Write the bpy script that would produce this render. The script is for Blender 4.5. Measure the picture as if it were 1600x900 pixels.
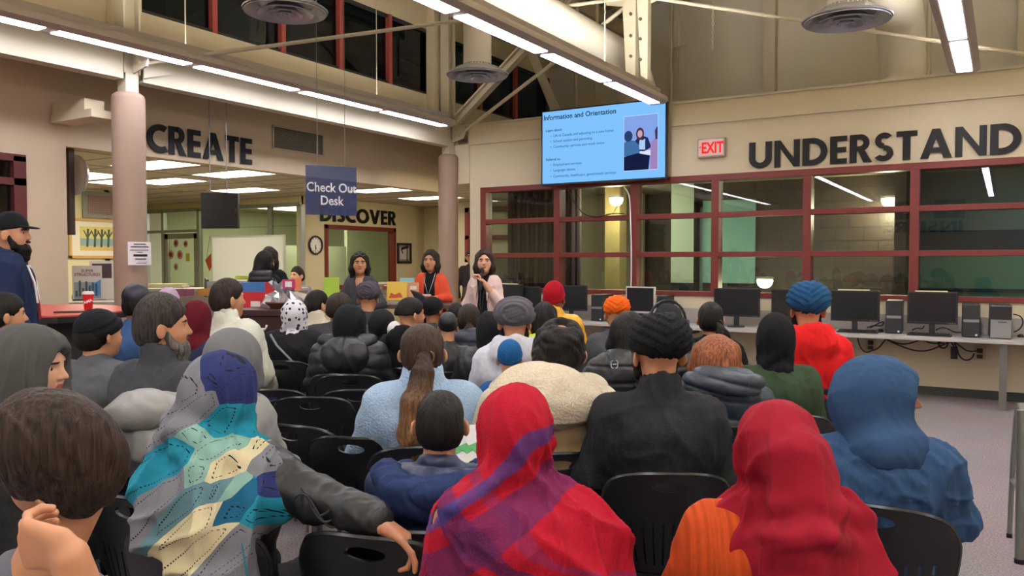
import bpy, bmesh, math, random
import numpy as np
from mathutils import Vector, Matrix
random.seed(7); rng=np.random.default_rng(7)
for o in list(bpy.data.objects): bpy.data.objects.remove(o)
C=bpy.context.scene.collection
R=math.radians; PI=math.pi
# ---------------------------------------------------------------- camera, world, exposure
F=1262.; H=1.56; YAW=R(31.4); PIT=R(-1.86)
cd=bpy.data.cameras.new('camera'); cd.sensor_width=36; cd.lens=F/1600*36; cd.clip_start=.05; cd.clip_end=200
cam=bpy.data.objects.new('camera',cd); C.objects.link(cam)
cam.location=(0,0,H); cam.rotation_euler=(PI/2+PIT,0,YAW)
sc=bpy.context.scene; sc.camera=cam
w=bpy.data.worlds.new('night'); sc.world=w; w.use_nodes=True
w.node_tree.nodes['Background'].inputs[0].default_value=(.02,.035,.045,1)
w.node_tree.nodes['Background'].inputs[1].default_value=1.8
sc.view_settings.view_transform='Standard'; sc.view_settings.look='None'
sc.view_settings.gamma=1; sc.view_settings.use_curve_mapping=False
EXPOSURE=1.0
sc.view_settings.exposure=EXPOSURE
PANEL=16.0          # ceiling lamp panels
sc.cycles.max_bounces=6; sc.cycles.diffuse_bounces=4; sc.cycles.glossy_bounces=3; sc.cycles.transparent_max_bounces=8
sc.cycles.transmission_bounces=3; sc.cycles.caustics_reflective=False; sc.cycles.caustics_refractive=False
sc.cycles.sample_clamp_indirect=6; sc.cycles.use_denoising=True

def ray(x,y):
    d=np.array([(x-800)/F,1.0,-(y-450)/F])
    c,s=math.cos(PIT),math.sin(PIT); d=np.array([d[0],c*d[1]-s*d[2],s*d[1]+c*d[2]])
    c,s=math.cos(YAW),math.sin(YAW); return np.array([c*d[0]-s*d[1],s*d[0]+c*d[1],d[2]])
C0=np.array([0,0,H])
def onY(x,y,Y): d=ray(x,y); return C0+d*(Y/d[1])
def onX(x,y,X): d=ray(x,y); return C0+d*(X/d[0])
def onZ(x,y,Z): d=ray(x,y); return C0+d*((Z-H)/d[2])
def atd(x,y,D): return C0+ray(x,y)*D
# ---------------------------------------------------------------- materials
def lin(h):
    if isinstance(h,str):
        h=h.lstrip('#'); v=[int(h[i:i+2],16)/255 for i in (0,2,4)]
    else: v=[c/255 for c in h]
    return tuple((c/12.92 if c<=.04045 else ((c+.055)/1.055)**2.4) for c in v)+(1,)
_mats={}
def mat(name,col,rough=.6,metal=0,var=0,vscale=8,bump=0,bscale=60,stretch=(1,1,1),emit=0,sheen=0,spec=.5,alpha=1):
    if name in _mats: return _mats[name]
    m=bpy.data.materials.new(name); m.use_nodes=True; nt=m.node_tree; b=nt.nodes['Principled BSDF']; L=nt.links.new
    c=lin(col); b.inputs['Base Color'].default_value=c; b.inputs['Roughness'].default_value=rough; b.inputs['Metallic'].default_value=metal
    b.inputs['Specular IOR Level'].default_value=spec
    if sheen: b.inputs['Sheen Weight'].default_value=sheen; b.inputs['Sheen Roughness'].default_value=.6
    if emit: b.inputs['Emission Color'].default_value=c; b.inputs['Emission Strength'].default_value=emit
    if alpha<1: b.inputs['Alpha'].default_value=alpha
    if var or bump:
        tc=nt.nodes.new('ShaderNodeTexCoord'); mp=nt.nodes.new('ShaderNodeMapping'); mp.inputs['Scale'].default_value=stretch; L(tc.outputs['Object'],mp.inputs[0])
    if var:
        n=nt.nodes.new('ShaderNodeTexNoise'); n.inputs['Scale'].default_value=vscale; n.inputs['Detail'].default_value=4; L(mp.outputs[0],n.inputs[0])
        mx=nt.nodes.new('ShaderNodeMix'); mx.data_type='RGBA'; L(n.outputs[0],mx.inputs[0])
        mx.inputs[6].default_value=tuple(max(0,x*(1-var)) for x in c[:3])+(1,); mx.inputs[7].default_value=tuple(min(1,x*(1+var)) for x in c[:3])+(1,)
        L(mx.outputs[2],b.inputs['Base Color'])
    if bump:
        n=nt.nodes.new('ShaderNodeTexNoise'); n.inputs['Scale'].default_value=bscale; n.inputs['Detail'].default_value=3; L(mp.outputs[0],n.inputs[0])
        bp=nt.nodes.new('ShaderNodeBump'); bp.inputs['Strength'].default_value=min(1,bump); bp.inputs['Distance'].default_value=.01; L(n.outputs[0],bp.inputs['Height']); L(bp.outputs[0],b.inputs['Normal'])
    _mats[name]=m; return m
def emis(name,col,s):
    if name in _mats: return _mats[name]
    m=bpy.data.materials.new(name); m.use_nodes=True; nt=m.node_tree; nt.nodes.clear()
    e=nt.nodes.new('ShaderNodeEmission'); e.inputs[0].default_value=lin(col); e.inputs[1].default_value=s
    o=nt.nodes.new('ShaderNodeOutputMaterial'); nt.links.new(e.outputs[0],o.inputs[0]); _mats[name]=m; return m
def glass(name,tint='#e8efee',refl=1.45,rough=0.0):
    if name in _mats: return _mats[name]
    m=bpy.data.materials.new(name); m.use_nodes=True; nt=m.node_tree; nt.nodes.clear()
    t=nt.nodes.new('ShaderNodeBsdfTransparent'); t.inputs[0].default_value=lin(tint)
    g=nt.nodes.new('ShaderNodeBsdfGlossy'); g.inputs['Roughness'].default_value=rough
    f=nt.nodes.new('ShaderNodeFresnel'); f.inputs[0].default_value=refl
    mx=nt.nodes.new('ShaderNodeMixShader'); o=nt.nodes.new('ShaderNodeOutputMaterial'); L=nt.links.new
    gm=nt.nodes.new('ShaderNodeNewGeometry'); iv=nt.nodes.new('ShaderNodeMath'); iv.operation='SUBTRACT'; iv.inputs[0].default_value=1; L(gm.outputs['Backfacing'],iv.inputs[1]); ml=nt.nodes.new('ShaderNodeMath'); ml.operation='MULTIPLY'; L(f.outputs[0],ml.inputs[0]); L(iv.outputs[0],ml.inputs[1]); L(ml.outputs[0],mx.inputs[0]); L(t.outputs[0],mx.inputs[1]); L(g.outputs[0],mx.inputs[2]); L(mx.outputs[0],o.inputs[0]); _mats[name]=m; return m
# ---------------------------------------------------------------- object helpers
def tag(o,label=None,cat=None,group=None,kind=None):
    if label: o['label']=label
    if cat: o['category']=cat
    if group: o['group']=group
    if kind: o['kind']=kind
    return o
def thing(name,label,cat,loc=(0,0,0),rz=0,group=None):
    o=bpy.data.objects.new(name,None); C.objects.link(o); o.location=tuple(float(v) for v in loc); o.rotation_euler=(0,0,rz); o.empty_display_size=.1
    return tag(o,label,cat,group)
class MB:
    def __init__(s): s.v=[]; s.f=[]; s.m=[]; s.cur=0
    def mi(s,i): s.cur=i; return s
    def add(s,v,f):
        n=len(s.v); s.v+= [tuple(float(c) for c in p) for p in v]; s.f+=[tuple(n+i for i in q) for q in f]; s.m+=[s.cur]*len(f); return s
    def box(s,lo,hi):
        a,b=[min(p,q) for p,q in zip(lo,hi)],[max(p,q) for p,q in zip(lo,hi)]
        v=[(x,y,z) for z in (a[2],b[2]) for y in (a[1],b[1]) for x in (a[0],b[0])]
        return s.add(v,[(0,2,3,1),(4,5,7,6),(0,1,5,4),(2,6,7,3),(0,4,6,2),(1,3,7,5)])
    def bar(s,a,b,w,h,up=(0,0,1)):
        a=np.array(a,float); b=np.array(b,float); d=(b-a)/np.linalg.norm(b-a); u=np.array(up,float)
        if abs(np.dot(u,d))>.99: u=np.array((0,1,0.))
        x=np.cross(d,u); x/=np.linalg.norm(x); u=np.cross(x,d); v=[]
        for p in (a,b):
            for i,j in ((-1,-1),(1,-1),(1,1),(-1,1)): v.append(p+x*i*w/2+u*j*h/2)
        return s.add(v,[(3,2,1,0),(4,5,6,7),(0,1,5,4),(1,2,6,5),(2,3,7,6),(3,0,4,7)])
    def tube(s,pts,r,n=8,caps=True):
        pts=[np.array(p,float) for p in pts]; rs=r if isinstance(r,(list,tuple)) else [r]*len(pts); v=[]; f=[]; u=None
        for i,p in enumerate(pts):
            d=pts[min(i+1,len(pts)-1)]-pts[max(i-1,0)]; d/=np.linalg.norm(d)+1e-9
            if u is None:
                u=np.array((0,0,1.)) if abs(d[2])<.9 else np.array((1.,0,0))
            u=u-d*np.dot(u,d); u/=np.linalg.norm(u); w_=np.cross(d,u)
            for k in range(n): a=2*PI*k/n; v.append(p+rs[i]*(math.cos(a)*u+math.sin(a)*w_))
        for i in range(len(pts)-1):
            for k in range(n): k2=(k+1)%n; f.append((i*n+k,i*n+k2,(i+1)*n+k2,(i+1)*n+k))
        if caps: f.append(tuple(range(n))[::-1]); f.append(tuple((len(pts)-1)*n+k for k in range(n)))
        return s.add(v,f)
    def lathe(s,prof,c=(0,0,0),n=32,axis='z',caps=False):
        v=[];f=[]
        for r,z in prof:
            for k in range(n):
                a=2*PI*k/n; p=(r*math.cos(a),r*math.sin(a),z)
                if axis=='y': p=(p[0],p[2],p[1])
                if axis=='x': p=(p[2],p[0],p[1])
                v.append((p[0]+c[0],p[1]+c[1],p[2]+c[2]))
        for i in range(len(prof)-1):
            for k in range(n): k2=(k+1)%n; f.append((i*n+k,i*n+k2,(i+1)*n+k2,(i+1)*n+k))
        if caps: f.append(tuple(range(n))[::-1]); f.append(tuple((len(prof)-1)*n+k for k in range(n)))
        return s.add(v,f)
    def prism(s,poly,d,o=(0,0,0)):   # poly: list of 3-D points, d: extrusion vector
        n=len(poly); P=[np.array(p,float)+np.array(o) for p in poly]; Q=[p+np.array(d,float) for p in P]
        return s.add(P+Q,[tuple(range(n))[::-1],tuple(range(n,2*n))]+[(i,(i+1)%n,n+(i+1)%n,n+i) for i in range(n)])
    def build(s,name,m,parent=None,smooth=False,bevel=0):
        me=bpy.data.meshes.new(name); me.from_pydata(s.v,[],s.f)
        ms=m if isinstance(m,(list,tuple)) else [m]
        for q in ms: me.materials.append(q)
        if len(ms)>1: me.polygons.foreach_set('material_index',s.m)
        bm=bmesh.new(); bm.from_mesh(me); bmesh.ops.recalc_face_normals(bm,faces=bm.faces); bm.to_mesh(me); bm.free()
        if smooth:
            me.polygons.foreach_set('use_smooth',[True]*len(me.polygons))
            try: me.set_sharp_from_angle(angle=R(40))
            except Exception: pass
        o=bpy.data.objects.new(name,me); C.objects.link(o)
        if parent is not None: o.parent=parent
        if bevel:
            b=o.modifiers.new('b','BEVEL'); b.width=bevel; b.segments=2; b.limit_method='ANGLE'
        return o
def struct(o): o['kind']='structure'; return o
def copy_tree(o,parent=None):
    c=o.copy(); C.objects.link(c); c.parent=parent
    for ch in o.children: copy_tree(ch,c)
    return c
def text(name,s,size,m,parent,loc,rot,ext=.004,bold=0.0,sx=1.0,align='LEFT',space=1.0,shear=0,lh=1.0,yal='TOP_BASELINE'):
    cu=bpy.data.curves.new(name,'FONT'); cu.body=s; cu.size=size; cu.extrude=ext; cu.offset=bold; cu.align_x=align; cu.space_character=space; cu.shear=shear; cu.space_line=lh
    cu.resolution_u=3; cu.materials.append(m)
    o=bpy.data.objects.new(name,cu); C.objects.link(o)
    if parent is not None: o.parent=parent
    o.location=tuple(float(v) for v in loc); o.rotation_euler=rot; o.scale=(sx,1,1); return o
# ================================================================ THE ROOM
M=dict(
 wall=mat('wall_cream','#d4c8aa',.85,bump=.08,bscale=120,var=.03),
 wallpink=mat('wall_beige','#cdbb9f',.85,bump=.08,bscale=120,var=.03),
 upper=mat('wall_taupe','#c4beb0',.9,var=.04,vscale=2),
 steel=mat('painted_steel','#c3bba4',.5),
 red=mat('red_frame','#742924',.45,var=.06,vscale=20),
 redin=mat('dark_red_reveal','#5c2422',.5),
 column=mat('column_paint','#9c8472',.7,var=.04,vscale=4,bump=.1,bscale=90),
 office=mat('office_wall','#dcd3a4',.85,var=.02),
 alum=mat('aluminium','#b9bdb8',.35,.6),
 dark=mat('black_plastic','#141518',.42),
 blackmat=mat('letter_black','#15161a',.45,spec=.3),
 white=mat('white_paint','#e8e6e0',.6),
 grey=mat('grey_paint','#8a8a88',.6),
)
# carpet
def carpet():
    m=bpy.data.materials.new('carpet'); m.use_nodes=True; nt=m.node_tree; b=nt.nodes['Principled BSDF']; L=nt.links.new
    tc=nt.nodes.new('ShaderNodeTexCoord'); n=nt.nodes.new('ShaderNodeTexNoise'); n.inputs['Scale'].default_value=90; n.inputs['Detail'].default_value=6
    n2=nt.nodes.new('ShaderNodeTexNoise'); n2.inputs['Scale'].default_value=1.2; L(tc.outputs['Object'],n.inputs[0]); L(tc.outputs['Object'],n2.inputs[0])
    cr=nt.nodes.new('ShaderNodeValToRGB'); cr.color_ramp.elements[0].position=.3; cr.color_ramp.elements[1].position=.7
    cr.color_ramp.elements[0].color=lin('#71666a'); cr.color_ramp.elements[1].color=lin('#a4989b'); L(n.outputs[0],cr.inputs[0])
    mx=nt.nodes.new('ShaderNodeMix'); mx.data_type='RGBA'; mx.blend_type='MULTIPLY'; mx.inputs[0].default_value=.25; L(cr.outputs[0],mx.inputs[6]); L(n2.outputs['Color'],mx.inputs[7])
    L(mx.outputs[2],b.inputs['Base Color']); b.inputs['Roughness'].default_value=.95
    bp=nt.nodes.new('ShaderNodeBump'); bp.inputs['Strength'].default_value=.5; bp.inputs['Distance'].default_value=.006; L(n.outputs[0],bp.inputs['Height']); L(bp.outputs[0],b.inputs['Normal'])
    return m
CARPET=carpet()
XR=4.2; XL=-8.5; YB=-9.0; YW=10.6; YU=14.4; XCL=-7.9; YS=11.7; XD=-12.1; ZC=2.88
m=MB(); m.box((-19,YB-.3,-.12),(XR+.3,18,0)); struct(m.build('floor',CARPET))
# back wall with the long window (opening z 1.15-2.70, x -6.98 .. 4.2)
m=MB()
m.box((-7.25,YW,0),(XR,YW+.16,1.12)); m.box((-7.25,YW,2.72),(XR,YW+.16,3.40)); m.box((-7.25,YW,1.12),(-7.0,YW+.16,2.72))
m.box((-7.25,YW-.035,3.40),(XR,YW+.16,3.69))
struct(m.build('wall_back',M['wall']))
m=MB(); m.box((-7.7,YW-.06,3.69),(XR,YW+.2,3.72)); struct(m.build('trim_1',M['steel']))
# roof slab of the corridor behind the ledge
m=MB(); m.box((-7.25,YW+.2,3.5),(XR,YU,3.62)); struct(m.build('ceiling_corridor',M['wall']))
m=MB(); m.box((-7.0,YW-.012,0),(XR,YW,.1)); struct(m.build('baseboard_back',mat('baseboard','#3a3d38',.6)))
# taupe upper wall beyond the ledge
m=MB(); m.box((-8.2,YU,3.3),(XR,YU+.2,9.5))
for x in (-6.9,-5.2): m.box((x,YU-.02,3.6),(x+.012,YU,8))
struct(m.build('wall_upper',M['upper']))
m=MB()
for x in (-3.62,.1): m.box((x,YU-.18,3.6),(x+.2,YU,8.5))
struct(m.build('trim_2',mat('pilaster','#bdb4a0',.8)))
# left: wall with CREATE lettering, opening below z 2.78 from y 4.87 to 11.1
m=MB()
m.box((XL-.2,4.87,2.78),(XL,YS+.2,4.3)); m.box((XL-.2,4.45,0),(XL,4.87,4.3)); m.box((XL-.2,YB,0),(XL,-1.2,4.3)); m.box((XL-.2,-1.2,2.62),(XL,4.45,4.3)); m.box((XL-.2,-1.2,0),(XL,4.45,.9))
struct(m.build('wall_left',M['wallpink']))
m=MB(); m.box((XL,YS+.05,2.8),(-7.25,YS+.2,3.7)); m.box((-7.62,YW-.02,2.80),(-7.25,YW+.16,3.42)); m.box((-7.4,YW+.16,2.8),(-7.25,YS+.05,3.6)); struct(m.build('wall_bulkhead',M['wall']))
# ceiling ledge between CREATE wall and beam line, and clerestory wall above
m=MB(); m.box((XL-.2,YB,3.66),(-7.62,YU,3.72)); struct(m.build('trim_3',M['steel']))
m=MB(); m.box((XCL-.15,YB,3.72),(XCL,YU,4.22)); m.box((XCL-.15,YB,5.25),(XCL,YU,5.6))
m.box((XCL-.15,3.2,4.22),(XCL,4.45+.75,5.25)); m.box((XCL-.15,10.45,4.22),(XCL,10.75,5.25)); m.box((XCL-.15,YB,4.22),(XCL,-2,5.25))
struct(m.build('wall_clerestory',M['wall']))
# clerestory windows
gnight=glass('night_glass','#56605f',1.5)
def clerestory(n,y0,y1,muls):
    e=thing('window_%d'%n,None,None); e['kind']='structure'
    del_=[k for k in ('label','category') if k in e.keys()]
    f=MB()
    f.box((XCL-.1,y0,4.22),(XCL+.0,y0+.05,5.25)); f.box((XCL-.1,y1-.05,4.22),(XCL,y1,5.25)); f.box((XCL-.1,y0,4.22),(XCL-.02,y1,4.26)); f.box((XCL-.1,y0,5.2),(XCL-.02,y1,5.25))
    f.build('frame',mat('dark_bronze','#24282a',.5),e)
    f=MB()
    for y in muls: f.box((XCL-.1,y-.035,4.22),(XCL+.01,y+.035,5.25))
    f.build('mullion',mat('red_mullion','#a04a44',.5),e)
    g=MB(); g.box((XCL-.07,y0,4.24),(XCL-.06,y1,5.22)); g.build('pane',gnight,e)
    return e
clerestory(1,5.2,10.45,[6.3,7.35,8.4,9.45]); clerestory(2,10.75,YU,[11.9,13.1]); clerestory(3,-2,3.2,[-1,0,1,2])
# louvred plant screen outside the clerestory
m=MB()
for k in range(14): m.box((XCL-3.0,10.0,3.3+k*.16),(XCL-2.92,19,3.41+k*.16))
m.box((XCL-3.2,10.0,3.0),(XCL-3.1,19,5.6))
tag(m.build('louvre_screen',mat('teal_louvre','#4f8a84',.5)),'green louvred metal screen outside the high window by the second column','screen')
for (a,b) in (((XCL-2.2,6.2,3.9),(XCL-2.2,8.6,6.2)),):
    m=MB(); m.bar(a,b,.12,.2); m.bar((XCL-2.2,4.6,5.6),(XCL-2.2,14,5.6),.12,.2)
    tag(m.build('outdoor_brace',mat('weathered','#3c4a48',.7)),'dark steel canopy brace standing outside the high clerestory windows','brace')
# roof: corrugated deck rising to +x, ribs, purlins
def roofz(x): return 5.6+.33*(x+7.9)
m=MB(); n=0; v=[];f=[]; xs=(-8.2,XR+.3)
k=0; y=YB
while y<YU+.2:
    for dy,dz in ((0,0),(.1,0),(.13,.07),(.23,.07)):
        for x in xs: v.append((x,y+dy,roofz(x)+dz))
    y+=.26
nn=len(v)//2
for i in range(nn-1): f.append((2*i,2*i+1,2*i+3,2*i+2))
m.add(v,f); m.box((-8.2,YB,9.9),(XR+.3,YU+.2,10)); struct(m.build('ceiling',mat('steel_deck','#a8a294',.6)))
for i,x in enumerate((-6.3,-5.0,-2.6,-.4,1.8)):
    m=MB(); z=roofz(x)-.02; m.box((x-.07,YB,z-.02),(x+.07,YU,z)); m.box((x-.07,YB,z-.28),(x+.07,YU,z-.26)); m.box((x-.01,YB,z-.28),(x+.01,YU,z))
    tag(m.build('roof_purlin',M['steel']),['cream steel roof beam nearest the red mullioned high windows','cream steel roof beam above the middle row of hanging lamps','cream steel roof beam over the large screen side of the ceiling','cream steel roof beam over the hanging lamp by UNDERSTAND','cream steel roof beam farthest from the columns'][i],'beam','steel roof beams')
# other walls of the hall
m=MB(); m.box((XR,YB,0),(XR+.2,YU,9.9)); struct(m.build('wall_right',M['wall']))
m=MB(); m.box((XL-.2,YB-.2,0),(XR+.2,YB,9.9)); struct(m.build('wall_front',M['wall']))
# long beam over the columns
def ibeam(name,label,y0,y1):
    b=MB(); b.box((-7.68,y0,3.385),(-7.52,y1,3.41)); b.box((-7.68,y0,3.69),(-7.52,y1,3.715)); b.box((-7.605,y0,3.40),(-7.595,y1,3.70)); b.box((-7.54,y0,3.41),(-7.52,y1,3.69))
    return tag(b.build(name,M['steel']),label,'beam','beams over the columns')
ibeam('steel_beam','cream steel beam left of the paper-notice column',YB,4.9); ibeam('steel_beam','cream steel beam between the two round columns above CREATE',5.12,10.45)
# round columns
def column(y,label,near):
    e=thing('column',label,'column',(-7.6,y,0),group='round columns under the steel beam')
    c=MB(); c.lathe([(.158,0),(.158,3.2),(.15,3.235),(.12,3.26),(0,3.26)],n=40); c.build('shaft',M['column'],e,True)
    p=MB(); p.box((-.07,-.07,3.26),(.07,.07,3.5)); 
    p.box((-.08,-.09,3.45),(.08,-.075,6.0)); p.box((-.08,.075,3.45),(.08,.09,6.0)); p.box((-.01,-.08,3.45),(.01,.08,6.0)); p.build('steel_post',M['steel'],e)
    p=MB(); p.prism([(.08,0,3.45),(.30,0,3.50),(.34,0,3.62),(.3,0,3.70),(.08,0,3.78)],(0,.02,0)); p.prism([(.1,.1,3.42),(.1,.42,3.52),(.1,.42,3.66),(.1,.1,3.66)],(.02,0,0)); 
    for z in (3.55,3.62): p.lathe([(0,-.02),(.018,-.02),(.018,.03),(0,.03)],(.2,0,z),8,'y')
    p.build('gusset_plate',M['steel'],e)
    return e
column(5.0,'beige round column with white paper notice taped on it',1); column(10.5,'beige round column at the far corner beside the presenters',0)
# pilasters behind the columns
m=MB()
for y in (5.08,10.45): m.box((XCL,y-.12,3.72),(-7.74,y+.18,5.6))
m.box((-8.48,4.7,3.0),(-7.75,4.95,3.08)); m.box((-8.48,4.72,3.08),(-7.9,4.93,3.2))
struct(m.build('trim_4',M['wall']))
# left red window behind the capped man
e=thing('window_4',None,None); e['kind']='structure'
f=MB()
for y in (1.2,3.0,4.38): f.box((XL-.12,y-.05,.9),(XL+.02,y+.07,2.62+.0))
for z in (.9,1.35,1.86,2.33,2.57): f.box((XL-.12,-1.2,z),(XL+.02,4.45,z+.07))
f.build('frame',M['redin'],e); g=MB(); g.box((XL-.06,-1.2,.92),(XL-.05,4.4,2.6)); g.build('pane',glass('office_glass','#8f9490',1.6),e)
m=MB(); m.box((XL-2.6,-1.5,0),(XL-2.5,4.5,2.9)); m.box((XL-2.6,4.3,0),(XL-.2,4.45,2.9)); m.box((XL-2.6,-1.5,2.8),(XL-.2,4.45,2.9)); struct(m.build('wall_side_room',mat('grey_room','#6b6a62',.9)))
# ---------------------------------------------------------------- long window of the back wall: one bay per window
pane=glass('interior_glass','#c9d2cf',1.62)
mx=[-6.985,-5.68,-4.46,-3.30,-2.13,-.92,.30,1.5,2.7,XR-.02]
for i in range(len(mx)-1):
    e=thing('window_%d'%(i+5),None,None); e['kind']='structure'
    a,b=mx[i],mx[i+1]; f=MB(); t=.045 if i else .07
    y0,y1=YW-.03,YW+.16
    f.box((a-.05,y0,1.1),(a+.05,y1,2.72))
    if i==len(mx)-2: f.box((b-.05,y0,1.1),(b+.05,y1,2.72))
    f.box((a,y0-.003,1.10),(b,y1,1.16)); f.box((a,y0-.003,2.64),(b,y1,2.72))
    for z in (1.66,2.185): f.box((a,y0+.01,z-.035),(b,y1-.02,z+.035))
    f.build('frame',M['red'],e,bevel=.004); g=MB(); g.box((a,YW+.07,1.13),(b,YW+.078,2.68)); g.build('pane',pane,e)
# ---------------------------------------------------------------- corridor and rooms seen through the long window
brick=bpy.data.materials.new('dark_block'); brick.use_nodes=True; nt=brick.node_tree; bt=nt.nodes.new('ShaderNodeTexBrick'); tc=nt.nodes.new('ShaderNodeTexCoord'); mp=nt.nodes.new('ShaderNodeMapping'); mp.inputs['Rotation'].default_value=(PI/2,0,0)
bt.inputs['Color1'].default_value=lin('#4a3a33'); bt.inputs['Color2'].default_value=lin('#43342e'); bt.inputs['Mortar'].default_value=lin('#1f1916'); bt.inputs['Scale'].default_value=1; bt.inputs['Brick Width'].default_value=.42; bt.inputs['Row Height'].default_value=.21; bt.inputs['Mortar Size'].default_value=.008
nt.links.new(tc.outputs['Object'],mp.inputs[0]); nt.links.new(mp.outputs[0],bt.inputs[0]); nt.links.new(bt.outputs[0],nt.nodes['Principled BSDF'].inputs[0])
YH=13.6
m=MB(); m.box((-4.45,YH,0),(-1.2,YH+.2,3.5)); m.box((-1.35,YH-1.0,0),(-1.2,YH,3.5)); struct(m.build('wall_block',brick))
m=MB(); m.box((-1.2,YH,2.0),(XR,YH+.2,3.5)); struct(m.build('wall_corridor_right',mat('blue_grey','#7e8f97',.8)))
m=MB(); m.box((-1.2,YH-.02,0),(XR,YH+.2,2.0)); m2=mat('green_board','#6f9c8a',.6); struct(m.build('wall_corridor_lower',m2))
m=MB(); m.box((-1.2,YH-.06,1.68),(.4,YH-.0,2.02)); m.box((-1.2,YH-.06,1.12),(XR,YH-.03,1.17)); struct(m.build('trim_5',mat('navy_strip','#1d3550',.6)))
m=MB(); m.box((.42,YH-.1,0),(.78,YH,3.5)); struct(m.build('trim_6',mat('dull_red','#6a3432',.7)))
m=MB(); m.box((-8.2,YH+1.6,0),(-4.45,YH+1.8,3.5)); struct(m.build('wall_corridor_left',mat('warm_dark','#5d544a',.8)))
m=MB(); m.box((-7.6,YW+.16,2.9),(XR,YH+1.8,2.95)); struct(m.build('ceiling_hall',mat('hall_ceiling','#a59c80',.9)))
def flat(name,label,cat,lo,hi,mm,group=None):
    q=MB(); q.box(lo,hi); return tag(q.build(name,mm),label,cat,group)
flat('round_pillar','tan square pillar seen through the glass under the screen','pillar',(-6.02,YH-.6,0),(-5.74,YH-.3,2.9),mat('tan_pillar','#a08a5a',.8))
flat('hanging_banner','pale vertical banner with lettering hanging in the corridor','banner',(-4.95,YH-.2,1.2),(-4.55,YH-.18,2.9),mat('pale_green','#a9b3a0',.8))
flat('display_board','mint green board on the corridor wall behind the glass','board',(-5.0,YH+1.5,0),(-4.5,YH+1.55,2.6),mat('mint','#7fa79b',.8))
flat('notice_board','mint green notice board beside the dark block wall','board',(-4.44,YH-.05,1.2),(-3.55,YH-.01,2.6),mat('mint','#7fa79b',.8))
flat('locker_bank','dark navy locker panel behind the pale pillar','lockers',(-5.5,YH+1.3,0),(-5.05,YH+1.5,2.7),mat('navy_panel','#2b3242',.7))
q=MB()
for k in range(16): q.lathe([(.05,.0),(.05,2.9)],(-7.6+k*.09,YH-1.2+(k%2)*.03,0),8)
tag(q.build('long_curtain',mat('plum_curtain','#4b3a40',.9)),'dark plum floor length curtain behind the glass by the corner','curtain')
# corridor lamps, a reflected glow and added fill panels
def globe(x,y,z,label,s):
    e=thing('wall_lamp',label,'lamp',(x,y,z),group='round lamps behind the glass')
    q=MB(); q.lathe([(.0,-.11),(.06,-.1),(.1,-.06),(.12,0),(.11,.03)],n=20); q.build('bowl',emis('warm_bowl','#fff2c8',9),e,True)
    q=MB(); q.lathe([(.11,.03),(.13,.03),(.13,.06),(0,.06)],n=20); q.build('rim',M['grey'],e,True)
    l=bpy.data.lights.new('glow','POINT'); l.energy=s; l.color=(1,.85,.55); l.shadow_soft_size=.12; lo=bpy.data.objects.new('glow',l); C.objects.link(lo); lo.parent=e; lo.location=(0,-.1,-.15)
globe(*onY(963,312,12.6),'round glass ceiling lamp seen through the window below the screen',70)
globe(*onY(1390,313,13.3),'round glowing sconce at the end of the dark block wall',80)
globe(*onY(1195,439,12.2),'round globe imitating a glowing reflection in the glass near the white monitor',40)  # glow reflected in the glass, built as a lit globe
for (x,l) in ((-5.0,'added fill lamp, out of view, over the left end of the corridor behind glass'),(-2.4,'added fill lamp, out of view, over the dark block wall corridor'),(1.2,'added fill lamp, out of view, over the green board corridor')):  # added fill panels hidden above the window top, brightening the dark corridor
    t=thing('ceiling_light',l,'ceiling light',(x,12.0,2.9)); q=MB(); q.box((-.6,-.15,-.05),(.6,.15,-.04)); q.build('diffuser',emis('hall_fill_panel','#eef6ea',22),t); q=MB(); q.box((-.62,-.17,-.04),(.62,.17,0)); q.build('housing',M['white'],t)
# ---------------------------------------------------------------- rooms beyond the left opening
m=MB(); m.box((-19,4.87,ZC),(XL-.2,18,ZC+.1)); m.box((XL-.2,YS+.2,ZC),(-7.0,18,ZC+.1)); CT=mat('ceiling_tile','#cbbfa4',.9,var=.05,vscale=30); struct(m.build('ceiling_office',CT))
m=MB()
for k in range(22): m.box((-18,4.9+k*.61,ZC-.006),(XL-.2,4.92+k*.61,ZC))
for k in range(8): m.box((-18+k*1.22,4.9,ZC-.006),(-17.98+k*1.22,18,ZC))
struct(m.build('trim_7',mat('tee_grid','#a99f86',.8)))
m=MB(); m.box((XD-.15,YS,0),(XD,12.36,ZC)); m.box((XD-.15,14.62,0),(XD,15.7,ZC)); m.box((XD-.15,12.36,0),(XD,14.62,.98)); m.box((XD-.15,12.36,2.33),(XD,14.62,ZC))
struct(m.build('wall_discover',mat('discover_wall','#d6c9a2',.85)))
m=MB(); m.box((XD-.15,15.7,0),(-7.0,15.85,ZC)); struct(m.build('wall_office_end',mat('discover_wall','#d6c9a2',.85)))
m=MB(); m.box((-14.3,4.87,0),(-14.15,8.9,ZC)); m.box((-18,8.8,0),(-14.15,8.95,ZC)); struct(m.build('wall_office_near',M['office']))
m=MB(); m.box((-17.3,8.9,0),(-17.15,YS,ZC)); struct(m.build('wall_office_far',M['office']))
m=MB(); m.box((-14.3,4.72,0),(XL-.2,4.87,ZC)); struct(m.build('wall_office_side',M['office']))
m=MB(); m.box((-17.3,17.5,0),(XD,17.6,ZC)); m.box((-17.3,YS,0),(-17.2,17.5,ZC)); m.box((XD-2.6,15.7,0),(XD-2.5,17.5,ZC)); struct(m.build('wall_inner_office',mat('inner_office','#dcdcc4',.85)))
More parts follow.
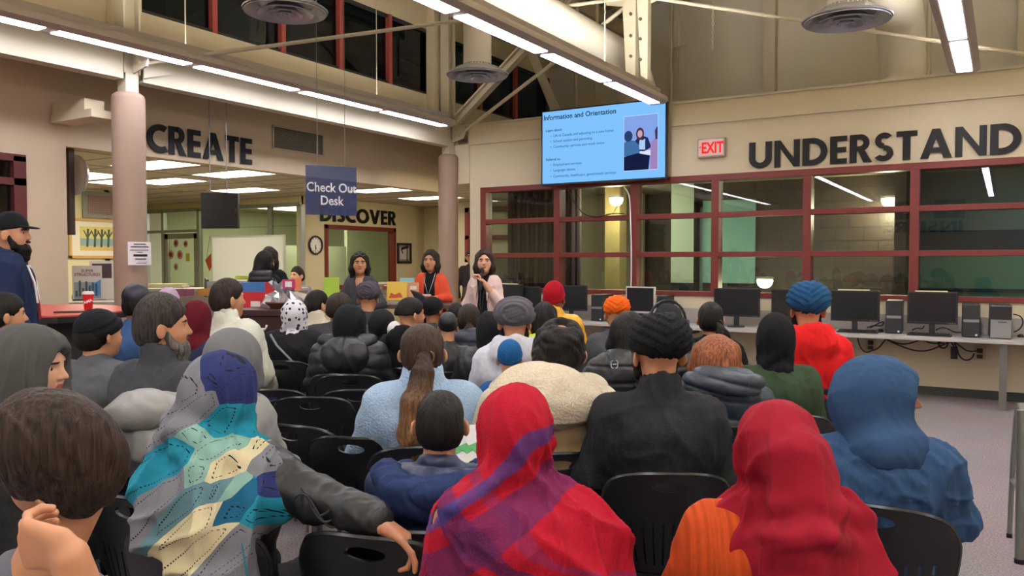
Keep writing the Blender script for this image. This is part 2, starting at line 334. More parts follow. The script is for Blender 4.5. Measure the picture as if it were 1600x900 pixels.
# glazed partition
e=thing('window_20',None,None); e['kind']='structure'
xs=[-17.15,-16.5,-15.25,-13.0,XD]
f=MB()
for x in xs: f.box((x-.04,YS-.05,0),(x+.04,YS+.05,2.72))
for z in (2.68,): f.box((xs[0],YS-.05,z),(XD,YS+.05,z+.08))
f.box((-17.1,YS-.04,2.22),(-15.25,YS+.04,2.28)); f.box((-13,YS-.04,.0),(XD,YS+.04,.12)); f.build('frame',M['alum'],e)
g=MB(); g.box((-16.5,YS-.01,2.28),(XD,YS+.01,2.7)); g.box((-15.25,YS-.01,.1),(XD,YS+.01,2.3)); g.build('pane',glass('partition_glass','#e6ecdf',1.4),e)
m=MB(); m.box((-17.3,YS-.05,2.76),(XD,YS+.05,ZC)); struct(m.build('trim_8',M['office']))
# door with paper leaves
e=thing('door_1',None,None); e['kind']='structure'
x0,x1=-16.44,-15.32
q=MB(); q.box((x0,YS-.03,0),(x0+.1,YS+.03,2.2)); q.box((x1-.1,YS-.03,0),(x1,YS+.03,2.2)); q.box((x0,YS-.03,2.08),(x1,YS+.03,2.2)); q.box((x0,YS-.03,0),(x1,YS+.03,.25)); q.box((x0,YS-.03,.95),(x1,YS+.03,1.02)); q.build('door_frame',M['alum'],e)
q=MB(); q.box((x0+.1,YS-.005,.25),(x1-.1,YS+.005,2.1)); q.build('pane',glass('partition_glass','#e6ecdf',1.4),e)
q=MB(); q.box((x0+.55,YS-.09,.93),(x0+.95,YS-.03,1.03)); q.build('handle',M['alum'],e)
for i,(px,py,r,c) in enumerate(((275,380,7,'#a9443a'),(290,381,6,'#96403a'),(267,398,8,'#9b3a30'),(281,398,8,'#d0584a'),(275,417,6,'#b86f62'))):
    p=onY(px,py,YS-.045); r=r/1262*14
    t=thing('paper_leaf','%s paper maple leaf cut-out on the glass door, %s'%(['dark red','small maroon','brown','salmon red','faded pink'][i],['top row by the hinge side','top row by the handle side','middle row first','middle row second','bottom one alone'][i]),'paper leaf',p,group='paper leaves on the door')
    q=MB(); q.lathe([(0,0),(r*1.15,0),(r*1.15,.004),(0,.004)],n=16,axis='y'); q.build('sheet',mat('pale_pink','#e8c9b8',.8),t)
    pts=[]
    for k in range(22):
        a=2*PI*k/22; rr=r*(1 if k%4==0 else (.45 if k%2 else .72)); pts.append((rr*math.sin(a),-.004,rr*math.cos(a)))
    q=MB(); q.prism(pts,(0,-.003,0)); q.build('leaf_shape',mat('leaf_'+c[1:],c,.8),t)
p=onY(294,402,YS-.045); flat('sticky_note','yellow sticky note on the glass door beside the leaves','note',p-np.array((.07,.01,.09)),p+np.array((.07,0,.09)),mat('sticky','#e6e04a',.7))
p=onY(326,405,YS-.055); t=thing('hanging_pennant','orange paper pennant hanging on a string in the glass partition','pennant',p)
q=MB(); q.prism([(-.12,0,-.02),(.12,0,.16),(.12,0,-.12),(0.02,0,-.26)],(0,.01,0)); q.build('flag',mat('orange_paper','#e2683a',.7),t)
q=MB(); q.tube([(-.06,0,.05),(.05,0,.5),(.12,0,.15)],.006,5); q.build('string',M['grey'],t)
# ceiling panel lights of the office
for i,(px,py) in enumerate(((140,272),(194,283.5),(246,257),(367,271.5),(262,283),(382,297),(594,297),(672,309))):
    p=onZ(px,py,ZC-.01)
    if px in(140,): p=np.array((-12.0,7.2,ZC))
    t=thing('ceiling_light','white recessed ceiling light panel %s'%['near the framed tree painting','just beside the first column','nearest the CREATE lettering above','in front of the dark hanging screen','between the first column and the glass door','above the hanging dark screen','past the hanging blue sign','nearest the far column'][i],'ceiling light',(p[0],p[1],ZC),group='recessed office ceiling lights')
    a,b=.6,.3
    q=MB(); q.box((-a,-b,-.014),(a,b,-.008)); q.build('diffuser',emis('office_panel','#fff3dd',6.5),t)
    q=MB()
    for lo,hi in (((-a-.03,-b-.03),(-a,b+.03)),((a,-b-.03),(a+.03,b+.03)),((-a,-b-.03),(a,-b)),((-a,b),(a,b+.03))): q.box((lo[0],lo[1],-.02),(hi[0],hi[1],0))
    q.build('frame',M['white'],t)
# lamps inside the glass office
for (x,y) in ((-14.5,14.0),):
    t=thing('ceiling_light','ceiling light panel inside the glass-walled office','ceiling light',(x,y,ZC))
    q=MB(); q.box((-1.2,-.9,-.014),(1.2,.9,-.008)); q.build('diffuser',emis('inner_panel','#fffbe6',4),t)
# side room lamp, behind the glass and left window
t=thing('ceiling_light','ceiling light strip in the dark side room','ceiling light',(XL-1.4,2.5,2.8)); q=MB(); q.box((-.08,-1.2,-.03),(.08,1.2,-.01)); q.build('diffuser',emis('office_panel','#fff3dd',6.5),t)
# ---------------------------------------------------------------- suspended linear lamps
def fixture(x,y0,y1,label,up='fill_uplight',us=92):
    e=thing('hanging_lamp',label,'lamp',(x,0,3.6),group='suspended linear lamps')
    prof=[]; w_=.145
    for k in range(13):
        a=PI*k/12; prof.append((w_*math.cos(a),.0+.11*math.sin(a)))
    prof=[(w_-.02,-.012)]+prof+[(-w_+.02,-.012)]
    prof=[(w_,0)]+[(w_*math.cos(PI*k/12)*(1),.10*math.sin(PI*k/12)**.8) for k in range(1,12)]+[(-w_,0),(-.085,-.03),(.085,-.03)]
    q=MB(); q.prism([(a,y0,b) for a,b in prof],(0,y1-y0,0)); q.build('housing',mat('lamp_housing','#b3a89c',.5),e,True)
    y=y1-.12; segs=[]
    while y-1.32>y0: segs.append((y-1.34,y)); y-=1.46
    for a,b in segs:
        q=MB(); q.box((-.07,a,-.036),(.07,b,-.028)); q.build('led_panel',emis('led','#f4f2ff',PANEL),e)
    q=MB(); q.box((-.05,y0+.2,.085),(.05,y1-.1,.104)); q.build('fill_uplight_strip',emis(up,'#fff8ee',us),e)  # upward fill added to brighten the roof and upper walls
    q=MB(); q.box((-.064,y0+.15,.07),(-.052,y1-.08,.150)); q.box((.052,y0+.15,.07),(.064,y1-.08,.150)); q.box((-.064,y1-.08,.07),(.064,y1-.07,.15)); q.build('uplight_baffle',mat('lamp_housing','#b3a89c',.5),e)  # unseen baffles added to keep the upward fill off housing and beam
    y=y1-1.6
    while y>y0+.3:
        q=MB(); q.tube([(0,y,.08),(0,y,roofz(x)-3.6-.1)],.006,5); q.build('cable',M['steel'],e); y-=2.92
    return e
fixture(-7.13,YB+.6,9.85,'long white hanging lamp running in front of the column beam','fill_uplight_soft',14); fixture(-3.83,YB+.6,9.85,'long white hanging lamp ending in front of the big screen')
fixture(-.40,YB+.6,9.95,'white hanging lamp pointing at the UNDERSTAND lettering'); fixture(2.95,YB+.6,9.9,'white hanging lamp nearest the right hand wall')
# ---------------------------------------------------------------- ducts with round diffusers
duct=mat('fabric_duct','#d9d4c6',.7,var=.02)
def spiral(path,r,name,parent,step=.05):
    P=[np.array(p,float) for p in path]; out=[]
    for i in range(len(P)-1):
        L_=np.linalg.norm(P[i+1]-P[i]); n=max(1,int(L_/step))
        for k in range(n): out.append(P[i]+(P[i+1]-P[i])*k/n)
    out.append(P[-1]); q=MB(); q.tube(out,[r*(1+.012*(i%2)) for i in range(len(out))],28); return q.build(name,duct,parent,True)
def diffuser(p,parent):
    q=MB()
    for r0,r1,z in ((.33,.235,0),(.225,.15,-.012),(.14,.085,-.02),(.075,.03,-.026)):
        q.lathe([(r0,z),(r0,z-.012),(r1,z+.05),(r1-.01,z+.055),(r0-.012,z)],p,40)
    q.lathe([(.34,.0),(.345,.012),(.25,.075),(.155,.09),(.155,.12)],p,40); q.lathe([(.0,-.035),(.022,-.03),(.022,.04)],p,16)
    q.lathe([(.24,.06),(.0,.062)],p,30)
    return q.build('diffuser',mat('diffuser_metal','#b9bbc2',.25,.45),parent,True)
def duct_line(x,y0,zc,r,y1,drops,label,zl=3.6):
    e=thing('air_duct',label,'air duct',(0,0,0),group='white air ducts')
    bend=[(x,y1+ .75*math.sin(a),zc-.75+.75*math.cos(a)) for a in [PI/2*k/8 for k in range(1,9)]]
    spiral([(x,y0,zc),(x,y1,zc)]+bend,r,'duct_pipe',e,.06)
    b=bend[-1]; q=MB(); q.tube([b,(x,b[1],zl-.05)],r*.98,28); q.lathe([(r+.012,-.03),(r+.012,.03)],(x,b[1],b[2]-.1),28); q.build('riser',duct,e,True)
    for (xd,yd,zd) in drops:
        q=MB(); q.tube([(xd,yd,zc-r*.5),(xd,yd,zd+.1)],.155,28); q.build('drop_pipe',duct,e,True); diffuser((xd,yd,zd),e)
    return e
d1=onZ(446,18,3.62); d2=onZ(738,119,3.62); d3=onZ(1323,32,3.5)
duct_line(-4.95,YB+1,4.55,.30,11.2,[(d2[0]*.5-4.95*.5,d2[1],3.62),(d1[0],d1[1],3.62)],'white spiral air duct above the middle of the hall')
duct_line(d3[0]-.1,YB+1,4.75,.29,11.3,[(d3[0],d3[1],3.5)],'white spiral air duct bending down above UNDERSTAND')
# ---------------------------------------------------------------- roof truss rods and post
HUB=onY(1000,-6,10.3); 
e=thing('roof_truss','cream steel truss with tie rods meeting at a hanging post','truss',(0,0,0))
c2=np.array((-7.45,10.4,3.62))
def rod(a,b,r=.022): q=MB(); q.tube([a,b],r,8); q.build('tie_rod',M['steel'],e,True)
rod((-7.35,5.05,3.55),HUB); rod(onY(728,203,10.35),HUB,.028); rod(HUB,onY(1640,91,10.3)); rod(HUB,onY(1640,91,10.3)+np.array((0.2,-5.4,-.1)))
q=MB(); a=np.array((-7.4,10.45,3.7)); b=onY(815,88,10.6); q.bar(a,a+(b-a)*1.9,.16,.025); q.bar(a+np.array((0,0,.07)),a+np.array((0,0,.07))+(b-a)*1.9,.02,.13); q.bar(a+np.array((0,0,.14)),a+np.array((0,0,.14))+(b-a)*1.9,.16,.025); q.build('strut',M['steel'],e)
q=MB(); a=onY(838,100,12.5); b=onY(872,182,12.5); q.bar(a+(a-b)*1.2,b,.16,.03,(0,1,0)); q.bar(a+(a-b)*1.2+np.array((0,.08,0)),b+np.array((0,.08,0)),.02,.14,(0,1,0)); q.build('strut',M['steel'],e)
for s,(px0,px1) in ((0,(972,992)),(1,(995,1011))):
    q=MB(); zt=roofz(-4.3)-.1; 
    a0=onY(px0,0,10.2); a1=onY(px1,0,10.2); b0=onY(px0+6,118,10.2); b1=onY(px1-1,124,10.2)
    t0=a0+(a0-b0)*.9; t1=a1+(a1-b1)*.9
    q.prism([t0,t1,b1,b0],(0,.02,0)); q.prism([t1,t1+np.array((0,.12,0)),b1+np.array((0,.12,0)),b1],(.012,0,0)); q.build('post_plate',M['steel'],e)
q=MB()
for (px,py) in ((986,22),(986,56),(986,88),(1001,61),(1001,93),(1001,30)):
    p=onY(px,py,10.19); q.lathe([(0,-.02),(.022,-.02),(.022,0),(0,0)],p,10,'y')
q.build('bolt',mat('bolt','#5d584c',.5,.5),e)
q=MB(); q.prism([HUB+np.array(v) for v in ((-.5,0,.12),(.55,0,.12),(.5,0,-.02),(.15,0,-.12),(-.15,0,-.12),(-.5,0,-.04))],(0,.02,0)); q.build('hub_plate',M['steel'],e)
for px,py0,py1 in ((902,18,64),(933,20,85)):
    q=MB(); a=onY(px,py1+12,12.0); b=onY(px,py0-60,12.0); q.tube([a,b],.03,8); q.build('hanger',M['steel'],e)
m=MB(); a=onY(900,172,14.0); m.tube([(a[0],14.0,3.6),(a[0],14.0,5.6)],.035,10); tag(m.build('standpipe',M['steel'],None,True),'thin vertical cream pipe rising behind the big screen','pipe')
m=MB(); a=onY(1045,150,14.2); m.tube([(a[0],14.3,3.6),(a[0],14.3,6.5)],.03,10); tag(m.build('standpipe',M['steel'],None,True),'thin vertical cream pipe on the taupe wall right of the screen','pipe')
m=MB(); a=onY(1450,110,14.2); m.tube([(a[0],14.3,3.6),(a[0],14.3,6.5)],.035,10); tag(m.build('standpipe',M['steel'],None,True),'vertical cream pipe beside the duct above UNDERSTAND','pipe')
p=onY(1058,76,14.3); m=MB(); m.tube([p+np.array((-.16,0,.02)),p+np.array((.16,0,.05))],.02,6); m.tube([p,p+np.array((0,0,-.16))],.02,6); tag(m.build('pipe_stub',M['steel']),'small T-shaped fitting on the taupe upper wall','fitting')
# hanging chain
p=onY(1114,0,9.0); q=MB()
for k in range(26):
    z=p[2]+.55-k*.043; th=[(p[0]+(.012*math.cos(t) if k%2 else 0),p[1]+(0 if k%2 else .012*math.cos(t)),z+.028*math.sin(t)) for t in np.linspace(0,2*PI,9)]; q.tube(th,.004,4,False)
tag(q.build('chain',mat('chain_metal','#c9c4b4',.4,.5)),'short metal chain hanging from the roof beside the steel post','chain')
# ================================================================ LETTERING AND SIGNS
RX=(PI/2,0,0); RXL=(PI/2,0,PI/2)
def _arc(cx,cy,rx,ry,t,a0,a1,n=18):
    out=[]
    for k in range(n):
        A=[R(a0+(a1-a0)*(k+i)/n) for i in (0,1)]; o=[(cx+rx*math.cos(a),cy+ry*math.sin(a)) for a in A]; q=[(cx+(rx-t)*math.cos(a),cy+(ry-t)*math.sin(a)) for a in A]; out.append([o[0],o[1],q[1],q[0]])
    return out
def _b(x0,y0,x1,y1): return [(x0,y0),(x1,y0),(x1,y1),(x0,y1)]
GL={'U':(.78,[_b(0,.38,.22,1),_b(.56,.38,.78,1)]+_arc(.39,.39,.39,.39,.22,180,360)),
 'N':(.84,[_b(0,0,.2,1),_b(.64,0,.84,1),[(0,1),(.2,1),(.84,0),(.64,0)]]),
 'D':(.80,[_b(0,0,.22,1),_b(.2,0,.34,.2),_b(.2,.8,.34,1)]+_arc(.32,.5,.48,.5,.21,-90,90)),
 'E':(.52,[_b(0,0,.22,1),_b(.2,0,.52,.19),_b(.2,.41,.50,.6),_b(.2,.81,.52,1)]),
 'R':(.66,[_b(0,0,.22,1),_b(.2,.82,.34,1),_b(.2,.4,.34,.58),[(.24,.45),(.42,.5),(.68,0),(.42,0)]]+_arc(.32,.7,.28,.3,.19,-90,90)),
 'S':(.56,_arc(.29,.72,.27,.28,.185,35,270)+_arc(.27,.28,.29,.28,.185,90,-150)),
 'T':(.60,[_b(.19,0,.41,1),_b(0,.81,.60,1)]),'A':(.88,[[(0,0),(.23,0),(.55,1),(.33,1)],[(.65,0),(.88,0),(.55,1),(.33,1)],_b(.22,.19,.66,.36)]),
 'C':(.74,_arc(.5,.5,.5,.5,.215,58,302,26)),'I':(.22,[_b(0,0,.22,1)]),'O':(.98,_arc(.49,.5,.49,.5,.21,0,360,32)),'V':(.84,[[(0,1),(.24,1),(.53,0),(.31,0)],[(.60,1),(.84,1),(.53,0),(.31,0)]]),
 'P':(.6,[_b(0,0,.22,1),_b(.2,.82,.32,1),_b(.2,.36,.32,.54)]+_arc(.31,.68,.29,.32,.19,-90,90)),'H':(.78,[_b(0,0,.22,1),_b(.56,0,.78,1),_b(.2,.4,.58,.6)])}
def word(s_,label,p0,p1,h,axis,m=None,gap=.08):
    W=sum(GL[c][0] for c in s_)+gap*(len(s_)-1); p0=np.array(p0,float); p1=np.array(p1,float); L_=(p1-p0)/W; q=MB(); x=0
    nrm=np.array((0,-.008,0)) if axis=='y' else (np.array((.008,0,0)) if axis=='x' else np.array((0,.008,0)))
    for c in s_:
        for k,pl in enumerate(GL[c][1]): q.prism([p0+L_*(x+a)+np.array((0,0,b*h)) for a,b in pl],nrm*(1+.07*k))
        x+=GL[c][0]+gap
    return tag(q.build('vinyl_lettering',m or M['blackmat']),label,'lettering')
word('UNDERSTAND','large black wall lettering reading UNDERSTAND',(-2.86,YW-.012,2.76),(.13,YW-.012,2.76),.34,'y')
word('CREATE','large black wall lettering reading CREATE',(XL+.015,5.80,2.835),(XL+.015,7.33,2.835),.335,'x')
word('DISCOVER','black wall lettering reading DISCOVER above the red framed window',(XD+.015,12.2,2.40),(XD+.015,14.62,2.40),.32,'x')
# lettering on the wall behind the camera, seen as reflections in the long window
word('INSPIRE','black lettering reading INSPIRE on the wall behind the audience',(-1.2,YB+.01,2.55),(-3.6,YB+.01,2.55),.36,'b')
word('SHARE','black lettering reading SHARE on the wall behind the audience',(2.9,YB+.01,2.55),(1.2,YB+.01,2.55),.36,'b')
for x_,l_ in ((-1.6,'dark framed bird picture above the word INSPIRE'),(-2.9,'second dark framed picture above the word INSPIRE'),(1.9,'dark framed picture above the word SHARE')):
    e=thing('framed_print',l_,'picture',(x_,YB+.01,3.3)); q=MB(); q.box((-.45,0,-.3),(.45,.03,.3)); q.build('frame',M['dark'],e); q=MB(); q.lathe([(0,.04),(.12,.035),(.17,.03)],(0,0,0.04),16,'y'); q.build('print',M['white'],e)
# exit sign
e=thing('exit_sign','lit red EXIT sign on the wall beside UNDERSTAND','sign',(-3.35,YW-.04,3.07))
q=MB(); q.box((-.185,-.03,-.125),(.185,.04,.125)); q.build('case',mat('exit_case','#a79c92',.5),e,bevel=.006)
q=MB(); q.box((-.165,-.036,-.105),(.165,-.03,.105)); q.build('face',emis('exit_face','#e8b9ae',.42),e)
text('letters','EXIT',.2,emis('exit_red','#e0262c',.7),e,(-.125,-.038,-.07),RX,.002,.006,.72)
text('arrows','<        >',.05,emis('exit_red','#e0262c',.7),e,(-.155,-.038,-.01),RX,.001,.002,1.0)
# screen
tv=thing('wall_screen','large flat screen showing a blue Information and Orientation slide','screen',((-5.84-3.9)/2,YW-.2,3.215))
hw,hh=.965,.545
q=MB(); q.box((-hw,-.02,-hh),(hw,.05,hh)); q.build('bezel',mat('tv_black','#12151f',.3),tv,bevel=.005)
q=MB(); q.box((-hw+.025,-.024,-hh+.03),(hw-.02,-.02,hh-.02)); q.build('display',emis('slide_blue','#7cbcf5',.54),tv)
q=MB(); q.box((-.3,.05,-.25),(.3,.17,.25)); q.build('wall_mount',M['dark'],tv)
tk=emis('slide_text','#1c4a6e',.4); tk2=emis('slide_text_light','#3f76a6',.48)
def st(s,x,z,sz,mm=tk,b=.0006): text('slide_text',s,sz,mm,tv,(x,-.027,z),RX,.0005,b)
st('Information and Orientation',-.92,.405,.100,b=.0018)
st('Learn about:',-.88,.235,.052,tk,.0006); st('Referral to:',-.88,-.185,.052,tk,.0006)
for s,z in (('•  Life in Canada and adjusting to a new home',.155),('•  School system and parenting',.075),('•  Community services and much more',-.005),('•  Employment services',-.265),('•  Language classes',-.345),('•  Community, healthcare, government services',-.43)): st(s,-.81,z,.054,tk2)
def em(c,s=.54): return emis('em_'+c[1:],c,s)
px0,px1,pz0,pz1=.35,.84,-.40,.34
def blob(mm,c,rx,rz,y,name='picture'):
    q=MB(); q.prism([(c[0]+rx*math.cos(t),y,c[1]+rz*math.sin(t)) for t in np.linspace(0,2*PI,24,endpoint=False)],(0,.0008,0)); q.build(name,mm,tv)
q=MB(); q.box((px0-.008,-.0255,pz0-.008),(px1+.008,-.025,pz1+.008)); q.build('picture_border',em('#b9cdf0'),tv)
q=MB(); q.mi(0).box((px0,-.0265,pz0),(px1,-.026,pz1)); q.mi(1).box((px0+.2,-.0268,-.21),(px1-.02,-.0265,-.14))
q.mi(2).prism([(px0,-.0275,-.2),(px0,-.0275,-.02),(px0+.06,-.0275,0.02),(px0+.16,-.0275,0.0),(px0+.22,-.0275,-.06),(px0+.24,-.0275,-.22)],(0,.0005,0))
q.mi(3).prism([(px0+.13,-.027,-.04),(px0+.2,-.027,.04),(px0+.28,-.027,.06),(px0+.35,-.027,.03),(px0+.4,-.027,-.1),(px0+.3,-.027,-.15),(px0+.2,-.027,-.14)],(0,.0003,0))
q.mi(4).prism([(px0+.22,-.0273,-.12),(px0+.23,-.0273,.02),(px0+.27,-.0273,.0),(px0+.31,-.0273,.02),(px0+.31,-.0273,-.13)],(0,.0003,0))
q.mi(5).prism([(px0,-.028,pz0),(px0,-.028,-.21),(px0+.2,-.028,-.17),(px0+.38,-.028,-.21),(px0+.36,-.028,pz0)],(0,.0003,0))
q.mi(6).prism([(px1-.1,-.0282,pz0),(px1-.1,-.0282,-.05),(px1-.03,-.0282,.03),(px1,-.0282,.06),(px1,-.0282,pz0)],(0,.0003,0))
q.mi(7).prism([(px1-.03,-.0285,.0),(px1-.04,-.0285,.12),(px1-.01,-.0285,.17),(px1,-.0285,.17),(px1,-.0285,0)],(0,.0003,0))
q.build('slide_photo',[em('#7f9fe0'),em('#d5d9f0'),em('#3e6ea0'),em('#232c56'),em('#a5c8f0'),em('#141c40'),em('#9a7fb4'),em('#40305a')],tv)
blob(em('#26406a'),(px0+.065,.07),.062,.075,-.0285); blob(em('#4a3040'),(px0+.235,.09),.058,.085,-.0275); blob(em('#c9a0b0'),(px0+.235,.09),.036,.05,-.028)
# cable dangling from the screen
def cable(name,label,pts,r=.008,col=None,cat='cable',group=None):
    cu=bpy.data.curves.new(name,'CURVE'); cu.dimensions='3D'; s=cu.splines.new('NURBS'); s.points.add(len(pts)-1)
    for i,p in enumerate(pts): s.points[i].co=(*[float(c) for c in p],1)
    s.use_endpoint_u=True; s.order_u=3; cu.bevel_depth=r; cu.bevel_resolution=2; cu.resolution_u=6; cu.materials.append(col or M['dark'])
    o=bpy.data.objects.new(name,cu); C.objects.link(o); return tag(o,label,cat,group)
YC=YW-.05
cable('cord','black cord looping from the screen over the window panes',[onY(x,y,YC) for x,y in ((884,292),(890,300),(898,318),(912,336),(935,340),(955,333),(975,334))])
cable('cord','white cord running down the window mullion under the screen',[onY(x,y,YC) for x,y in ((975,292),(984,300),(985,340),(987,400),(986,452))],.011,M['white'])
cable('cord','thin black cord hanging from the lower edge of the screen',[onY(x,y,YC) for x,y in ((972,292),(974,310),(962,325),(958,334))],.005)
# hanging sign "Check Out Desk"
p=onX(517,300,-7.0); 
DS=8.3
A=atd(477,257,DS); B=atd(557,272,DS*1.035); 
e=thing('hanging_sign','hanging translucent blue sign reading Check Out Desk','sign',((A[0]+B[0])/2,(A[1]+B[1])/2,0)); ang=math.atan2(B[1]-A[1],B[0]-A[0]); e.rotation_euler=(0,0,ang)
wd=np.linalg.norm((B-A)[:2]); zt=A[2]; zb=atd(477,335,DS)[2]
mm=mat('blue_acrylic','#2a3d6e',.12,alpha=.72); q=MB(); q.box((-wd/2,-.006,zb),(wd/2,.006,zt)); q.build('panel',mm,e,bevel=.004)
text('sign_text','Check Out\nDesk',.135,M['white'],e,(0,-.008,zt-.27),RX,.001,.002,.88,'CENTER',lh=1.0)
q=MB(); q.tube([(-wd*.27,0,zt),(-wd*.27,0,5.5)],.003,4); q.tube([(wd*.27,0,zt),(wd*.27,0,5.5)],.003,4); q.build('wire',M['grey'],e)
# dark hanging screen
A=atd(315,302,9.6); B=atd(373,302,9.6); zb=atd(315,357,9.6)[2]
e=thing('hanging_screen','black hanging display panel beyond the first column','screen',((A[0]+B[0])/2,(A[1]+B[1])/2,0)); e.rotation_euler=(0,0,math.atan2(B[1]-A[1],B[0]-A[0])); wd=np.linalg.norm((B-A)[:2])
q=MB(); q.box((-wd/2,-.03,zb),(wd/2,.03,A[2])); q.build('panel',mat('smoked','#1b1a16',.25),e,bevel=.006)
q=MB(); q.box((wd/2-.05,-.036,zb+.17),(wd/2-.01,-.03,zb+.25)); q.build('control',M['dark'],e)
q=MB(); q.tube([(-.12,0,A[2]),(-.12,0,3.68)],.006,5); q.tube([(.08,0,A[2]),(.08,0,3.68)],.006,5); q.build('hanger',M['grey'],e)
# vent above CREATE, notice, dome mirror etc.
e=thing('wall_vent','white slatted vent grille right of the CREATE lettering','vent',(XL,8.17,3.25)); y0,y1=-.48,.48
q=MB(); q.box((0,y0,-.16),(.02,y1,-.14)); q.box((0,y0,.14),(.02,y1,.16)); q.box((0,y0,-.16),(.02,y0+.02,.16)); q.box((0,y1-.02,-.16),(.02,y1,.16)); q.box((0,y1-.14,-.16),(.02,y1-.12,.16)); q.build('frame',M['steel'],e)
q=MB()
for k in range(14): q.prism([(0.002,y0,-.14+k*.02),(.016,y0,-.146+k*.02),(.016,y0,-.143+k*.02),(.002,y0,-.132+k*.02)],(0,y1-y0,0))
q.build('slat',mat('slat','#aaa793',.6),e); q=MB(); q.box((0,y0,-.15),(.002,y1,.15)); q.build('backing',mat('vent_dark','#4a483e',.8),e)
A=atd(203,380,8.03); 
e=thing('paper_notice','white printed paper notice taped to the column','notice',atd(218,396,7.98)); e.rotation_euler=(0,0,YAW+R(22))
q=MB(); v=[];n=8
for i in range(n+1):
    x=-.105+.21*i/n; y=.9*x*x
    v+=[(x,y,-.115+.01*i/n*0),(x,y,.115-.004*i/n)]
q.add(v,[(2*i,2*i+2,2*i+3,2*i+1) for i in range(n)]); q.build('sheet',mat('paper','#efeff0',.8),e).modifiers.new('s','SOLIDIFY').thickness=.001
q=MB()
for z,a_,b_,t_ in ((.088,-.05,.06,.008),(.060,-.08,.085,.009),(.03,-.085,.08,.006),(.008,-.02,.03,.006)): q.box((a_,-.004,z),(b_,-.0025,z+t_))
q.build('printed_line',mat('ink','#222228',.8),e)
q=MB(); q.box((-.055,-.004,-.03),(.07,-.0025,-.008)); q.box((-.04,-.004,-.06),(.06,-.0025,-.05)); q.box((-.02,-.004,-.085),(.07,-.0025,-.082)); q.box((-.03,-.004,-.1),(.065,-.0025,-.097)); q.build('printed_block',mat('ink','#222228',.8),e)
# mirror panel / paper hanging in the opening
p0=onX(107,232,XL-.1)
e=thing('convex_mirror','dark tilted security mirror at the edge of the office opening','mirror',(XL-.12,4.98,0)); q=MB(); q.box((-.03,-.03,1.85),(.03,.03,2.78)); q.build('backing',mat('brown_edge','#3a2a22',.6),e)
q=MB(); q.lathe([(0,.10),(.1,.085),(.19,.04),(.22,0)],(0,.06,2.5),24,'y'); q.build('dome',mat('dome_plastic','#b9aaa0',.2),e,True)
# wall switch, clock, framed prints
e=thing('wall_clock','round black rimmed wall clock left of the red framed window','clock',(XD+.0,12.06,1.9))
q=MB(); q.lathe([(.15,.0),(.19,.0),(.2,.02),(.19,.045),(.165,.04),(.16,.02)],(0,0,0),36,'x'); q.build('rim',M['dark'],e,True)
q=MB(); q.lathe([(0,.015),(.17,.015)],(0,0,0),36,'x'); q.build('dial',M['white'],e)
q=MB()
for k in range(12):
    a=2*PI*k/12; q.bar((.02,.125*math.sin(a),.125*math.cos(a)),(.02,.15*math.sin(a),.15*math.cos(a)),.012,.004)
q.build('hour_mark',M['dark'],e)
q=MB(); q.bar((.022,0,.01),(.022,.015,-.085),.012,.004); q.build('hour_hand',M['dark'],e); q=MB(); q.bar((.024,0,.01),(.024,-.01,-.125),.008,.004); q.build('minute_hand',M['dark'],e)
e=thing('window_21',None,None); e['kind']='structure'
q=MB(); y0,y1,z0,z1=12.33,14.62,.97,2.34
for lo,hi in (((y0,z0),(y0+.09,z1)),((y1-.09,z0),(y1,z1)),((y0,z0),(y1,z0+.09)),((y0,z1-.09),(y1,z1))): q.box((XD-.15,lo[0],lo[1]),(XD+.03,hi[0],hi[1]))
q.build('frame',M['red'],e,bevel=.005); q=MB(); q.box((XD-.1,y0,z0),(XD-.09,y1,z1)); q.build('pane',glass('partition_glass','#e2ecd8',1.4),e)
flat('marker_board','white marker board on the wall inside the red framed window','board',(XD-2.5,12.9,.9),(XD-2.44,15.6,1.95),mat('board_white','#e6e8d2',.4))
flat('light_switch','white light switch in a dark plate right of the red framed window','switch',(XD,14.72,1.19),(XD+.015,14.86,1.37),mat('switch','#cfc8b4',.5))
def framed(name,label,plane,x,y,z,w_,h,fr,mt,art,draw=None):
    e=thing(name,label,'picture',(x,y,z)); 
    q=MB(); t=.05
    for lo,hi in (((-w_/2,-h/2),(-w_/2+t,h/2)),((w_/2-t,-h/2),(w_/2,h/2)),((-w_/2,-h/2),(w_/2,-h/2+t)),((-w_/2,h/2-t),(w_/2,h/2))): q.box((0,lo[0],lo[1]),(.035,hi[0],hi[1]))
    q.build('frame',fr,e,bevel=.004); q=MB(); q.box((0,-w_/2,-h/2),(.012,w_/2,h/2)); q.build('mat_board',mt,e)
    q=MB(); k=.6; q.box((.012,-w_/2*k,-h/2*k),(.016,w_/2*k,h/2*k)); q.build('print',art,e); 
    if draw: draw(e,w_*k,h*k)
    return e
def trees(e,w_,h):
    q=MB()
    for y in (-.3,-.08,.12,.33):
        q.bar((.018,y*w_,-h*.35),(.018,(y+.03)*w_,h*.4),.012,.035); q.bar((.018,y*w_,0),(.018,(y+.13)*w_,h*.3),.01,.02); q.bar((.018,y*w_,.05*h),(.018,(y-.1)*w_,h*.35),.01,.016)
    q.build('painted_tree',mat('bark_paint','#4f5a4a',.8),e); q=MB(); q.box((.0165,-w_/2,-h/2),(.0172,w_/2,-h*.3)); q.build('painted_ground',mat('sand_paint','#d8c079',.8),e); q=MB(); q.box((.0165,-w_/2,-h*.3),(.0172,w_/2,.0)); q.build('painted_water',mat('water_paint','#8db0ae',.8),e)
p=onX(151,373,-14.14)
framed('framed_painting','framed painting of bare trees in a pale wooden frame','x',-14.14,p[1],p[2],1.05,.72,mat('pine_frame','#cda35f',.5),mat('mount','#e9e2cc',.8),mat('yellow_sky','#d9cf7e',.8),trees)
p=onX(630,395,XD+.0)
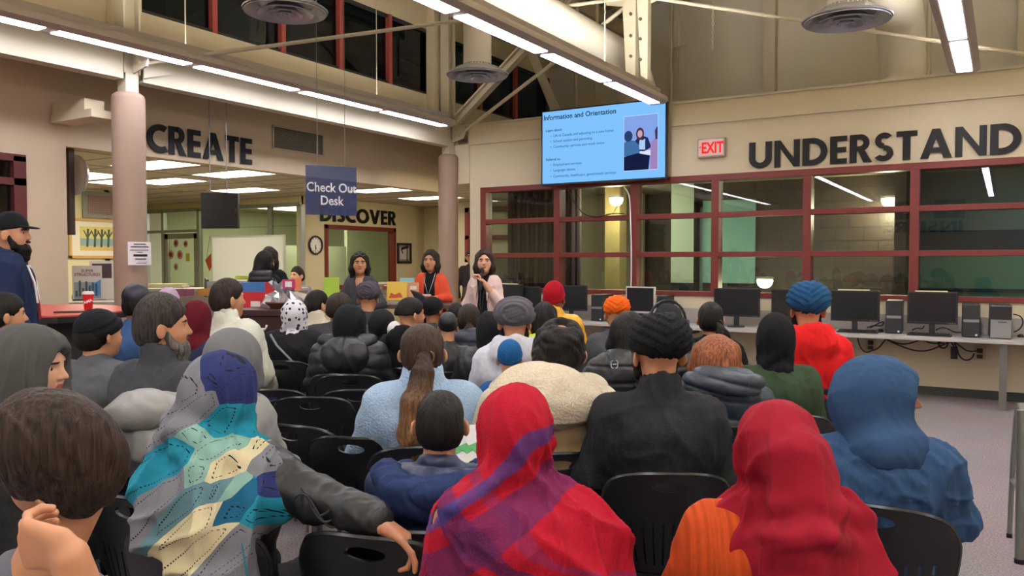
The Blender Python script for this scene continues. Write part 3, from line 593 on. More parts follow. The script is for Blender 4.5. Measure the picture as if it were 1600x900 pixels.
def bw(e,w_,h):
    q=MB(); q.bar((.018,-.12,.1),(.018,.15,.16),.01,.06); q.bar((.018,.1,.14),(.018,.1,-.2),.01,.03); q.bar((.018,-.12,.1),(.018,-.06,.0),.01,.03); q.build('dark_figure',M['dark'],e)
e=framed('framed_photograph','black and white photograph hung right of the red framed window','x',XD,14.93,1.76,.52,.48,M['dark'],mat('bw_mid','#8c8684',.7),mat('bw_light','#c9c0bc',.7),bw)
p=onX(163,321,-14.14)
e=thing('speaker_grille','grey framed red mesh vent high on the yellow wall','vent',(-14.14,p[1],p[2])); q=MB(); q.box((0,-.42,-.24),(.03,.42,.24)); q.build('frame',mat('grey_frame','#8d8f85',.6),e); q=MB(); q.box((.03,-.33,-.17),(.035,.33,.17)); q.build('mesh_panel',mat('rust_mesh','#9a6a62',.8),e)
q=MB()
for k in range(16): q.box((.035,-.32+k*.042,-.17),(.038,-.31+k*.042,.17))
for k in range(9): q.box((.035,-.33,-.16+k*.04),(.038,.33,-.152+k*.04))
q.build('grid_wire',mat('grey_frame','#8d8f85',.6),e)
# cupboard doors at opening edge (pale sliding door with pull)
e=thing('cupboard','pale tall cupboard with recessed pull beside the opening','cupboard',(-13.6,6.55,0)); q=MB(); q.box((-.3,-.35,0),(.3,.5,2.12)); q.build('body',mat('cupboard_paint','#cfd2c4',.6),e,bevel=.01); q=MB(); q.box((.3,-.3,.1),(.32,.45,2.05)); q.build('door',mat('cupboard_door','#dcdfce',.5),e); q=MB(); q.box((.32,.2,1.15),(.33,.26,1.35)); q.build('handle',M['dark'],e)
# whiteboard on stand
A=onY(333,372,9.9); B=onY(443,371,9.9); zb=1.02
e=thing('whiteboard','grey mobile whiteboard on a stand behind the dark vested woman','whiteboard',((A[0]+B[0])/2,9.9,0)); wd=(B[0]-A[0])
q=MB(); q.box((-wd/2,-.015,zb),(wd/2,.015,A[2])); q.build('board',mat('wb','#c9cdc6',.25),e)
q=MB()
for lo,hi in (((-wd/2-.03,zb-.03),(-wd/2,A[2]+.03)),((wd/2,zb-.03),(wd/2+.03,A[2]+.03)),((-wd/2,zb-.03),(wd/2,zb)),((-wd/2,A[2]),(wd/2,A[2]+.03))): q.box((lo[0],-.02,lo[1]),(hi[0],.02,hi[1]))
q.build('frame',M['alum'],e)
for s in (-1,1): q=MB(); q.box((s*wd/2-.02,-.02,0),(s*wd/2+.02,.02,zb)); q.box((s*wd/2-.02,-.3,0.0),(s*wd/2+.02,.3,.05)); q.build('leg',M['alum'],e)
# red framed window right of the second column, through the passage
e=thing('window_22',None,None); e['kind']='structure'; A=onY(728,325,14.6); B=onY(739.5,405,14.6)
q=MB(); x0,x1=A[0],A[0]+1.3; z0,z1=1.55,A[2]
for lo,hi in (((x0,z0),(x0+.1,z1)),((x1-.1,z0),(x1,z1)),((x0,z0),(x1,z0+.1)),((x0,z1-.1),(x1,z1)),((x0,z0+.5),(x1,z0+.58))): q.box((lo[0],14.55,lo[1]),(hi[0],14.7,hi[1]))
q.build('frame',M['red'],e)
q=MB(); q.box((x0-.4,14.7,0),(-6.0,14.8,ZC)); struct(q.build('wall_passage',M['wall']))
flat('stone_counter','grey speckled high counter in the passage behind the presenter','counter',(-8.6,12.6,0),(-7.2,12.9,1.62),mat('speckle','#8e8680',.8,var=.25,vscale=160))
# ================================================================ COMPUTER DESK along the wall
e=thing('computer_desk','long grey computer desk running along the window wall','desk',(0,0,0))
q=MB(); q.box((-6.6,9.82,.70),(2.6,YW-.02,.735)); q.build('desk_top',mat('laminate','#b4b0ab',.45,var=.06,vscale=300),e,bevel=.004)
q=MB(); q.box((-6.6,YW-.018,.74),(2.6,YW,.93)); struct(q.build('trim_9',mat('splash','#a19b95',.6)))
for x in (-6.3,-4.55,-3.5,-1.75,0,1.7): q=MB(); q.box((x-.035,9.87,0),(x+.035,9.93,.70)); q.box((x-.03,9.9,.62),(x+.03,10.5,.68)); q.build('leg',mat('desk_leg','#77746f',.45,.4),e)
BK=mat('pc_black','#1c1d20',.4); SCR=mat('screen_off','#26282b',.18); PCF=mat('pc_front','#2b2d30',.35); SIL=mat('pc_silver','#8e8f8f',.4,.4)
def facing(x,y): return 0
def monitor(px,yb,w_,h,label,bez=BK,rz=0,stick=False,zf=1.0,Y=10.2):
    p=onY(px,yb,Y); x=p[0]
    e=thing('computer_monitor',label,'monitor',(x,Y,.735),rz,'computer monitors on the desk')
    q=MB(); q.lathe([(0,0),(.11,0),(.11,.012),(.02,.02),(.0,.02)],n=24); q.build('base',BK,e,True); q=MB(); q.box((-.03,.01,.015),(.03,.04,.2)); q.build('stand',BK,e)
    q=MB(); z0=.13; t=.018
    q.box((-w_/2,.0,z0),(w_/2,.045,z0+h)); q.build('casing',bez,e,bevel=.006)
    q=MB(); q.box((-w_/2+t,-.004,z0+t+.01),(w_/2-t,.001,z0+h-t)); q.build('screen',SCR,e)
    q=MB()
    for k in range(4): q.box((w_/2-.03-k*.022,-.003,z0+.008),(w_/2-.02-k*.022,.0,z0+.014))
    q.build('button',SIL,e)
    if stick: q=MB(); q.box((-w_*.35,-.004,z0+h+.0),(w_*.3,.03,z0+h+.012)); q.build('paper_strip',mat('paper_strip','#e8dfa8',.8),e)
    return e
def pcx(px,py): return onZ(px,py,.74)
monitor(1335,505,.53,.36,'black monitor with paper strip behind the red hooded man',stick=True,Y=10.12); monitor(1456,510,.50,.36,'black monitor with paper strip right below UNDERSTAND lettering',stick=True,Y=10.12)
monitor(1150,500,.58,.36,'wide black monitor behind the ponytailed woman in black',Y=10.2); monitor(1232,495,.42,.36,'black monitor partly hidden by the blue turban',Y=10.2)
monitor(1000,490,.42,.36,'black monitor with a light grey bezel',bez=mat('lt_bezel','#c9c6bf',.4),Y=10.2); monitor(892,488,.46,.36,'black monitor beside the red knit beanie',Y=10.2,rz=.25)
monitor(797,478,.46,.36,'black monitor directly right of the woman with microphone',Y=10.25,rz=-.1,stick=True); monitor(826,480,.38,.33,'dark monitor between the presenter and the red beanie',Y=10.3)
def tower(px,w_,h,label,kind=0,Y=10.05,d=.42):
    p=onY(px,500,Y); e=thing('desktop_computer',label,'computer',(p[0],Y+.1,.735),R(3),'computer towers on the desk')
    q=MB(); q.box((-w_/2,-.0,.008),(w_/2,d-.02,h)); q.build('case',BK if kind<2 else PCF,e,bevel=.005)
    q=MB(); q.box((-w_/2+.003,-.012,.01),(w_/2-.003,.0,h-.005)); q.build('front_panel',PCF if kind<2 else SIL,e,bevel=.004)
    q=MB()
    if kind==2: q.box((-w_/2+.004,-.018,h*.58),(w_/2-.004,-.012,h-.01)); q.build('drive_bay',BK,e); q=MB(); q.box((-.03,-.016,h*.5),(.05,-.012,h*.52)); q.build('badge',M['dark'],e)
    else: q.box((-w_/2+.01,-.016,h*.47),(w_/2-.01,-.012,h*.55)); q.build('drive_bay',SIL,e); q=MB(); q.box((w_/2-.045,-.015,.02),(w_/2-.025,-.012,.04)); q.build('sticker',M['white'],e)
    return e
tower(928,.175,.37,'black computer tower between the red beanie and orange turban'); tower(1030,.15,.37,'black computer tower right of the light bezel monitor',Y=10.2)
tower(1395,.17,.38,'black computer tower with silver stripe right of the first paper strip monitor',1); tower(1517,.17,.36,'narrow black computer tower with silver stripe near the silver one',1,Y=9.98); tower(1564,.20,.36,'silver and black computer tower at the end of the desk',2,Y=9.95)
def keyboard(px,py,label):
    p=onZ(px,py,.74); e=thing('keyboard',label,'keyboard',(p[0],p[1],.736),0,'computer keyboards'); q=MB(); q.prism([(-.22,-.07,0),(-.22,.07,0),(-.22,.07,.022),(-.22,-.07,.012)],(.44,0,0)); q.build('body',BK,e); q=MB()
    for i in range(5):
        for j in range(15): q.box((-.2+j*.027,-.055+i*.024,.014+i*.002),(-.178+j*.027,-.036+i*.024,.022+i*.002))
    q.build('keys',M['dark'],e)
keyboard(1340,519,'black keyboard before the monitor behind the red hoodie'); keyboard(1452,524,'black keyboard below the monitor under UNDERSTAND')
def mouse(px,py,label):
    p=onZ(px,py,.74); q=MB(); n=12
    for k in range(1): q.lathe([(.001,.034),(.018,.032),(.03,.02),(.034,.006),(.033,0)],(0,0,0),16)
    o=q.build('computer_mouse',BK,None,True); o.location=(p[0],p[1],.736); o.scale=(1,1.7,1); tag(o,label,'mouse','computer mice')
mouse(1376,518,'black mouse beside the keyboard behind the red hoodie'); mouse(1509,525,'black mouse before the narrow striped tower'); mouse(1595,526,'black mouse at the desk end by the silver tower')
def wob(pts,Yf,z=None): return [onY(x,y,Yf) for x,y in pts]
CC=[('black cable sagging under the desk beside the red hoodie',[(1340,528),(1342,540),(1352,552),(1362,548),(1372,545),(1380,535),(1384,530)]),('black cable swag along the underside of the desk',[(1384,530),(1400,538),(1430,549),(1452,548),(1470,540),(1490,532)]),('second black cable hanging below the desk edge',[(1384,529),(1405,539),(1425,536),(1440,530),(1458,538),(1475,536)]),('coiled black cable bundle beneath the desk',[(1466,533),(1466,542),(1476,545),(1482,538),(1478,531),(1468,533),(1467,543),(1477,544)]),('black cable drooping to the wall socket',[(1490,533),(1496,545),(1498,556),(1508,564),(1520,560),(1522,552)]),('black cable across to the right wall socket',[(1490,533),(1505,545),(1515,550),(1528,548)]),('black cable straight down from the power brick',[(1486,534),(1492,542),(1493,556),(1492,560)])]
for l,p in CC: cable('power_cable',l,wob(p,10.35),.008,group='cables under the desk')
CD=[('black cable behind the keyboard under the strip monitor',[(1355,512),(1365,508),(1378,510),(1382,502),(1372,505),(1360,512)]),('black cable between the tower and second strip monitor',[(1425,516),(1432,512),(1442,515),(1444,509)]),('black cable leading to the narrow tower',[(1462,516),(1470,511),(1482,514),(1492,520),(1502,519)]),('black cable loop right of the silver tower',[(1583,491),(1594,492),(1600,503),(1593,516),(1584,519)])]
for l,p in CD: cable('monitor_cable',l,wob(p,10.3),.007,group='cables on the desk')
def outlet(px,py,label):
    p=onY(px,py,YW-.01); e=thing('wall_socket',label,'socket',p,group='wall sockets'); q=MB(); q.box((-.06,-.01,-.08),(.06,.0,.08)); q.build('plate',mat('outlet_ivory','#c2b089',.5),e,bevel=.003); q=MB(); q.box((-.03,-.045,.0),(.03,-.01,.05)); q.box((-.03,-.045,-.06),(.03,-.01,-.02)); q.build('plug',M['dark'],e)
outlet(1361,538,'ivory wall socket under the desk beside the middle leg'); outlet(1531,551,'ivory wall socket under the desk near the silver tower')
p=onY(1491,551,10.4); flat('power_brick','black power brick hanging below the desk','power brick',p-np.array((.035,.03,.07)),p+np.array((.035,0,.07)),BK)
# ================================================================ red counter, cup, display books
p=onZ(40,487,1.1)
e=thing('red_counter','counter with red top and black edge in front of the column','counter',(0,0,0)); 
a=onZ(-60,478,1.1); 
pts=[onZ(x,y,1.15) for x,y in ((-20,479),(62,477),(130,476),(180,478),(203,482),(198,486),(160,491),(90,495),(0,496),(-20,496))]
q=MB(); q.prism([(p_[0],p_[1],1.145) for p_ in pts],(0,0,.012)); q.build('counter_top',mat('red_laminate','#c0473f',.35),e)
q=MB(); q.prism([(p_[0],p_[1],1.10) for p_ in pts],(0,0,.045)); q.build('edge_band',M['dark'],e)
c=sum(pts)/len(pts); q=MB(); q.box((c[0]-.5,c[1]-.25,0),(c[0]+.2,c[1]+.25,1.10)); q.build('cabinet',mat('counter_grey','#4a4644',.7),e)
p=onZ(138,485,1.157); e=thing('coffee_cup','red paper coffee cup with white lid on the red counter','cup',p); 
q=MB(); q.lathe([(0,0),(.031,0),(.042,.135),(0,.135)],n=24); q.build('cup_body',mat('cup_red','#c3161e',.4),e,True); q=MB(); q.lathe([(.045,.133),(.046,.142),(.041,.152),(.039,.157),(0,.157)],n=24); q.build('lid',M['white'],e,True)
t_=text('cup_print','AMA',.032,M['white'],e,(-.028,-.046,.055),(PI/2-.08,0,0),.001,.001); e.rotation_euler=(0,0,YAW+R(25)); t_.rotation_euler=(PI/2-.1,-.35,0)
p=onZ(112,488,1.158); e=thing('phone','dark phone lying on the red counter beside the cup','phone',p,R(50)); q=MB(); q.box((-.12,-.05,0),(.12,.05,.012)); q.build('body',mat('brown_case','#4a2a26',.4),e,bevel=.004)
# display books near the opening
def book(name,label,c,w_,h,rz,cover,tilt=.15,th=.03,draw=None,group=None,cat='book'):
    e=thing(name,label,cat,c,rz,group); e.rotation_euler=(-tilt,0,rz)
    q=MB(); q.box((-w_/2,0,0),(w_/2,.003,h)); q.box((-w_/2,th,0),(w_/2,th+.003,h)); q.box((-w_/2-.002,0,0),(-w_/2+.002,th,h)); q.build('cover',cover,e)
    q=MB(); q.box((-w_/2+.003,.003,.004),(w_/2-.004,th,h-.004)); q.build('pages',mat('pages','#e6dfca',.8),e)
    if draw: draw(e,w_,h)
    return e
def shelf(name,label,c,w_,d,h,rz=0,m_=None,cat='desk',th=.04):
    e=thing(name,label,cat,(c[0],c[1],0),rz); q=MB(); q.box((-w_/2,-d/2,h-th),(w_/2,d/2,h)); q.build('top',m_ or mat('grey_lam','#b2aca2',.6),e,bevel=.003)
    q=MB(); q.box((-w_/2+.02,-d/2+.02,0),(w_/2-.02,d/2-.02,h-th)); q.build('front_panel',mat('panel_taupe','#a0968a',.8),e); return e
VY=YAW+R(20)
c=atd(137,470,9.4); shelf('display_shelf','grey shelf unit holding the Super Structures book','desk' and (c[0]-.15,c[1]+.3),1.5,.5,c[2]-.02+.0,R(60),cat='shelf')
def ss(e,w_,h):
    text('title','SUPER\nSTRUCTURES',.048,mat('title_red','#8a4a44',.7),e,(0,-.002,h*.80),RX,.0005,.0008,.93,'CENTER',lh=.9)
    q=MB(); q.mi(0).box((-w_*.45,-.003,h*.02),(w_*.45,-.001,h*.5)); q.mi(1).prism([(w_*.1,-.004,h*.4),(w_*.45,-.004,h*.58),(w_*.45,-.004,h*.1),(w_*.2,-.004,h*.1)],(0,.001,0)); q.mi(2)
    for k in range(7): q.box((-w_*.4+k*w_*.11,-.005,h*.08),(-w_*.33+k*w_*.11,-.003,h*(.25+.3*abs(math.sin(k*1.7)))))
    q.build('cover_art',[mat('art_grey','#8b979c',.6),mat('art_blue','#4a86b8',.6),mat('art_teal','#3c5058',.6)],e)
c=atd(137,467,9.2); book('super_structures_book'.replace('super_structures_',''),'large book titled Super Structures standing on display',c,.30,.38,YAW+R(28),mat('ss_cover','#c5bfb8',.5),.08,draw=ss)
c=atd(160,468,9.6); book('magazine','white and dark poster booklet behind the Super Structures book',c,.26,.46,YAW+R(28),mat('mag','#dcd6c8',.6),.05,draw=lambda e,w_,h:(lambda q:(q.box((-w_*.4,-.003,h*.55),(w_*.4,-.001,h*.93)),q.build('cover_art',mat('mag_dark','#4a3438',.6),e)))(MB()),cat='magazine')
c=atd(172,470,9.5); 
e=thing('office_chair','black office chair back peeking behind the column','chair',(c[0]-1.0,c[1]+.35,0),R(60)); q=MB(); q.lathe([(.0,.95),(.16,.97),(.2,1.1),(.17,1.28),(.0,1.33)],n=20); o=q.build('backrest',M['dark'],e,True); o.scale=(1,.35,1); q=MB(); q.tube([(0,0,.4),(0,0,1.0)],.03); q.build('post',M['dark'],e); q=MB(); q.lathe([(0,.4),(.24,.4),(.25,.46),(0,.5)],n=20); q.build('seat',M['dark'],e,True)
q=MB()
for k in range(5): a=2*PI*k/5; q.bar((0,0,.08),(.3*math.cos(a),.3*math.sin(a),.04),.04,.04)
q.box((-.02,-.02,.05),(.02,.02,.4)); q.build('base',M['dark'],e)
# low service desks behind the crowd
c=atd(300,470,10.5); shelf('service_desk','grey service desk with papers behind the maroon hijab',(c[0]-.25,c[1]+.45),2.6,.6,c[2]+.15,R(32),cat='desk'); 
c=atd(395,470,10.2); shelf('service_counter','taupe counter end left of the dark vested woman',(c[0]+.35,c[1]-.25),.7,.35,c[2]+.27,R(60),cat='counter')
c=atd(330,455,10.6)
e=thing('wooden_tray','small orange wooden tray on the service desk','tray',atd(328,462,10.2),R(32)); q=MB(); q.box((-.12,-.1,0),(.12,-.09,.09)); q.box((-.12,.09,0),(.12,.1,.09)); q.box((-.12,-.1,0),(-.11,.1,.09)); q.box((.11,-.1,0),(.12,.1,.09)); q.box((-.12,-.1,0),(.12,.1,.01)); q.build('box',mat('tray_wood','#c58a3c',.6),e)
e=thing('display_stand','dark framed display stand leaning on the service desk','display stand',atd(321,464,10.3),R(-20)); q=MB(); q.prism([(-.06,0,0),(.05,0,0),(.05,0,.22),(-.03,0,.25)],(0,.03,0)); q.build('panel',mat('plum_dark','#3b2c33',.5),e); q=MB(); q.box((.05,-.0,0),(.065,.12,.2)); q.build('back_leg',M['grey'],e)
for i,(px,py,w_,col,l) in enumerate(((262,450,.5,'#d8d0a2','stack of pale yellow papers on the far desk'),(392,437,.36,'#cfdf62','lime green folder on the taupe counter'),(288,462,.16,'#8a4a66','small plum box on the service desk'))):
    e=thing('paper_stack' if i<2 else 'small_box',l,'papers' if i<2 else 'box',atd(px,py,10.4),R(32)); q=MB()
    for k in range(3 if i<2 else 1): q.box((-w_/2+.01*k,-.12,k*.02),(w_/2-.02*k,.12,k*.02+.015+(.07 if i==2 else 0)))
    q.build('sheets' if i<2 else 'body',mat('stk%d'%i,col,.7),e)
# red booths / books left of the dotted scarf
for i,(px,py,w_,h,cols,l) in enumerate(((402,500,.34,.40,('#3f74b0','#c9282c','#e7dcd0'),'red and blue book display box left of the dotted headscarf'),(413,502,.16,.33,('#d9a13c','#c9282c','#c98c50'),'orange and red book standing beside the display box'))):
    e=thing('display_box' if i==0 else 'book',l,'display box' if i==0 else 'book',atd(px,py,8.6+.1*i),YAW); q=MB(); q.mi(1).box((-w_/2,0,0),(w_/2,.12,h*.75)); q.mi(0).box((-w_/2,0,h*.75),(w_/4,.12,h)); q.mi(1).box((w_/4,0,h*.75),(w_/2,.12,h)); q.mi(2).box((-w_*.2,-.004,h*.25),(w_*.1,0,h*.5)); q.build('cover',[mat('db%d%d'%(i,k),c_,.5) for k,c_ in enumerate(cols)],e)
c=atd(403,505,8.7); shelf('book_table','low table carrying the red display box',(c[0],c[1]+.25),.9,.5,c[2],YAW,cat='table')
# gift basket wrapped in film
c=atd(446,500,8.0)
e=thing('gift_basket','gift basket wrapped in shiny clear film with pink card','gift basket',(c[0],c[1],1.10),YAW)
film=mat('shiny_film','#cfccd2',.12,.55); q=MB(); v=[];f=[];n=28
for j,(r,z) in enumerate(((.12,.02),(.17,.05),(.15,.10),(.07,.14),(.04,.16),(.09,.21),(.11,.25))):
    for k in range(n): a=2*PI*k/n; rr=r*(1+.28*math.sin(k*2.6+j)*(.4+.6*math.sin(j*1.3+k)**2)); v.append((rr*math.cos(a)*1.3,rr*math.sin(a)*.8,z+.035*math.sin(k*1.9+j*2)))
for j in range(6):
    for k in range(n): f.append((j*n+k,j*n+(k+1)%n,(j+1)*n+(k+1)%n,(j+1)*n+k))
q.add(v,f); q.build('film_wrap',film,e)
q=MB(); q.lathe([(0,-.0),(.14,0),(.2,.06),(.19,.07),(.13,.02)],n=24); q.build('basket',mat('wicker','#6a4a2c',.8),e,True)
q=MB(); q.box((.02,-.16,.2),(.14,-.155,.29)); q.build('card',mat('pink_card','#c8327a',.6),e); q=MB(); q.box((.045,-.163,.215),(.11,-.16,.27)); q.build('card_label',M['white'],e); q=MB(); q.box((.13,-.15,.18),(.2,-.145,.3)); q.build('tag_card',mat('orange_card','#e68a5c',.6),e)
e=thing('gift_table','brown wooden cart under the gift basket','cart',(c[0]-.0,c[1],0),YAW); q=MB(); q.box((-.42,-.28,1.04),(.3,.28,1.10)); q.build('top',mat('cart_brown','#3a201c',.45),e,bevel=.005)
q=MB(); q.box((-.40,-.26,.1),(.28,.26,1.04)); q.build('body',mat('cart_brown','#3a201c',.45),e); q=MB(); q.tube([(-.3,-.29,.95),(-.3,-.33,.92),(-.1,-.33,.92),(-.1,-.29,.95)],.012); q.build('handle',M['white'],e)
# book display table between the presenters
c=atd(628,470,9.0)
e=thing('book_display_table','dark folding table holding displayed children books','table',(c[0],c[1],0),R(30)); zt=c[2]-.03; q=MB(); q.box((-.95,-.35,zt-.04),(.75,.35,zt)); q.build('table_top',mat('dark_top','#4a3c34',.5),e)
for sx in (-.85,.65):
    for sy in (-.3,.3): q=MB(); q.tube([(sx,sy,0),(sx,sy,zt-.04)],.015); q.build('leg',mat('table_leg','#4d4b48',.4,.5),e)
bks=[(588,470,.14,.19,'#8a6a4a','brown patterned book at the left end of the display'),(602,468,.17,.20,'#c9c3a4','cream book with a round emblem cover'),(620,469,.22,.21,'#e3bd3e','yellow picture book with red autumn scene'),(634,467,.16,.24,'#7fb4b8','pale blue book standing behind the yellow book'),(645,469,.12,.20,'#c98a5a','tan book beside the black bag'),(603,452,.16,.06,'#a8404a','small red and white title card behind the cream book')]
for i,(px,py,w_,h,c_,l) in enumerate(bks):
    def dr(e,w,hh,i=i):
        q=MB()
        if i==1: q.lathe([(w*.22,0),(w*.26,0),(w*.26,.001),(w*.22,.001)],(0,-.002,hh*.5),20,'y'); q.build('cover_art',M['grey'],e)
        elif i==2: q.prism([(-w*.4,-.002,hh*.1),(-w*.3,-.002,hh*.4),(-w*.1,-.002,hh*.3),(w*.15,-.002,hh*.42),(w*.3,-.002,hh*.15)],(0,.001,0)); q.build('cover_art',mat('art_red','#c44a2a',.6),e); 
        else: q.box((-w*.3,-.002,hh*.6),(w*.3,0,hh*.8)); q.build('cover_art',mat('art_pale','#d8cfc0',.6),e)
    book('book',l,atd(px,py,8.9+.08*(i%2)),w_,h,YAW-R(8)+R(5)*(i%3),mat('bk%d'%i,c_,.5),.25,.015,dr,'picture books on the display table')
e=thing('black_bag','black pointed laptop sleeve leaning beside the displayed books','bag',atd(652,476,8.6),YAW); q=MB(); q.prism([(-.08,0,.16),(.0,0,.02),(.1,0,-.02),(.14,0,.04),(.02,0,.13)],(0,.05,0)); q.build('sleeve',M['dark'],e,bevel=.01)
p=atd(518,452,9.4); e=thing('paper_sign','lime green paper sign standing behind the bun hairstyle','sign',(p[0],p[1],p[2]),YAW); q=MB(); q.box((-.09,0,-.14),(.09,.003,.14)); q.build('sheet',mat('lime','#b4d850',.7),e); q=MB(); q.bar((.03,-.003,-.09),(.05,-.003,-.04),.012,.002,(0,1,0)); q.bar((-.02,-.003,-.08),(.02,-.003,-.07),.012,.002,(0,1,0)); q.build('marker_stroke',M['blackmat'],e)
# metal legged stool at right edge
e=thing('metal_stool','grey metal framed chair cut by the right edge of the photo','chair',(0,0,0))
f1=onZ(1593,880,0); f2=onZ(1577,840,0); GM=mat('grey_tube','#7e827c',.35,.6)
def leg(px_top,py_top,foot,r,foot_r,topz=.78):
    d=ray(px_top,py_top); a=C0+d*(np.linalg.norm(foot[:2])/np.linalg.norm(d[:2])); q=MB(); m1=foot*.35+a*.65; m1[:2]=foot[:2]*.5+a[:2]*.5; q.tube([foot,m1,a+np.array((0.0,0,-.05)),a+(a-foot)*np.array((.4,.4,0.05))],r,12); q.build('leg',GM,e,True); q=MB(); q.lathe([(0,0),(r*1.15,0),(r*1.15,.025),(0,.025)],foot,12); q.build('rubber_foot',M['dark'],e,True); return a
a1=leg(1596,652,f1,.022,.025); a2=leg(1588,640,f2,.013,.016)
q=MB(); q.tube([onZ(1577,764,0.28) if 0 else f2*.55+a2*.45,f1*.5+a1*.5],.014,8); q.build('stretcher',GM,e)
b1=f1+np.array((.45,.15,0)); b2=f2+np.array((.45,.15,0))
for b in (b1,b2): q=MB(); q.tube([b,b+np.array((0,0,.75))],.016,10); q.build('leg',GM,e,True)
sm=(a1+a2)/2; q=MB(); q.prism([(a1[0],a1[1],.74),(a2[0],a2[1],.74),(b2[0],b2[1],.74),(b1[0],b1[1],.74)],(0,0,.03)); q.build('seat',GM,e,bevel=.01)
# ================================================================ SURFACE ENGINE (signed distance -> quads)
f32=np.float32
def nz(v): v=np.array(v,float); return v/(np.linalg.norm(v)+1e-9)
def rotm(yaw=0,pitch=0,roll=0):
    return np.array(Matrix.Rotation(yaw,3,'Z')@Matrix.Rotation(pitch,3,'X')@Matrix.Rotation(roll,3,'Y'))
I3=np.eye(3)
class G:
    def __init__(s,lo,hi,res):
        s.lo=np.array(lo,float); s.res=res; n=[int(math.ceil((h-l)/res))+1 for l,h in zip(lo,hi)]
        s.ax=[(s.lo[i]+res*np.arange(n[i])).astype(f32) for i in range(3)]; s.d=np.full(n,.2,f32); s.R=I3; s.t=np.zeros(3)
    def frame(s,R_=None,t=None): s.R=I3 if R_ is None else R_; s.t=np.zeros(3) if t is None else np.array(t,float); return s
    def loc(s,c,rad):
        k_=float(np.linalg.norm(s.R[:,0])); s.k_=k_; rad=rad*k_; w=s.R@np.array(c,float)+s.t; sl=[]; ax=[]
        for i in range(3):
            a=int(np.searchsorted(s.ax[i],w[i]-rad)); b=int(np.searchsorted(s.ax[i],w[i]+rad)); sl.append(slice(a,b)); ax.append(s.ax[i][a:b])
        if min(len(a) for a in ax)==0: return None,None
        X,Y,Z=ax[0][:,None,None]-s.t[0],ax[1][None,:,None]-s.t[1],ax[2][None,None,:]-s.t[2]; r=(s.R/(k_*k_)).astype(f32)
        return tuple(sl),(r[0,0]*X+r[1,0]*Y+r[2,0]*Z,r[0,1]*X+r[1,1]*Y+r[2,1]*Z,r[0,2]*X+r[1,2]*Y+r[2,2]*Z)
    def op(s,sl,v,k,mode):
        d=s.d[sl]; v=v*f32(s.k_)
        if mode=='cut': 
            v=-v; h=np.maximum(k-np.abs(d-v),0)/max(k,1e-6); s.d[sl]=np.maximum(d,v)+h*h*k/4
        else: h=np.maximum(k-np.abs(d-v),0)/max(k,1e-6); s.d[sl]=np.minimum(d,v)-h*h*k/4
    def ell(s,c,r,k=.03,mode='add',R2=None):
        r=[r]*3 if not hasattr(r,'__len__') else r
        R0,t0=s.R,s.t
        if R2 is not None: s.t=s.R@np.array(c,float)+s.t; s.R=s.R@R2; c=(0,0,0)
        sl,p=s.loc(c,max(r)+k+.03)
        if sl is not None:
            x,y,z=[(p[i]-c[i]) for i in range(3)]; k0=np.sqrt((x/r[0])**2+(y/r[1])**2+(z/r[2])**2); k1=np.sqrt((x/r[0]**2)**2+(y/r[1]**2)**2+(z/r[2]**2)**2)
            s.op(sl,(k0*(k0-1)/np.maximum(k1,1e-6)).astype(f32),k,mode)
        s.R,s.t=R0,t0; return s
    def cap(s,a,b,ra,rb=None,k=.03,mode='add'):
        rb=ra if rb is None else rb; a=np.array(a,float); b=np.array(b,float); L_=np.linalg.norm(b-a)
        sl,p=s.loc((a+b)/2,L_/2+max(ra,rb)+k+.02)
        if sl is None: return s
        ba=b-a; q=[p[i]-a[i] for i in range(3)]; t=np.clip((q[0]*ba[0]+q[1]*ba[1]+q[2]*ba[2])/max(L_*L_,1e-9),0,1)
        s.op(sl,(np.sqrt((q[0]-t*ba[0])**2+(q[1]-t*ba[1])**2+(q[2]-t*ba[2])**2)-(ra+(rb-ra)*t)).astype(f32),k,mode); return s
    def chain(s,pts,rs,k=.02,mode='add'):
        for i in range(len(pts)-1): s.cap(pts[i],pts[i+1],rs[i],rs[i+1],k,mode)
        return s
    def cutplane(s,n,o,k=.01):      # removes the side n points to
        n=nz(s.R@np.array(n,float)); o=s.R@np.array(o,float)+s.t
        v=(s.ax[0][:,None,None]-o[0])*n[0]+(s.ax[1][None,:,None]-o[1])*n[1]+(s.ax[2][None,None,:]-o[2])*n[2]
        d=s.d; h=np.maximum(k-np.abs(d-v),0)/k; s.d=(np.maximum(d,v)+h*h*k/4).astype(f32); return s
    def mesh(s):
        d=s.d.copy(); d[0]=d[-1]=.1; d[:,0]=d[:,-1]=.1; d[:,:,0]=d[:,:,-1]=.1
        n=d.shape; S=(d<0); c=S[:-1,:-1,:-1].astype(np.int8)
        for i,j,k in ((1,0,0),(0,1,0),(0,0,1),(1,1,0),(1,0,1),(0,1,1),(1,1,1)): c=c+S[i:n[0]-1+i,j:n[1]-1+j,k:n[2]-1+k]
        act=(c>0)&(c<8); I=np.argwhere(act); idm=np.full(act.shape,-1,np.int32); idm[tuple(I.T)]=np.arange(len(I))
        cs=[(0,0,0),(1,0,0),(0,1,0),(1,1,0),(0,0,1),(1,0,1),(0,1,1),(1,1,1)]
        V=[d[I[:,0]+a,I[:,1]+b,I[:,2]+e] for a,b,e in cs]; acc=np.zeros((len(I),3)); cnt=np.zeros(len(I))
        for a in range(8):
            for b in range(a+1,8):
                if sum(x!=y for x,y in zip(cs[a],cs[b]))!=1: continue
                m_=(V[a]<0)!=(V[b]<0); t=V[a]/(V[a]-V[b]+1e-12); t=np.where(m_,t,0)
                pa,pb=np.array(cs[a]),np.array(cs[b]); acc+=np.where(m_[:,None],pa+(pb-pa)*t[:,None],0); cnt+=m_
        v=s.lo+(I+acc/np.maximum(cnt,1)[:,None])*s.res; F_=[]
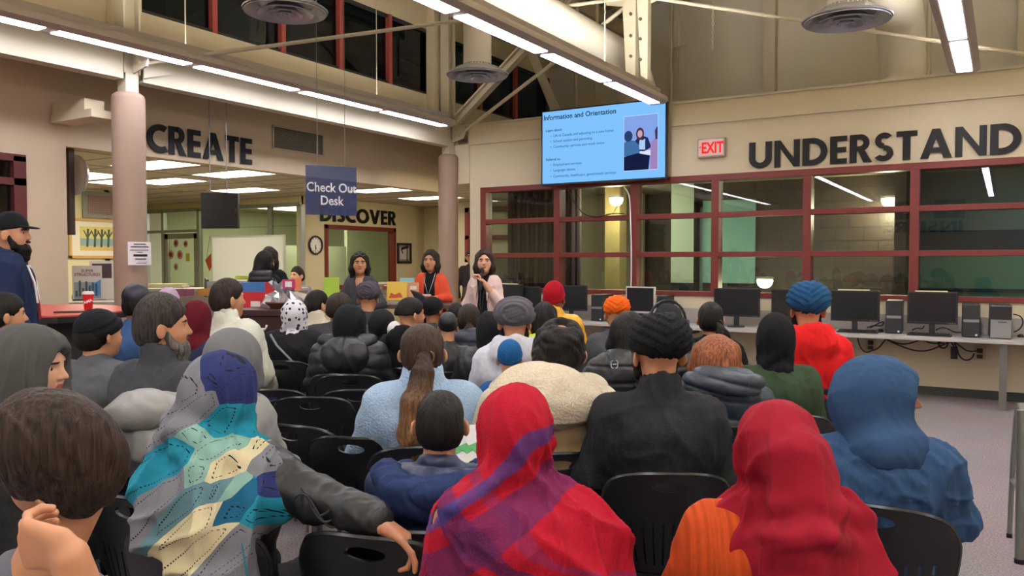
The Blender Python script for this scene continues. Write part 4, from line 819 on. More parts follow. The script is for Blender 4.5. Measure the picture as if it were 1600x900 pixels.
        for ax_ in range(3):
            o=[(ax_+1)%3,(ax_+2)%3]; sl0=[slice(None)]*3; sl1=[slice(None)]*3; sl0[ax_]=slice(0,-1); sl1[ax_]=slice(1,None)
            A=S[tuple(sl0)]; B=S[tuple(sl1)]; E_=np.argwhere(A!=B); E_=E_[(E_[:,o[0]]>0)&(E_[:,o[1]]>0)&(E_[:,o[0]]<n[o[0]]-1)&(E_[:,o[1]]<n[o[1]]-1)]
            if not len(E_): continue
            u=np.zeros(3,int); w_=np.zeros(3,int); u[o[0]]=1; w_[o[1]]=1
            q=np.stack([idm[tuple((E_-u-w_).T)],idm[tuple((E_-w_).T)],idm[tuple(E_.T)],idm[tuple((E_-u).T)]],1)
            fl=A[tuple(E_.T)]; q[~fl]=q[~fl][:,::-1]; F_.append(q)
        return v,np.concatenate(F_) if F_ else np.zeros((0,4),int)
def vnorm(v,f):
    fn=np.cross(v[f[:,2]]-v[f[:,0]],v[f[:,3]]-v[f[:,1]]); n=np.zeros_like(v)
    for k in range(4): np.add.at(n,f[:,k],fn)
    return n/(np.linalg.norm(n,axis=1)[:,None]+1e-12)
def relax(v,f,it=1):
    for _ in range(it):
        a=np.zeros_like(v); c=np.zeros(len(v))
        for k in range(4): np.add.at(a,f[:,k],v[f[:,(k+1)%4]]+v[f[:,(k+3)%4]]); np.add.at(c,f[:,k],2)
        v=v*.4+.6*a/np.maximum(c,1)[:,None]
    return v
def n3(v,fr,seed=0):
    r=np.random.default_rng(seed); o=0
    for i in range(5):
        dv=r.normal(size=3); dv/=np.linalg.norm(dv); o=o+np.sin(v@dv*fr*(.7+.6*r.random())+r.random()*6.3+1.3*np.sin(v@np.roll(dv,1)*fr*.6+i))
    return o/2.6
def wrinkle(v,amp=.006,fr=14,seed=0,ax=(1,1,.5)):
    w_=v*np.array(ax)*2.6; return amp*1.25*(.7*n3(w_,fr*.6,seed)+.6*(1-np.abs(n3(w_,fr,seed+1)))**3+.25*n3(w_,fr*2.3,seed+2))-amp*.3
# materials -----------------------------------------------------
def cloth(name,col,kind='plain',rough=.9):
    if name in _mats: return _mats[name]
    c_=lin(col)
    if max(c_[:3])<.06 and kind in('plain','knit'): return mat(name,col,.85,bump=.3,bscale=160,var=.12,vscale=14,spec=.2)
    if kind=='fleece': m=mat(name,col,.95,bump=1,bscale=110,var=.2,vscale=80)
    elif kind=='shiny': m=mat(name,col,.45,bump=.25,bscale=22,var=.06,vscale=9)
    elif kind=='knit': m=mat(name,col,.95,bump=.6,bscale=200,stretch=(1,1,.35),var=.12,vscale=90,spec=.2)
    else: m=mat(name,col,rough,bump=.18,bscale=420,var=.10,vscale=300,spec=.2)
    return m
def hairm(name,col,tip=None,rough=.55):
    if name in _mats: return _mats[name]
    m=bpy.data.materials.new(name); m.use_nodes=True; nt=m.node_tree; b=nt.nodes['Principled BSDF']; L=nt.links.new
    tc=nt.nodes.new('ShaderNodeTexCoord'); mp=nt.nodes.new('ShaderNodeMapping'); mp.inputs['Scale'].default_value=(1,1,.09); n=nt.nodes.new('ShaderNodeTexNoise'); n.inputs['Scale'].default_value=120; n.inputs['Detail'].default_value=3
    n.inputs['Distortion'].default_value=.6
    L(tc.outputs['Object'],mp.inputs[0]); L(mp.outputs[0],n.inputs[0]); cr=nt.nodes.new('ShaderNodeValToRGB'); c=lin(col); cr.color_ramp.elements[0].position=.35; cr.color_ramp.elements[1].position=.68
    cr.color_ramp.elements[0].color=tuple(x*.45 for x in c[:3])+(1,); cr.color_ramp.elements[1].color=tuple(min(1,x*1.5+.003) for x in c[:3])+(1,); L(n.outputs[0],cr.inputs[0])
    if tip:
        cr2=nt.nodes.new('ShaderNodeValToRGB'); t=lin(tip[0]); cr2.color_ramp.elements[0].color=tuple(x*.5 for x in t[:3])+(1,); cr2.color_ramp.elements[1].color=tuple(min(1,x*1.5) for x in t[:3])+(1,); cr2.color_ramp.elements[0].position=.35; cr2.color_ramp.elements[1].position=.68; L(n.outputs[0],cr2.inputs[0])
        sx=nt.nodes.new('ShaderNodeSeparateXYZ'); L(tc.outputs['Object'],sx.inputs[0]); mr=nt.nodes.new('ShaderNodeMapRange'); mr.inputs[1].default_value=tip[1]; mr.inputs[2].default_value=tip[2]; L(sx.outputs[2],mr.inputs[0])
        mx=nt.nodes.new('ShaderNodeMix'); mx.data_type='RGBA'; L(mr.outputs[0],mx.inputs[0]); L(cr2.outputs[0],mx.inputs[6]); L(cr.outputs[0],mx.inputs[7]); L(mx.outputs[2],b.inputs['Base Color'])
    else: L(cr.outputs[0],b.inputs['Base Color'])
    b.inputs['Roughness'].default_value=rough; b.inputs['Specular IOR Level'].default_value=.22
    bp=nt.nodes.new('ShaderNodeBump'); bp.inputs['Strength'].default_value=.8; bp.inputs['Distance'].default_value=.008; L(n.outputs[0],bp.inputs['Height']); L(bp.outputs[0],b.inputs['Normal'])
    _mats[name]=m; return m
SK=dict(light='#d09f80',mid='#b27a58',tan='#c08a66',dark='#8a5a40')
def skinm(k): 
    m=mat('skin_'+k,SK[k],.5,var=.06,vscale=25,spec=.4); b=m.node_tree.nodes['Principled BSDF']; b.inputs['Subsurface Weight'].default_value=.08; b.inputs['Subsurface Radius'].default_value=(.02,.01,.005); return m
BLACKHAIR=('hair_black','#17130f'); 
LIPS=mat('lips','#9c4f47',.45); BROW=mat('eyebrow','#241a14',.8); BEARD=hairm('beard_black','#15110e',rough=.7)
EYEW=mat('eye_white','#d8d2ca',.3); EYEI=mat('iris_dark','#1c110b',.2)
# hand ------------------------------------------------------------
def hand(g,w_,d,n,side=1,curl=.35,sc=1.0,thumb=None,spread=0.0,curls=None):
    w_=np.array(w_,float); d=nz(d); n=np.array(n,float); n=nz(n-d*np.dot(n,d)); s=np.cross(d,n)*side
    off=(.027,.0095,-.0085,-.0255); ln=((.043,.026,.021),(.047,.03,.022),(.044,.028,.021),(.035,.021,.018))
    for i in range(4):
        cu=curls[i] if curls else curl
        kn=w_+(d*(.088-(.004,0,.003,.012)[i])+s*off[i])*sc
        g.cap(w_+(d*.012+s*off[i]*.62)*sc,kn,.0135*sc,.0105*sc,.012)
        p=kn; a=cu*.8; rr=(.0092,.0083,.0076,.0066) if i<3 else (.0082,.0074,.0068,.006); sp=s*spread*(1.5-i)
        for j in range(3):
            dd=nz(d*math.cos(a)+n*math.sin(a)+sp); q=p+dd*ln[i][j]*sc; g.cap(p,q,rr[j]*sc,rr[j+1]*sc,.003); p=q; a+=cu*1.1
    g.cap(w_+(d*.02+s*.016+n*.006)*sc,w_+(d*.06+s*.012+n*.006)*sc,.015*sc,.012*sc,.012)
    t=nz(thumb) if thumb is not None else nz(d*.72+s*.6+n*.35); p=w_+(d*.022+s*.024+n*.004)*sc; q=p+nz(t*1.0+s*.25)*.04*sc; g.cap(p,q,.0135*sc,.011*sc,.012); p2=q+nz(t+d*.2)*.032*sc; g.cap(q,p2,.0105*sc,.0092*sc,.004); g.cap(p2,p2+nz(t+d*.5)*.024*sc,.0092*sc,.0075*sc,.004)
# head ------------------------------------------------------------
def headshape(g,hf,ears=True):
    g.frame(*hf)
    g.ell((0,-.012,.032),(.075,.096,.086),.02).ell((0,.03,-.03),(.06,.062,.082),.04).ell((0,.052,-.088),(.034,.034,.026),.04)
    g.ell((-.035,.05,-.03),(.028,.03,.03),.03).ell((.035,.05,-.03),(.028,.03,.03),.03).ell((0,.066,.03),(.05,.024,.014),.025)
    g.ell((.031,.096,.006),(.017,.016,.011),.012,'cut').ell((-.031,.096,.006),(.017,.016,.011),.012,'cut')
    g.cap((0,.088,.012),(0,.108,-.022),.008,.012,.012); g.ell((.011,.098,-.027),(.008,.01,.007),.006).ell((-.011,.098,-.027),(.008,.01,.007),.006)
    g.ell((0,.088,-.052),(.024,.012,.0065),.006).ell((0,.087,-.062),(.021,.012,.007),.005).cap((-.02,.101,-.0565),(.02,.101,-.0565),.0015,.0015,.004,'cut')
    for s in ((-1,1) if ears else ()):
        g.ell((s*.085,-.012,-.010),(.0085,.023,.032),.006,R2=rotm(s*.55,0,0)); g.ell((s*.095,-.003,-.008),(.006,.011,.019),.006,'cut')
def faceparts(root,hf,T,brow=True,eyes=True,parent=None):
    R_,t=hf
    for s in (-1,1):
        q=MB(); n=14; c0=np.array((s*.031,.0725,.006)); rr=.0112
        for lat in range(7):
            a0,a1=PI*lat/14,PI*(lat+1)/14
            q.mi(1 if lat<3 else 0); q.lathe([(rr*math.sin(a0),rr*math.cos(a0)),(rr*math.sin(a1),rr*math.cos(a1))],c0,n,'y')
        q.v=[tuple(T((R_@np.array(p)+t)[None])[0]) for p in q.v]; q.build('eye',[EYEW,EYEI],parent or root,True)
# garments ----------------------------------------------------------
class Person:
    def __init__(s,label,px,py,d,yaw=0,hy=0,hp=0,hr=0,stand=False,skin='mid',sx=None,lean=0,hoff=(0,0),arms=None,cat='person',group=None,res=None,hide_legs=False,child=False,hs=1.0,seat=.45,tw=.9,nkf=.4,dz=0):
        s.tw=tw; s.nkf=nkf
        s.P=atd(px,py,d); s.off=.39 if stand else 0; s.stand=stand; s.seat=seat
        hz=1.21+s.off; hz+=dz; s.hc=np.array((hoff[0],.025+hoff[1]+lean*.6,hz))
        if stand: s.s=s.P[2]/hz
        else: s.s=(s.P[2]-seat)/(hz-.45)
        s.sx=sx if sx else (s.s if stand else .5+.5*s.s)
        s.rz=YAW+R(yaw); c_,s_=math.cos(s.rz),math.sin(s.rz); h=s.hc[:2]*s.sx
        s.root=thing('person',label,cat,(s.P[0]-c_*h[0]+s_*h[1],s.P[1]-s_*h[0]-c_*h[1],0),s.rz,group)
        s.hf=(rotm(R(hy),R(hp),R(hr))*hs,s.hc); s.hfr=(rotm(R(hy),R(hp),R(hr)),s.hc); s.hs=hs
        s.skin=skinm(skin); s.res=res or (.0065 if d<3 else .009 if d<5 else .0115); s.hres=.0045 if d<4.5 else .006
        s.lean=lean; o=s.off; L_=lean
        s.sh=[np.array((sd*.168*tw,-.005+L_*.5,.988+o)) for sd in (-1,1)]
        s.arms=[[(q[0]*(.5+.5*tw),q[1],q[2]) for q in a] for a in (arms or [[(-.24,.06+L_*.3,.75+o),(-.12,.31+L_*.2,.63+o)],[(.24,.06+L_*.3,.75+o),(.12,.31+L_*.2,.63+o)]])]
        s.arms=[[np.array(q,float) for q in a] for a in s.arms]
    def T(s,v):
        v=v.copy(); v[:,0]*=s.sx; v[:,1]*=s.sx
        if s.stand: v[:,2]*=s.s
        else: z=v[:,2]; v[:,2]=np.where(z>.45,s.seat+(z-.45)*s.s,z*s.seat/.45)
        return v
    def L(s,px,py,d):
        w_=atd(px,py,d)-np.array(s.root.location); c_,s_=math.cos(s.rz),math.sin(s.rz); x,y=c_*w_[0]+s_*w_[1],-s_*w_[0]+c_*w_[1]; z=w_[2]
        z=z/s.s if s.stand else (.45+(z-s.seat)/s.s); return np.array((x/s.sx,y/s.sx,z))
    def Lw(s,px,py,d): return s.T(s.L(px,py,d)[None])[0]
    def put(s,name,v,f,m,parent=None,mi=None,attr=None,label=None):
        if len(f)==0: return None
        me=bpy.data.meshes.new(name); w_=s.T(v); me.vertices.add(len(w_)); me.vertices.foreach_set('co',w_.astype(f32).ravel()); me.loops.add(f.size); me.loops.foreach_set('vertex_index',f.astype(np.int32).ravel())
        me.polygons.add(len(f)); me.polygons.foreach_set('loop_start',np.arange(0,f.size,4,dtype=np.int32)); me.polygons.foreach_set('loop_total',np.full(len(f),4,np.int32)); 
        ms=m if isinstance(m,(list,tuple)) else [m]
        for q in ms: me.materials.append(q)
        if mi is not None: me.polygons.foreach_set('material_index',mi.astype(np.int32))
        me.update(calc_edges=True); me.validate(); me.polygons.foreach_set('use_smooth',np.ones(len(me.polygons),bool))
        if attr is not None:
            a=me.attributes.new('pat','FLOAT_VECTOR','POINT'); a.data.foreach_set('vector',attr.astype(f32).ravel())
        o=bpy.data.objects.new(name,me); C.objects.link(o); o.parent=parent or s.root
        if label: o['label']=label
        return o
    def fin(s,name,g,m,disp=None,parent=None,it=1,mif=None,attrf=None,label=None,post=0):
        v,f=g.mesh()
        if len(f)==0: return None
        v=relax(v,f,it)
        if disp is not None: v=v+vnorm(v,f)*disp(v)[:,None]
        if post: v=relax(v,f,post)
        mi=mif(v[f].mean(1)) if mif else None
        return s.put(name,v,f,m,parent,mi,attrf(v) if attrf else None,label)
    def lc(s,v,hf=None):   # to head frame
        R_,t=s.hfr; return (v-t)@R_
    def torso(s,g,b=.0,k=.06,hem=None):
        o=s.off; L_=s.lean
        t_=s.tw; g.frame(); g.ell((0,-.0,.57+o),(.165*t_+b,.135+b,.13+b),k).ell((0,.0+L_*.2,.72+o),(.155*t_+b,.112+b,.15+b),k).ell((0,-.005+L_*.4,.87+o),(.17*t_+b,.115+b,.15+b),k)
        g.cap(s.sh[0]*(1,1,1)+np.array((.02,0,-.0)),s.sh[1]-np.array((.02,0,0)),.058+b*.7,None,k); nb=np.array((s.hc[0]*s.nkf,-.012+L_*.55,1.062+o)); g.cap((0,-.01+L_*.5,.965+o),nb,.11*t_+b,.058+b*.4,.07); g.cap((-.11*t_,-.03+L_*.45,.91+o),(.11*t_,-.03+L_*.45,.91+o),.085+b,None,k)
    def sleeves(s,g,b=.0,k=.035,upto=1.0):
        for sd in (0,1):
            e,w_=s.arms[sd]; g.cap(s.sh[sd],e,.06+b,.047+b,k*1.9); w2=e+(w_-e)*upto; g.cap(e,w2,.046+b,.033+b,.03)
    def body(s,face=None,hands=True,curl=.5,handspec=None,beard=None,ears=True):
        o=s.off; parts=[]
        g=G(s.hc-np.array((.14,.15,.24)),s.hc+np.array((.14,.17,.16)),s.hres); headshape(g,s.hf,ears); g.frame()
        R_,t=s.hf; nk=R_@np.array((0,-.025,-.06))+t; nb=np.array((s.hc[0]*s.nkf,-.015+s.lean*.5,1.02+o)); g.cap(nk,nb,.052,.058,.03); v,f=g.mesh(); v=relax(v,f,1); q=s.lc(v[f].mean(1))/s.hs
        mi=np.zeros(len(f),int)
        mi[(q[:,1]>.088)&(abs(q[:,2]+.0565)<.0085)&(abs(q[:,0])<.021-0.8*abs(q[:,2]+.0565))]=1
        mi[(q[:,1]>.066)&(abs(q[:,2]-.0265+.06*(abs(q[:,0])-.03))<.0042)&(abs(abs(q[:,0])-.032)<.02)]=2
        if beard=='stubble': mi[(q[:,2]<-.045)&(q[:,1]>.0)&(q[:,2]>-.13)&(mi==0)]=0
        parts.append((v,f,mi))
        g=G((-.4,-.25,.3+o*0 if s.stand else .02),(.4,.75,1.1+o),.016); s.torso(g,-.018); s.sleeves(g,-.012)
        if s.stand: 
            for sd in (-1,1): g.chain([(sd*.085,0,.9),(sd*.09,.01,.48),(sd*.09,-.01,.1)],[.075,.05,.036],.03)
        else:
            for sd in (-1,1): g.chain([(sd*.085,.02,.54),(sd*.11,.42,.50),(sd*.11,.44,.10)],[.07,.05,.036],.03)
        v2,f2=g.mesh(); parts.append((v2,f2,np.zeros(len(f2),int)))
        if hands:
            for sd in (0,1):
                e,w_=s.arms[sd]; hs=(handspec or {}).get(sd,{}); d=np.array(hs.get('d',nz(w_-e)*1.0)); n=hs.get('n',(0,0,-1)); r=hs.get('res',.0055)
                g=G(w_-.2,w_+.2,r); g.frame(); g.cap(e+(w_-e)*.62,w_,.036,.026,.02); hand(g,w_+nz(w_-e)*.012,d,n,hs.get('side',1 if sd==0 else -1),hs.get('curl',curl),hs.get('sc',1.0),hs.get('thumb'),hs.get('spread',0.0),hs.get('curls'))
                v3,f3=g.mesh(); v3=relax(v3,f3,1); parts.append((v3,f3,np.zeros(len(f3),int)))
        V=[];F_=[];MI=[];n=0
        for a,b,c in parts: V.append(a); F_.append(b+n); MI.append(c); n+=len(a)
        s.bod=s.put('body',np.concatenate(V),np.concatenate(F_),[s.skin,LIPS,BROW],None,np.concatenate(MI))
        if face: faceparts(s.root,s.hf,s.T,parent=s.bod)
        return s
    def legs(s,m,shoe=None,b=.012):
        g=G((-.3,-.25,0.0),(.3,.72,.75 if not s.stand else 1.05),.014)
        if s.stand:
            g.ell((0,0,.93),(.16,.12,.12),.04)
            for sd in (-1,1): g.chain([(sd*.085,0,.88),(sd*.09,.01,.48),(sd*.09,-.01,.07)],[.085,.062,.05],.03)
        else:
            g.ell((0,0,.565),(.165,.15,.11),.04)
            for sd in (-1,1): g.chain([(sd*.085,.02,.54),(sd*.11,.43,.505),(sd*.11,.45,.08)],[.085,.065,.048],.03)
        s.fin('trousers',g,m,lambda v:wrinkle(v,.004,16,3))
        y=.0 if s.stand else .46
        for sd in (-1,1):
            g=G((sd*.1-.07,y-.14,-.01),(sd*.1+.07,y+.24,.14),.009); g.ell((sd*.1,y+.1,.035),(.042,.09,.04),.02).ell((sd*.1,y-.02,.05),(.04,.06,.055),.03).cutplane((0,0,-1),(0,0,.006)); s.fin('shoe',g,shoe or M['dark'])
        return s
    def jacket(s,m,b=.012,style='plain',hood=None,collar=0,name='jacket',seed=1,upto=.97,amp=.006,long=False,hoodm=None,lining=None,zbot=None,mif=None,attrf=None,pitch=.085,openneck=False):
        o=s.off; zb=zbot or (.50+o if not long else (.6 if s.stand else .44)); r=s.res
        aa=np.array([q for a_ in s.arms for q in a_]); g=G((min(-.36,aa[:,0].min()-.08),min(-.32,aa[:,1].min()-.08),min(zb-.06,aa[:,2].min()-.08)),(max(.36,aa[:,0].max()+.08),max(.3,aa[:,1].max()+.08),1.32+o),r); s.torso(g,b); s.sleeves(g,b*.9,upto=upto)
        if long and s.stand: g.chain([(0,0,.95),(0,0,.62)],[.17+b,.19+b],.05)
        nb=np.array((s.hc[0]*s.nkf,-.012+s.lean*.55,1.05+o))
        if collar: g.cap(nb,nb+np.array((0,.0,collar)),.07+b*.5,.066+b*.5,.02); g.cap(nb+np.array((0,.01,collar*.4)),nb+np.array((0,.02,.2)),.056,.062,.006,'cut')
        if openneck: g.cap(nb+np.array((0,.05,.06)),nb+np.array((0,.115,-.12)),.06,.025,.01,'cut')
        if hood=='down':
            g.ell((s.hc[0]*.5,-.115+s.lean*.5,1.035+o),(.135+b*.6,.06+b*.6,.095+b*.5),.03)
            g.chain([(-.10,.05+s.lean*.5,1.06+o),(-.09,-.07+s.lean*.5,1.10+o),(0,-.13+s.lean*.5,1.115+o),(.09,-.07+s.lean*.5,1.10+o),(.10,.05+s.lean*.5,1.06+o)],[.03,.038,.036,.038,.03],.03)
            g.ell((0,-.07+s.lean*.5,1.14+o),(.07,.04,.05),.02,'cut')
        g.cutplane((0,0,-1),(0,0,zb),.02)
        def disp(v):
            if style=='puffer':
                z=v[:,2]+.03*n3(v,6,seed)*1.0; w_=np.abs(np.sin(PI*z/pitch)); return (.020*np.sqrt(w_)-.012)*(1 if s.res<.008 else .6)+wrinkle(v,.003,22,seed)
            if style=='fleece': return wrinkle(v,.007,9,seed)+.003*n3(v,60,seed)
            return wrinkle(v,amp,13,seed,(1,1,.7))+wrinkle(v,amp*.4,34,seed+5)
        s.jk=s.fin(name,g,m,disp,it=2,mif=mif,attrf=attrf); return s
    def vest(s,m,seed=2,style='puffer',b=.026):
        o=s.off; g=G((-.35,-.3,.46+o),(.35,.3,1.25+o),s.res); s.torso(g,b); g.cutplane((0,0,-1),(0,0,.5+o),.02); g.ell((0,-.115,1.04+o),(.14,.06,.09),.03); g.cap((-.09,-.07,1.09+o),(.09,-.07,1.09+o),.035,None,.03)
        s.fin('vest',g,m,lambda v:.016*np.sqrt(np.abs(np.sin(PI*v[:,2]/.09)))-.01+wrinkle(v,.003,20,seed),it=2); return s
    # --- head coverings, all in the head frame
    def hg(s,lo,hi,r=None):
        c=s.hc; R_=s.hfr[0]; g=G(c+np.array(lo)*s.hs,c+np.array(hi)*s.hs,r or min(s.res,.008)); return g.frame(*s.hf)
    def hair(s,m,kind='short',vol=.012,seed=0,curl=0,fade=False,tail=None,bald=False,name='hair',low=-.075):
        g=s.hg((-.2,-.24,-.5),(.2,.2,.2),.0055 if s.res<.009 else .007)
        g.ell((0,-.014,.036),(.074+vol*.75,.097+vol,.086+vol*1.3),.02); g.ell((0,-.05,-.02),(.066+vol,.058+vol*.9,.066+vol*.5),.03)
        if kind=='bun': g.ell((0,-.115,-.005),(.042,.036,.04),.02)
        if kind in('long','bob'):
            L_=-.12 if kind=='bob' else -.27
            for sd in (-1,1): g.chain([(sd*.06,-.02,.05),(sd*.082,.0,-.06),(sd*.08,.0 if kind=='bob' else -.01,L_)],[.04,.034,.03 if kind=='bob' else .022],.03)
            g.chain([(0,-.06,0),(0,-.085,-.1),(0,-.09,L_)],[.07,.07,.055],.04)
        if kind in('long','bob'):  g.ell((0,.125,-.012),(.064,.088,.110),.010,'cut'); g.ell((0,.02,-.16),(.05,.08,.14),.02,'cut'); g.cutplane((0,0,-1),(0,0,-.3 if kind=='long' else -.15),.03)
        else:
            g.cutplane((0,.72,-.70),(0,.093,.062),.014)
            g.cutplane((0,0,-1),(0,0,low),.012)
            for sd in (-1,1): g.ell((sd*.098,.012,-.045),(.036,.046,.062),.010,'cut')
        if bald: g.ell((.01,-.055,.135),(.036,.045,.03),.02,'cut')
        def disp(v):
            q=s.lc(v)/s.hs
            if curl: return curl*(np.abs(n3(v,90,seed))+.6*n3(v,55,seed+1))-curl*.3
            a=np.arctan2(q[:,0],q[:,1]-.02); st=.0022*n3(np.stack([a*.08,a*0,q[:,2]*.12],1),340,seed)+.003*n3(v,26,seed)
            return st
        s.hairo=s.fin(name,g,m,disp,it=1)
        if tail:
            pts=[np.array(p,float) for p in tail['pts']]; rs=tail['r']; lo=np.min(pts,0)-.08; hi=np.max(pts,0)+.08
            g=G(s.hc+lo-.02,s.hc+hi+.02,min(s.res,.007)); g.frame(I3,s.hc); g.chain(pts,rs,.02)
            if len(pts)>3: 
                for k,dx in ((1,-.018),(2,.02)): g.chain([p+np.array((dx*(i/len(pts)),.006*math.sin(i*2+k),0)) for i,p in enumerate(pts)],[q_*.7 for q_ in rs],.01)
            s.fin('ponytail',g,tail.get('m',m),lambda v:.005*n3(v*np.array((1,1,.12)),150,seed+3)+.004*n3(v,30,seed),it=1)
            c=s.hc+pts[0]*.9+np.array((0,-.0,.0)); q=MB(); q.lathe([(.012+rs[0]*.8,-.012),(.02+rs[0]*.8,0),(.012+rs[0]*.8,.012)],(0,0,0),16,'y')
            q.v=[tuple(s.T((np.array(p)+c)[None])[0]) for p in q.v]; q.build('hair_tie',tail.get('tie',M['dark']),s.root,True)
        return s
    def beard(s,m,length=.03,name='beard'):
        g=s.hg((-.12,-.05,-.26),(.12,.18,.05),.005); g.ell((0,.058,-.085),(.048,.046,.042),.02); g.ell((0,.065,-.10-length*.5),(.04,.038,.03+length*.6),.03)
        for sd in (-1,1): g.chain([(sd*.069,.01,-.02),(sd*.058,.035,-.07),(sd*.03,.07,-.09)],[.012,.018,.02],.02)
        g.cap((-.02,.095,-.045),(.02,.095,-.045),.006,None,.008); g.ell((0,.118,-.058),(.02,.02,.0065),.005,'cut'); s.fin(name,g,m,lambda v:.004*np.abs(n3(v,120,4)),it=1); return s
    def beanie(s,m,fold=True,name='beanie',top=0,seed=0,pom=False):
        g=s.hg((-.16,-.18,-.09),(.16,.16,.22)); g.ell((0,-.012,.045),(.09,.11,.098+top),.02)
        g.cutplane((0,.45,-.9),(0,.09,.052),.01); g.cutplane((0,-.0,-1),(0,0,-.045),.01)
        if fold:
            for z,y in ((.0,0),): 
                pass
        def disp(v):
            q=s.lc(v)/s.hs; h=(q[:,2]-(.052-(.09-q[:,1])*.5)); return np.where(h<.035,.007*np.clip((.035-h)/.006,0,1),0)+.0025*n3(v,30,seed)
        s.fin(name,g,m,disp,it=1); return s
    def topi(s,m):
        g=s.hg((-.16,-.18,-.09),(.16,.16,.22)); g.ell((0,-.012,.045),(.09,.11,.098),.02); g.cutplane((0,.45,-.9),(0,.09,.052),.01); g.cutplane((0,-.0,-1),(0,0,-.045),.01)
        def disp(v):
            q=s.lc(v)/s.hs; r=np.sqrt(q[:,0]**2+(q[:,1]+.012)**2+.0*q[:,2]); h=q[:,2]-(.06-(.09-q[:,1])*.45); st=np.zeros(len(v))
            for hh in (.0,.03,.06): st+=.004*np.clip(1-np.abs(h-hh)/.012,0,1)
            st+=-.003*np.clip(1-np.minimum(np.abs(q[:,0]+q[:,1]*.5),np.abs(q[:,0]-q[:,1]*.7))/.004,0,1)*(h>.06); return st+.008*np.clip((.03-h)/.006,0,1)
        s.fin('knit_cap',g,m,disp,it=1); return s
    def cap(s,m,brim=True):
        g=s.hg((-.16,-.2,-.09),(.16,.26,.22)); g.ell((0,-.01,.035),(.087,.109,.1),.02); g.cutplane((0,.12,-.99),(0,.05,.03),.008)
        s.fin('cap_crown',g,m,lambda v:-.002*(np.abs(np.sin(np.arctan2(*(s.lc(v)[:,:2].T))*3))<.04),it=1)
        g=s.hg((-.16,-.02,-.09),(.16,.28,.22),.005); g.ell((0,.085,.042),(.072,.085,.008),.004,R2=rotm(0,R(-6),0)); g.ell((0,-.005,.03),(.08,.10,.1),.002,'cut'); s.fin('brim',g,m); return s
    def turban(s,m,style=0,seed=0,big=1.0,name='turban'):
        g=s.hg((-.2,-.22,-.12),(.2,.2,.27)); b=big; g.ell((0,-.015,.062),(.110*b,.124*b,.078*b),.02); g.ell((0,-.025,.105),(.092*b,.104*b,.062*b),.04)
        g.ell((0,.02,-.11),(.072,.1,.085),.01,'cut'); g.cutplane((0,.25,-.95),(0,.09,.028),.012); g.cutplane((0,-.35,-.9),(0,-.1,-.036),.012)
        sg=1 if style%2==0 else -1
        def disp(v):
            q=s.lc(v)/s.hs; x=q[:,0]*sg; z=q[:,2]; y=q[:,1]
            w1=z-.62*x+.010*n3(v,30,seed); w2=z+.75*x+.010*n3(v,26,seed+3); sp=.034
            f1=np.mod(w1/sp,1); f2=np.mod(w2/(sp*1.1),1); over=(x>-.02+.3*(z-.06)+.006*n3(v,40,seed+8))
            st=np.where(over,.009*(1-f1)**.8+.0016*np.sin(w1*420),.009*(1-f2)**.8+.0016*np.sin(w2*380)-.003)
            if style>=2:
                rr=np.sqrt((x+.005)**2+(z-.075)**2*1.5); st=np.where((y<.03)&(rr<.062),.003*np.sin((z+.35*x)*260)-.004,.010*(1-np.mod((rr-.062)/.026,1)))
            return st+.0018*n3(v,90,seed+1)-.004
        s.fin(name,g,m,disp,it=1); return s
    def hijab(s,m,drape=.6,cape=.86,sz=1.0,seed=0,amp=.006,name='headscarf',back=None,mif=None,attrf=None,face=True,peak=0,wide=1.0,extra=None,fseed=3,freq=7):
        o=s.off; c=s.hc; g=G((-.38,-.36,min(cape-.12,.95)+o),(.38,.4,1.5+o),s.res*.85 if s.res<.009 else s.res); g.frame(*s.hf)
        g.ell((0,-.012,.024),(.094*sz,.118*sz,.118*sz),.02); g.ell((0,-.03-peak*.3,.0),(.088*sz,.11*sz,.12*sz),.03)
        g.frame(); R_,t=s.hf; nk=R_@np.array((0,-.0,-.08))+t; g.cap(nk,(s.hc[0]*s.nkf,.0+s.lean*.5,1.06+o),.092*sz,.1*sz,.05)
        if drape: g.ell((0,-.0+s.lean*.5,.99+o),(.205*wide*s.tw*1.05,.15,.095),.06); 
        if drape and cape<.95: g.ell((0,-.005+s.lean*.45,.93+o),(.215*wide*s.tw*1.05,.165,.15),.05); g.cutplane((0,0,-1),(0,0,cape+o),.02)
        if extra: extra(g)
        g.frame(*s.hf)
        if face: g.ell((0,.135,-.012),(.064,.09,.088),.02,'cut').ell((0,.225,-.02),(.16,.135,.16),.02,'cut')
        g.frame()
        def disp(v):
            q=s.lc(v); a=np.arctan2(q[:,0],-(q[:,1]-.02)); sh=1-np.abs(np.sin(a*freq*.75+2.2*n3(v*np.array((1,1,.5)),7,fseed+4))); w_=np.clip((.09-q[:,2])/.2,0,1); lowr=np.clip((.02-q[:,2])/.25,0,1)
            ph=a*freq*.6*(1-.3*lowr)+2.0*n3(v,8,fseed)+q[:,2]*16*sg; r1=1-np.abs(np.sin(ph)); 
            ph2=(q[:,2]+.5*np.abs(q[:,0]))*75+1.8*n3(v,12,fseed+9)
            neck=np.exp(-((q[:,2]+.13)/.07)**2)
            return amp*.8*(sh**3*2.2-.6)*(w_*.7+.3)+amp*(2.2*r1**2-.8)*(w_*.8+.12)+amp*.9*np.sin(ph2)*neck+wrinkle(v,amp*.6,14,seed)
        sg=1 if seed%2 else -1
        s.scarf=s.fin(name,g,m,disp,it=1,mif=mif,attrf=attrf,post=2); return s
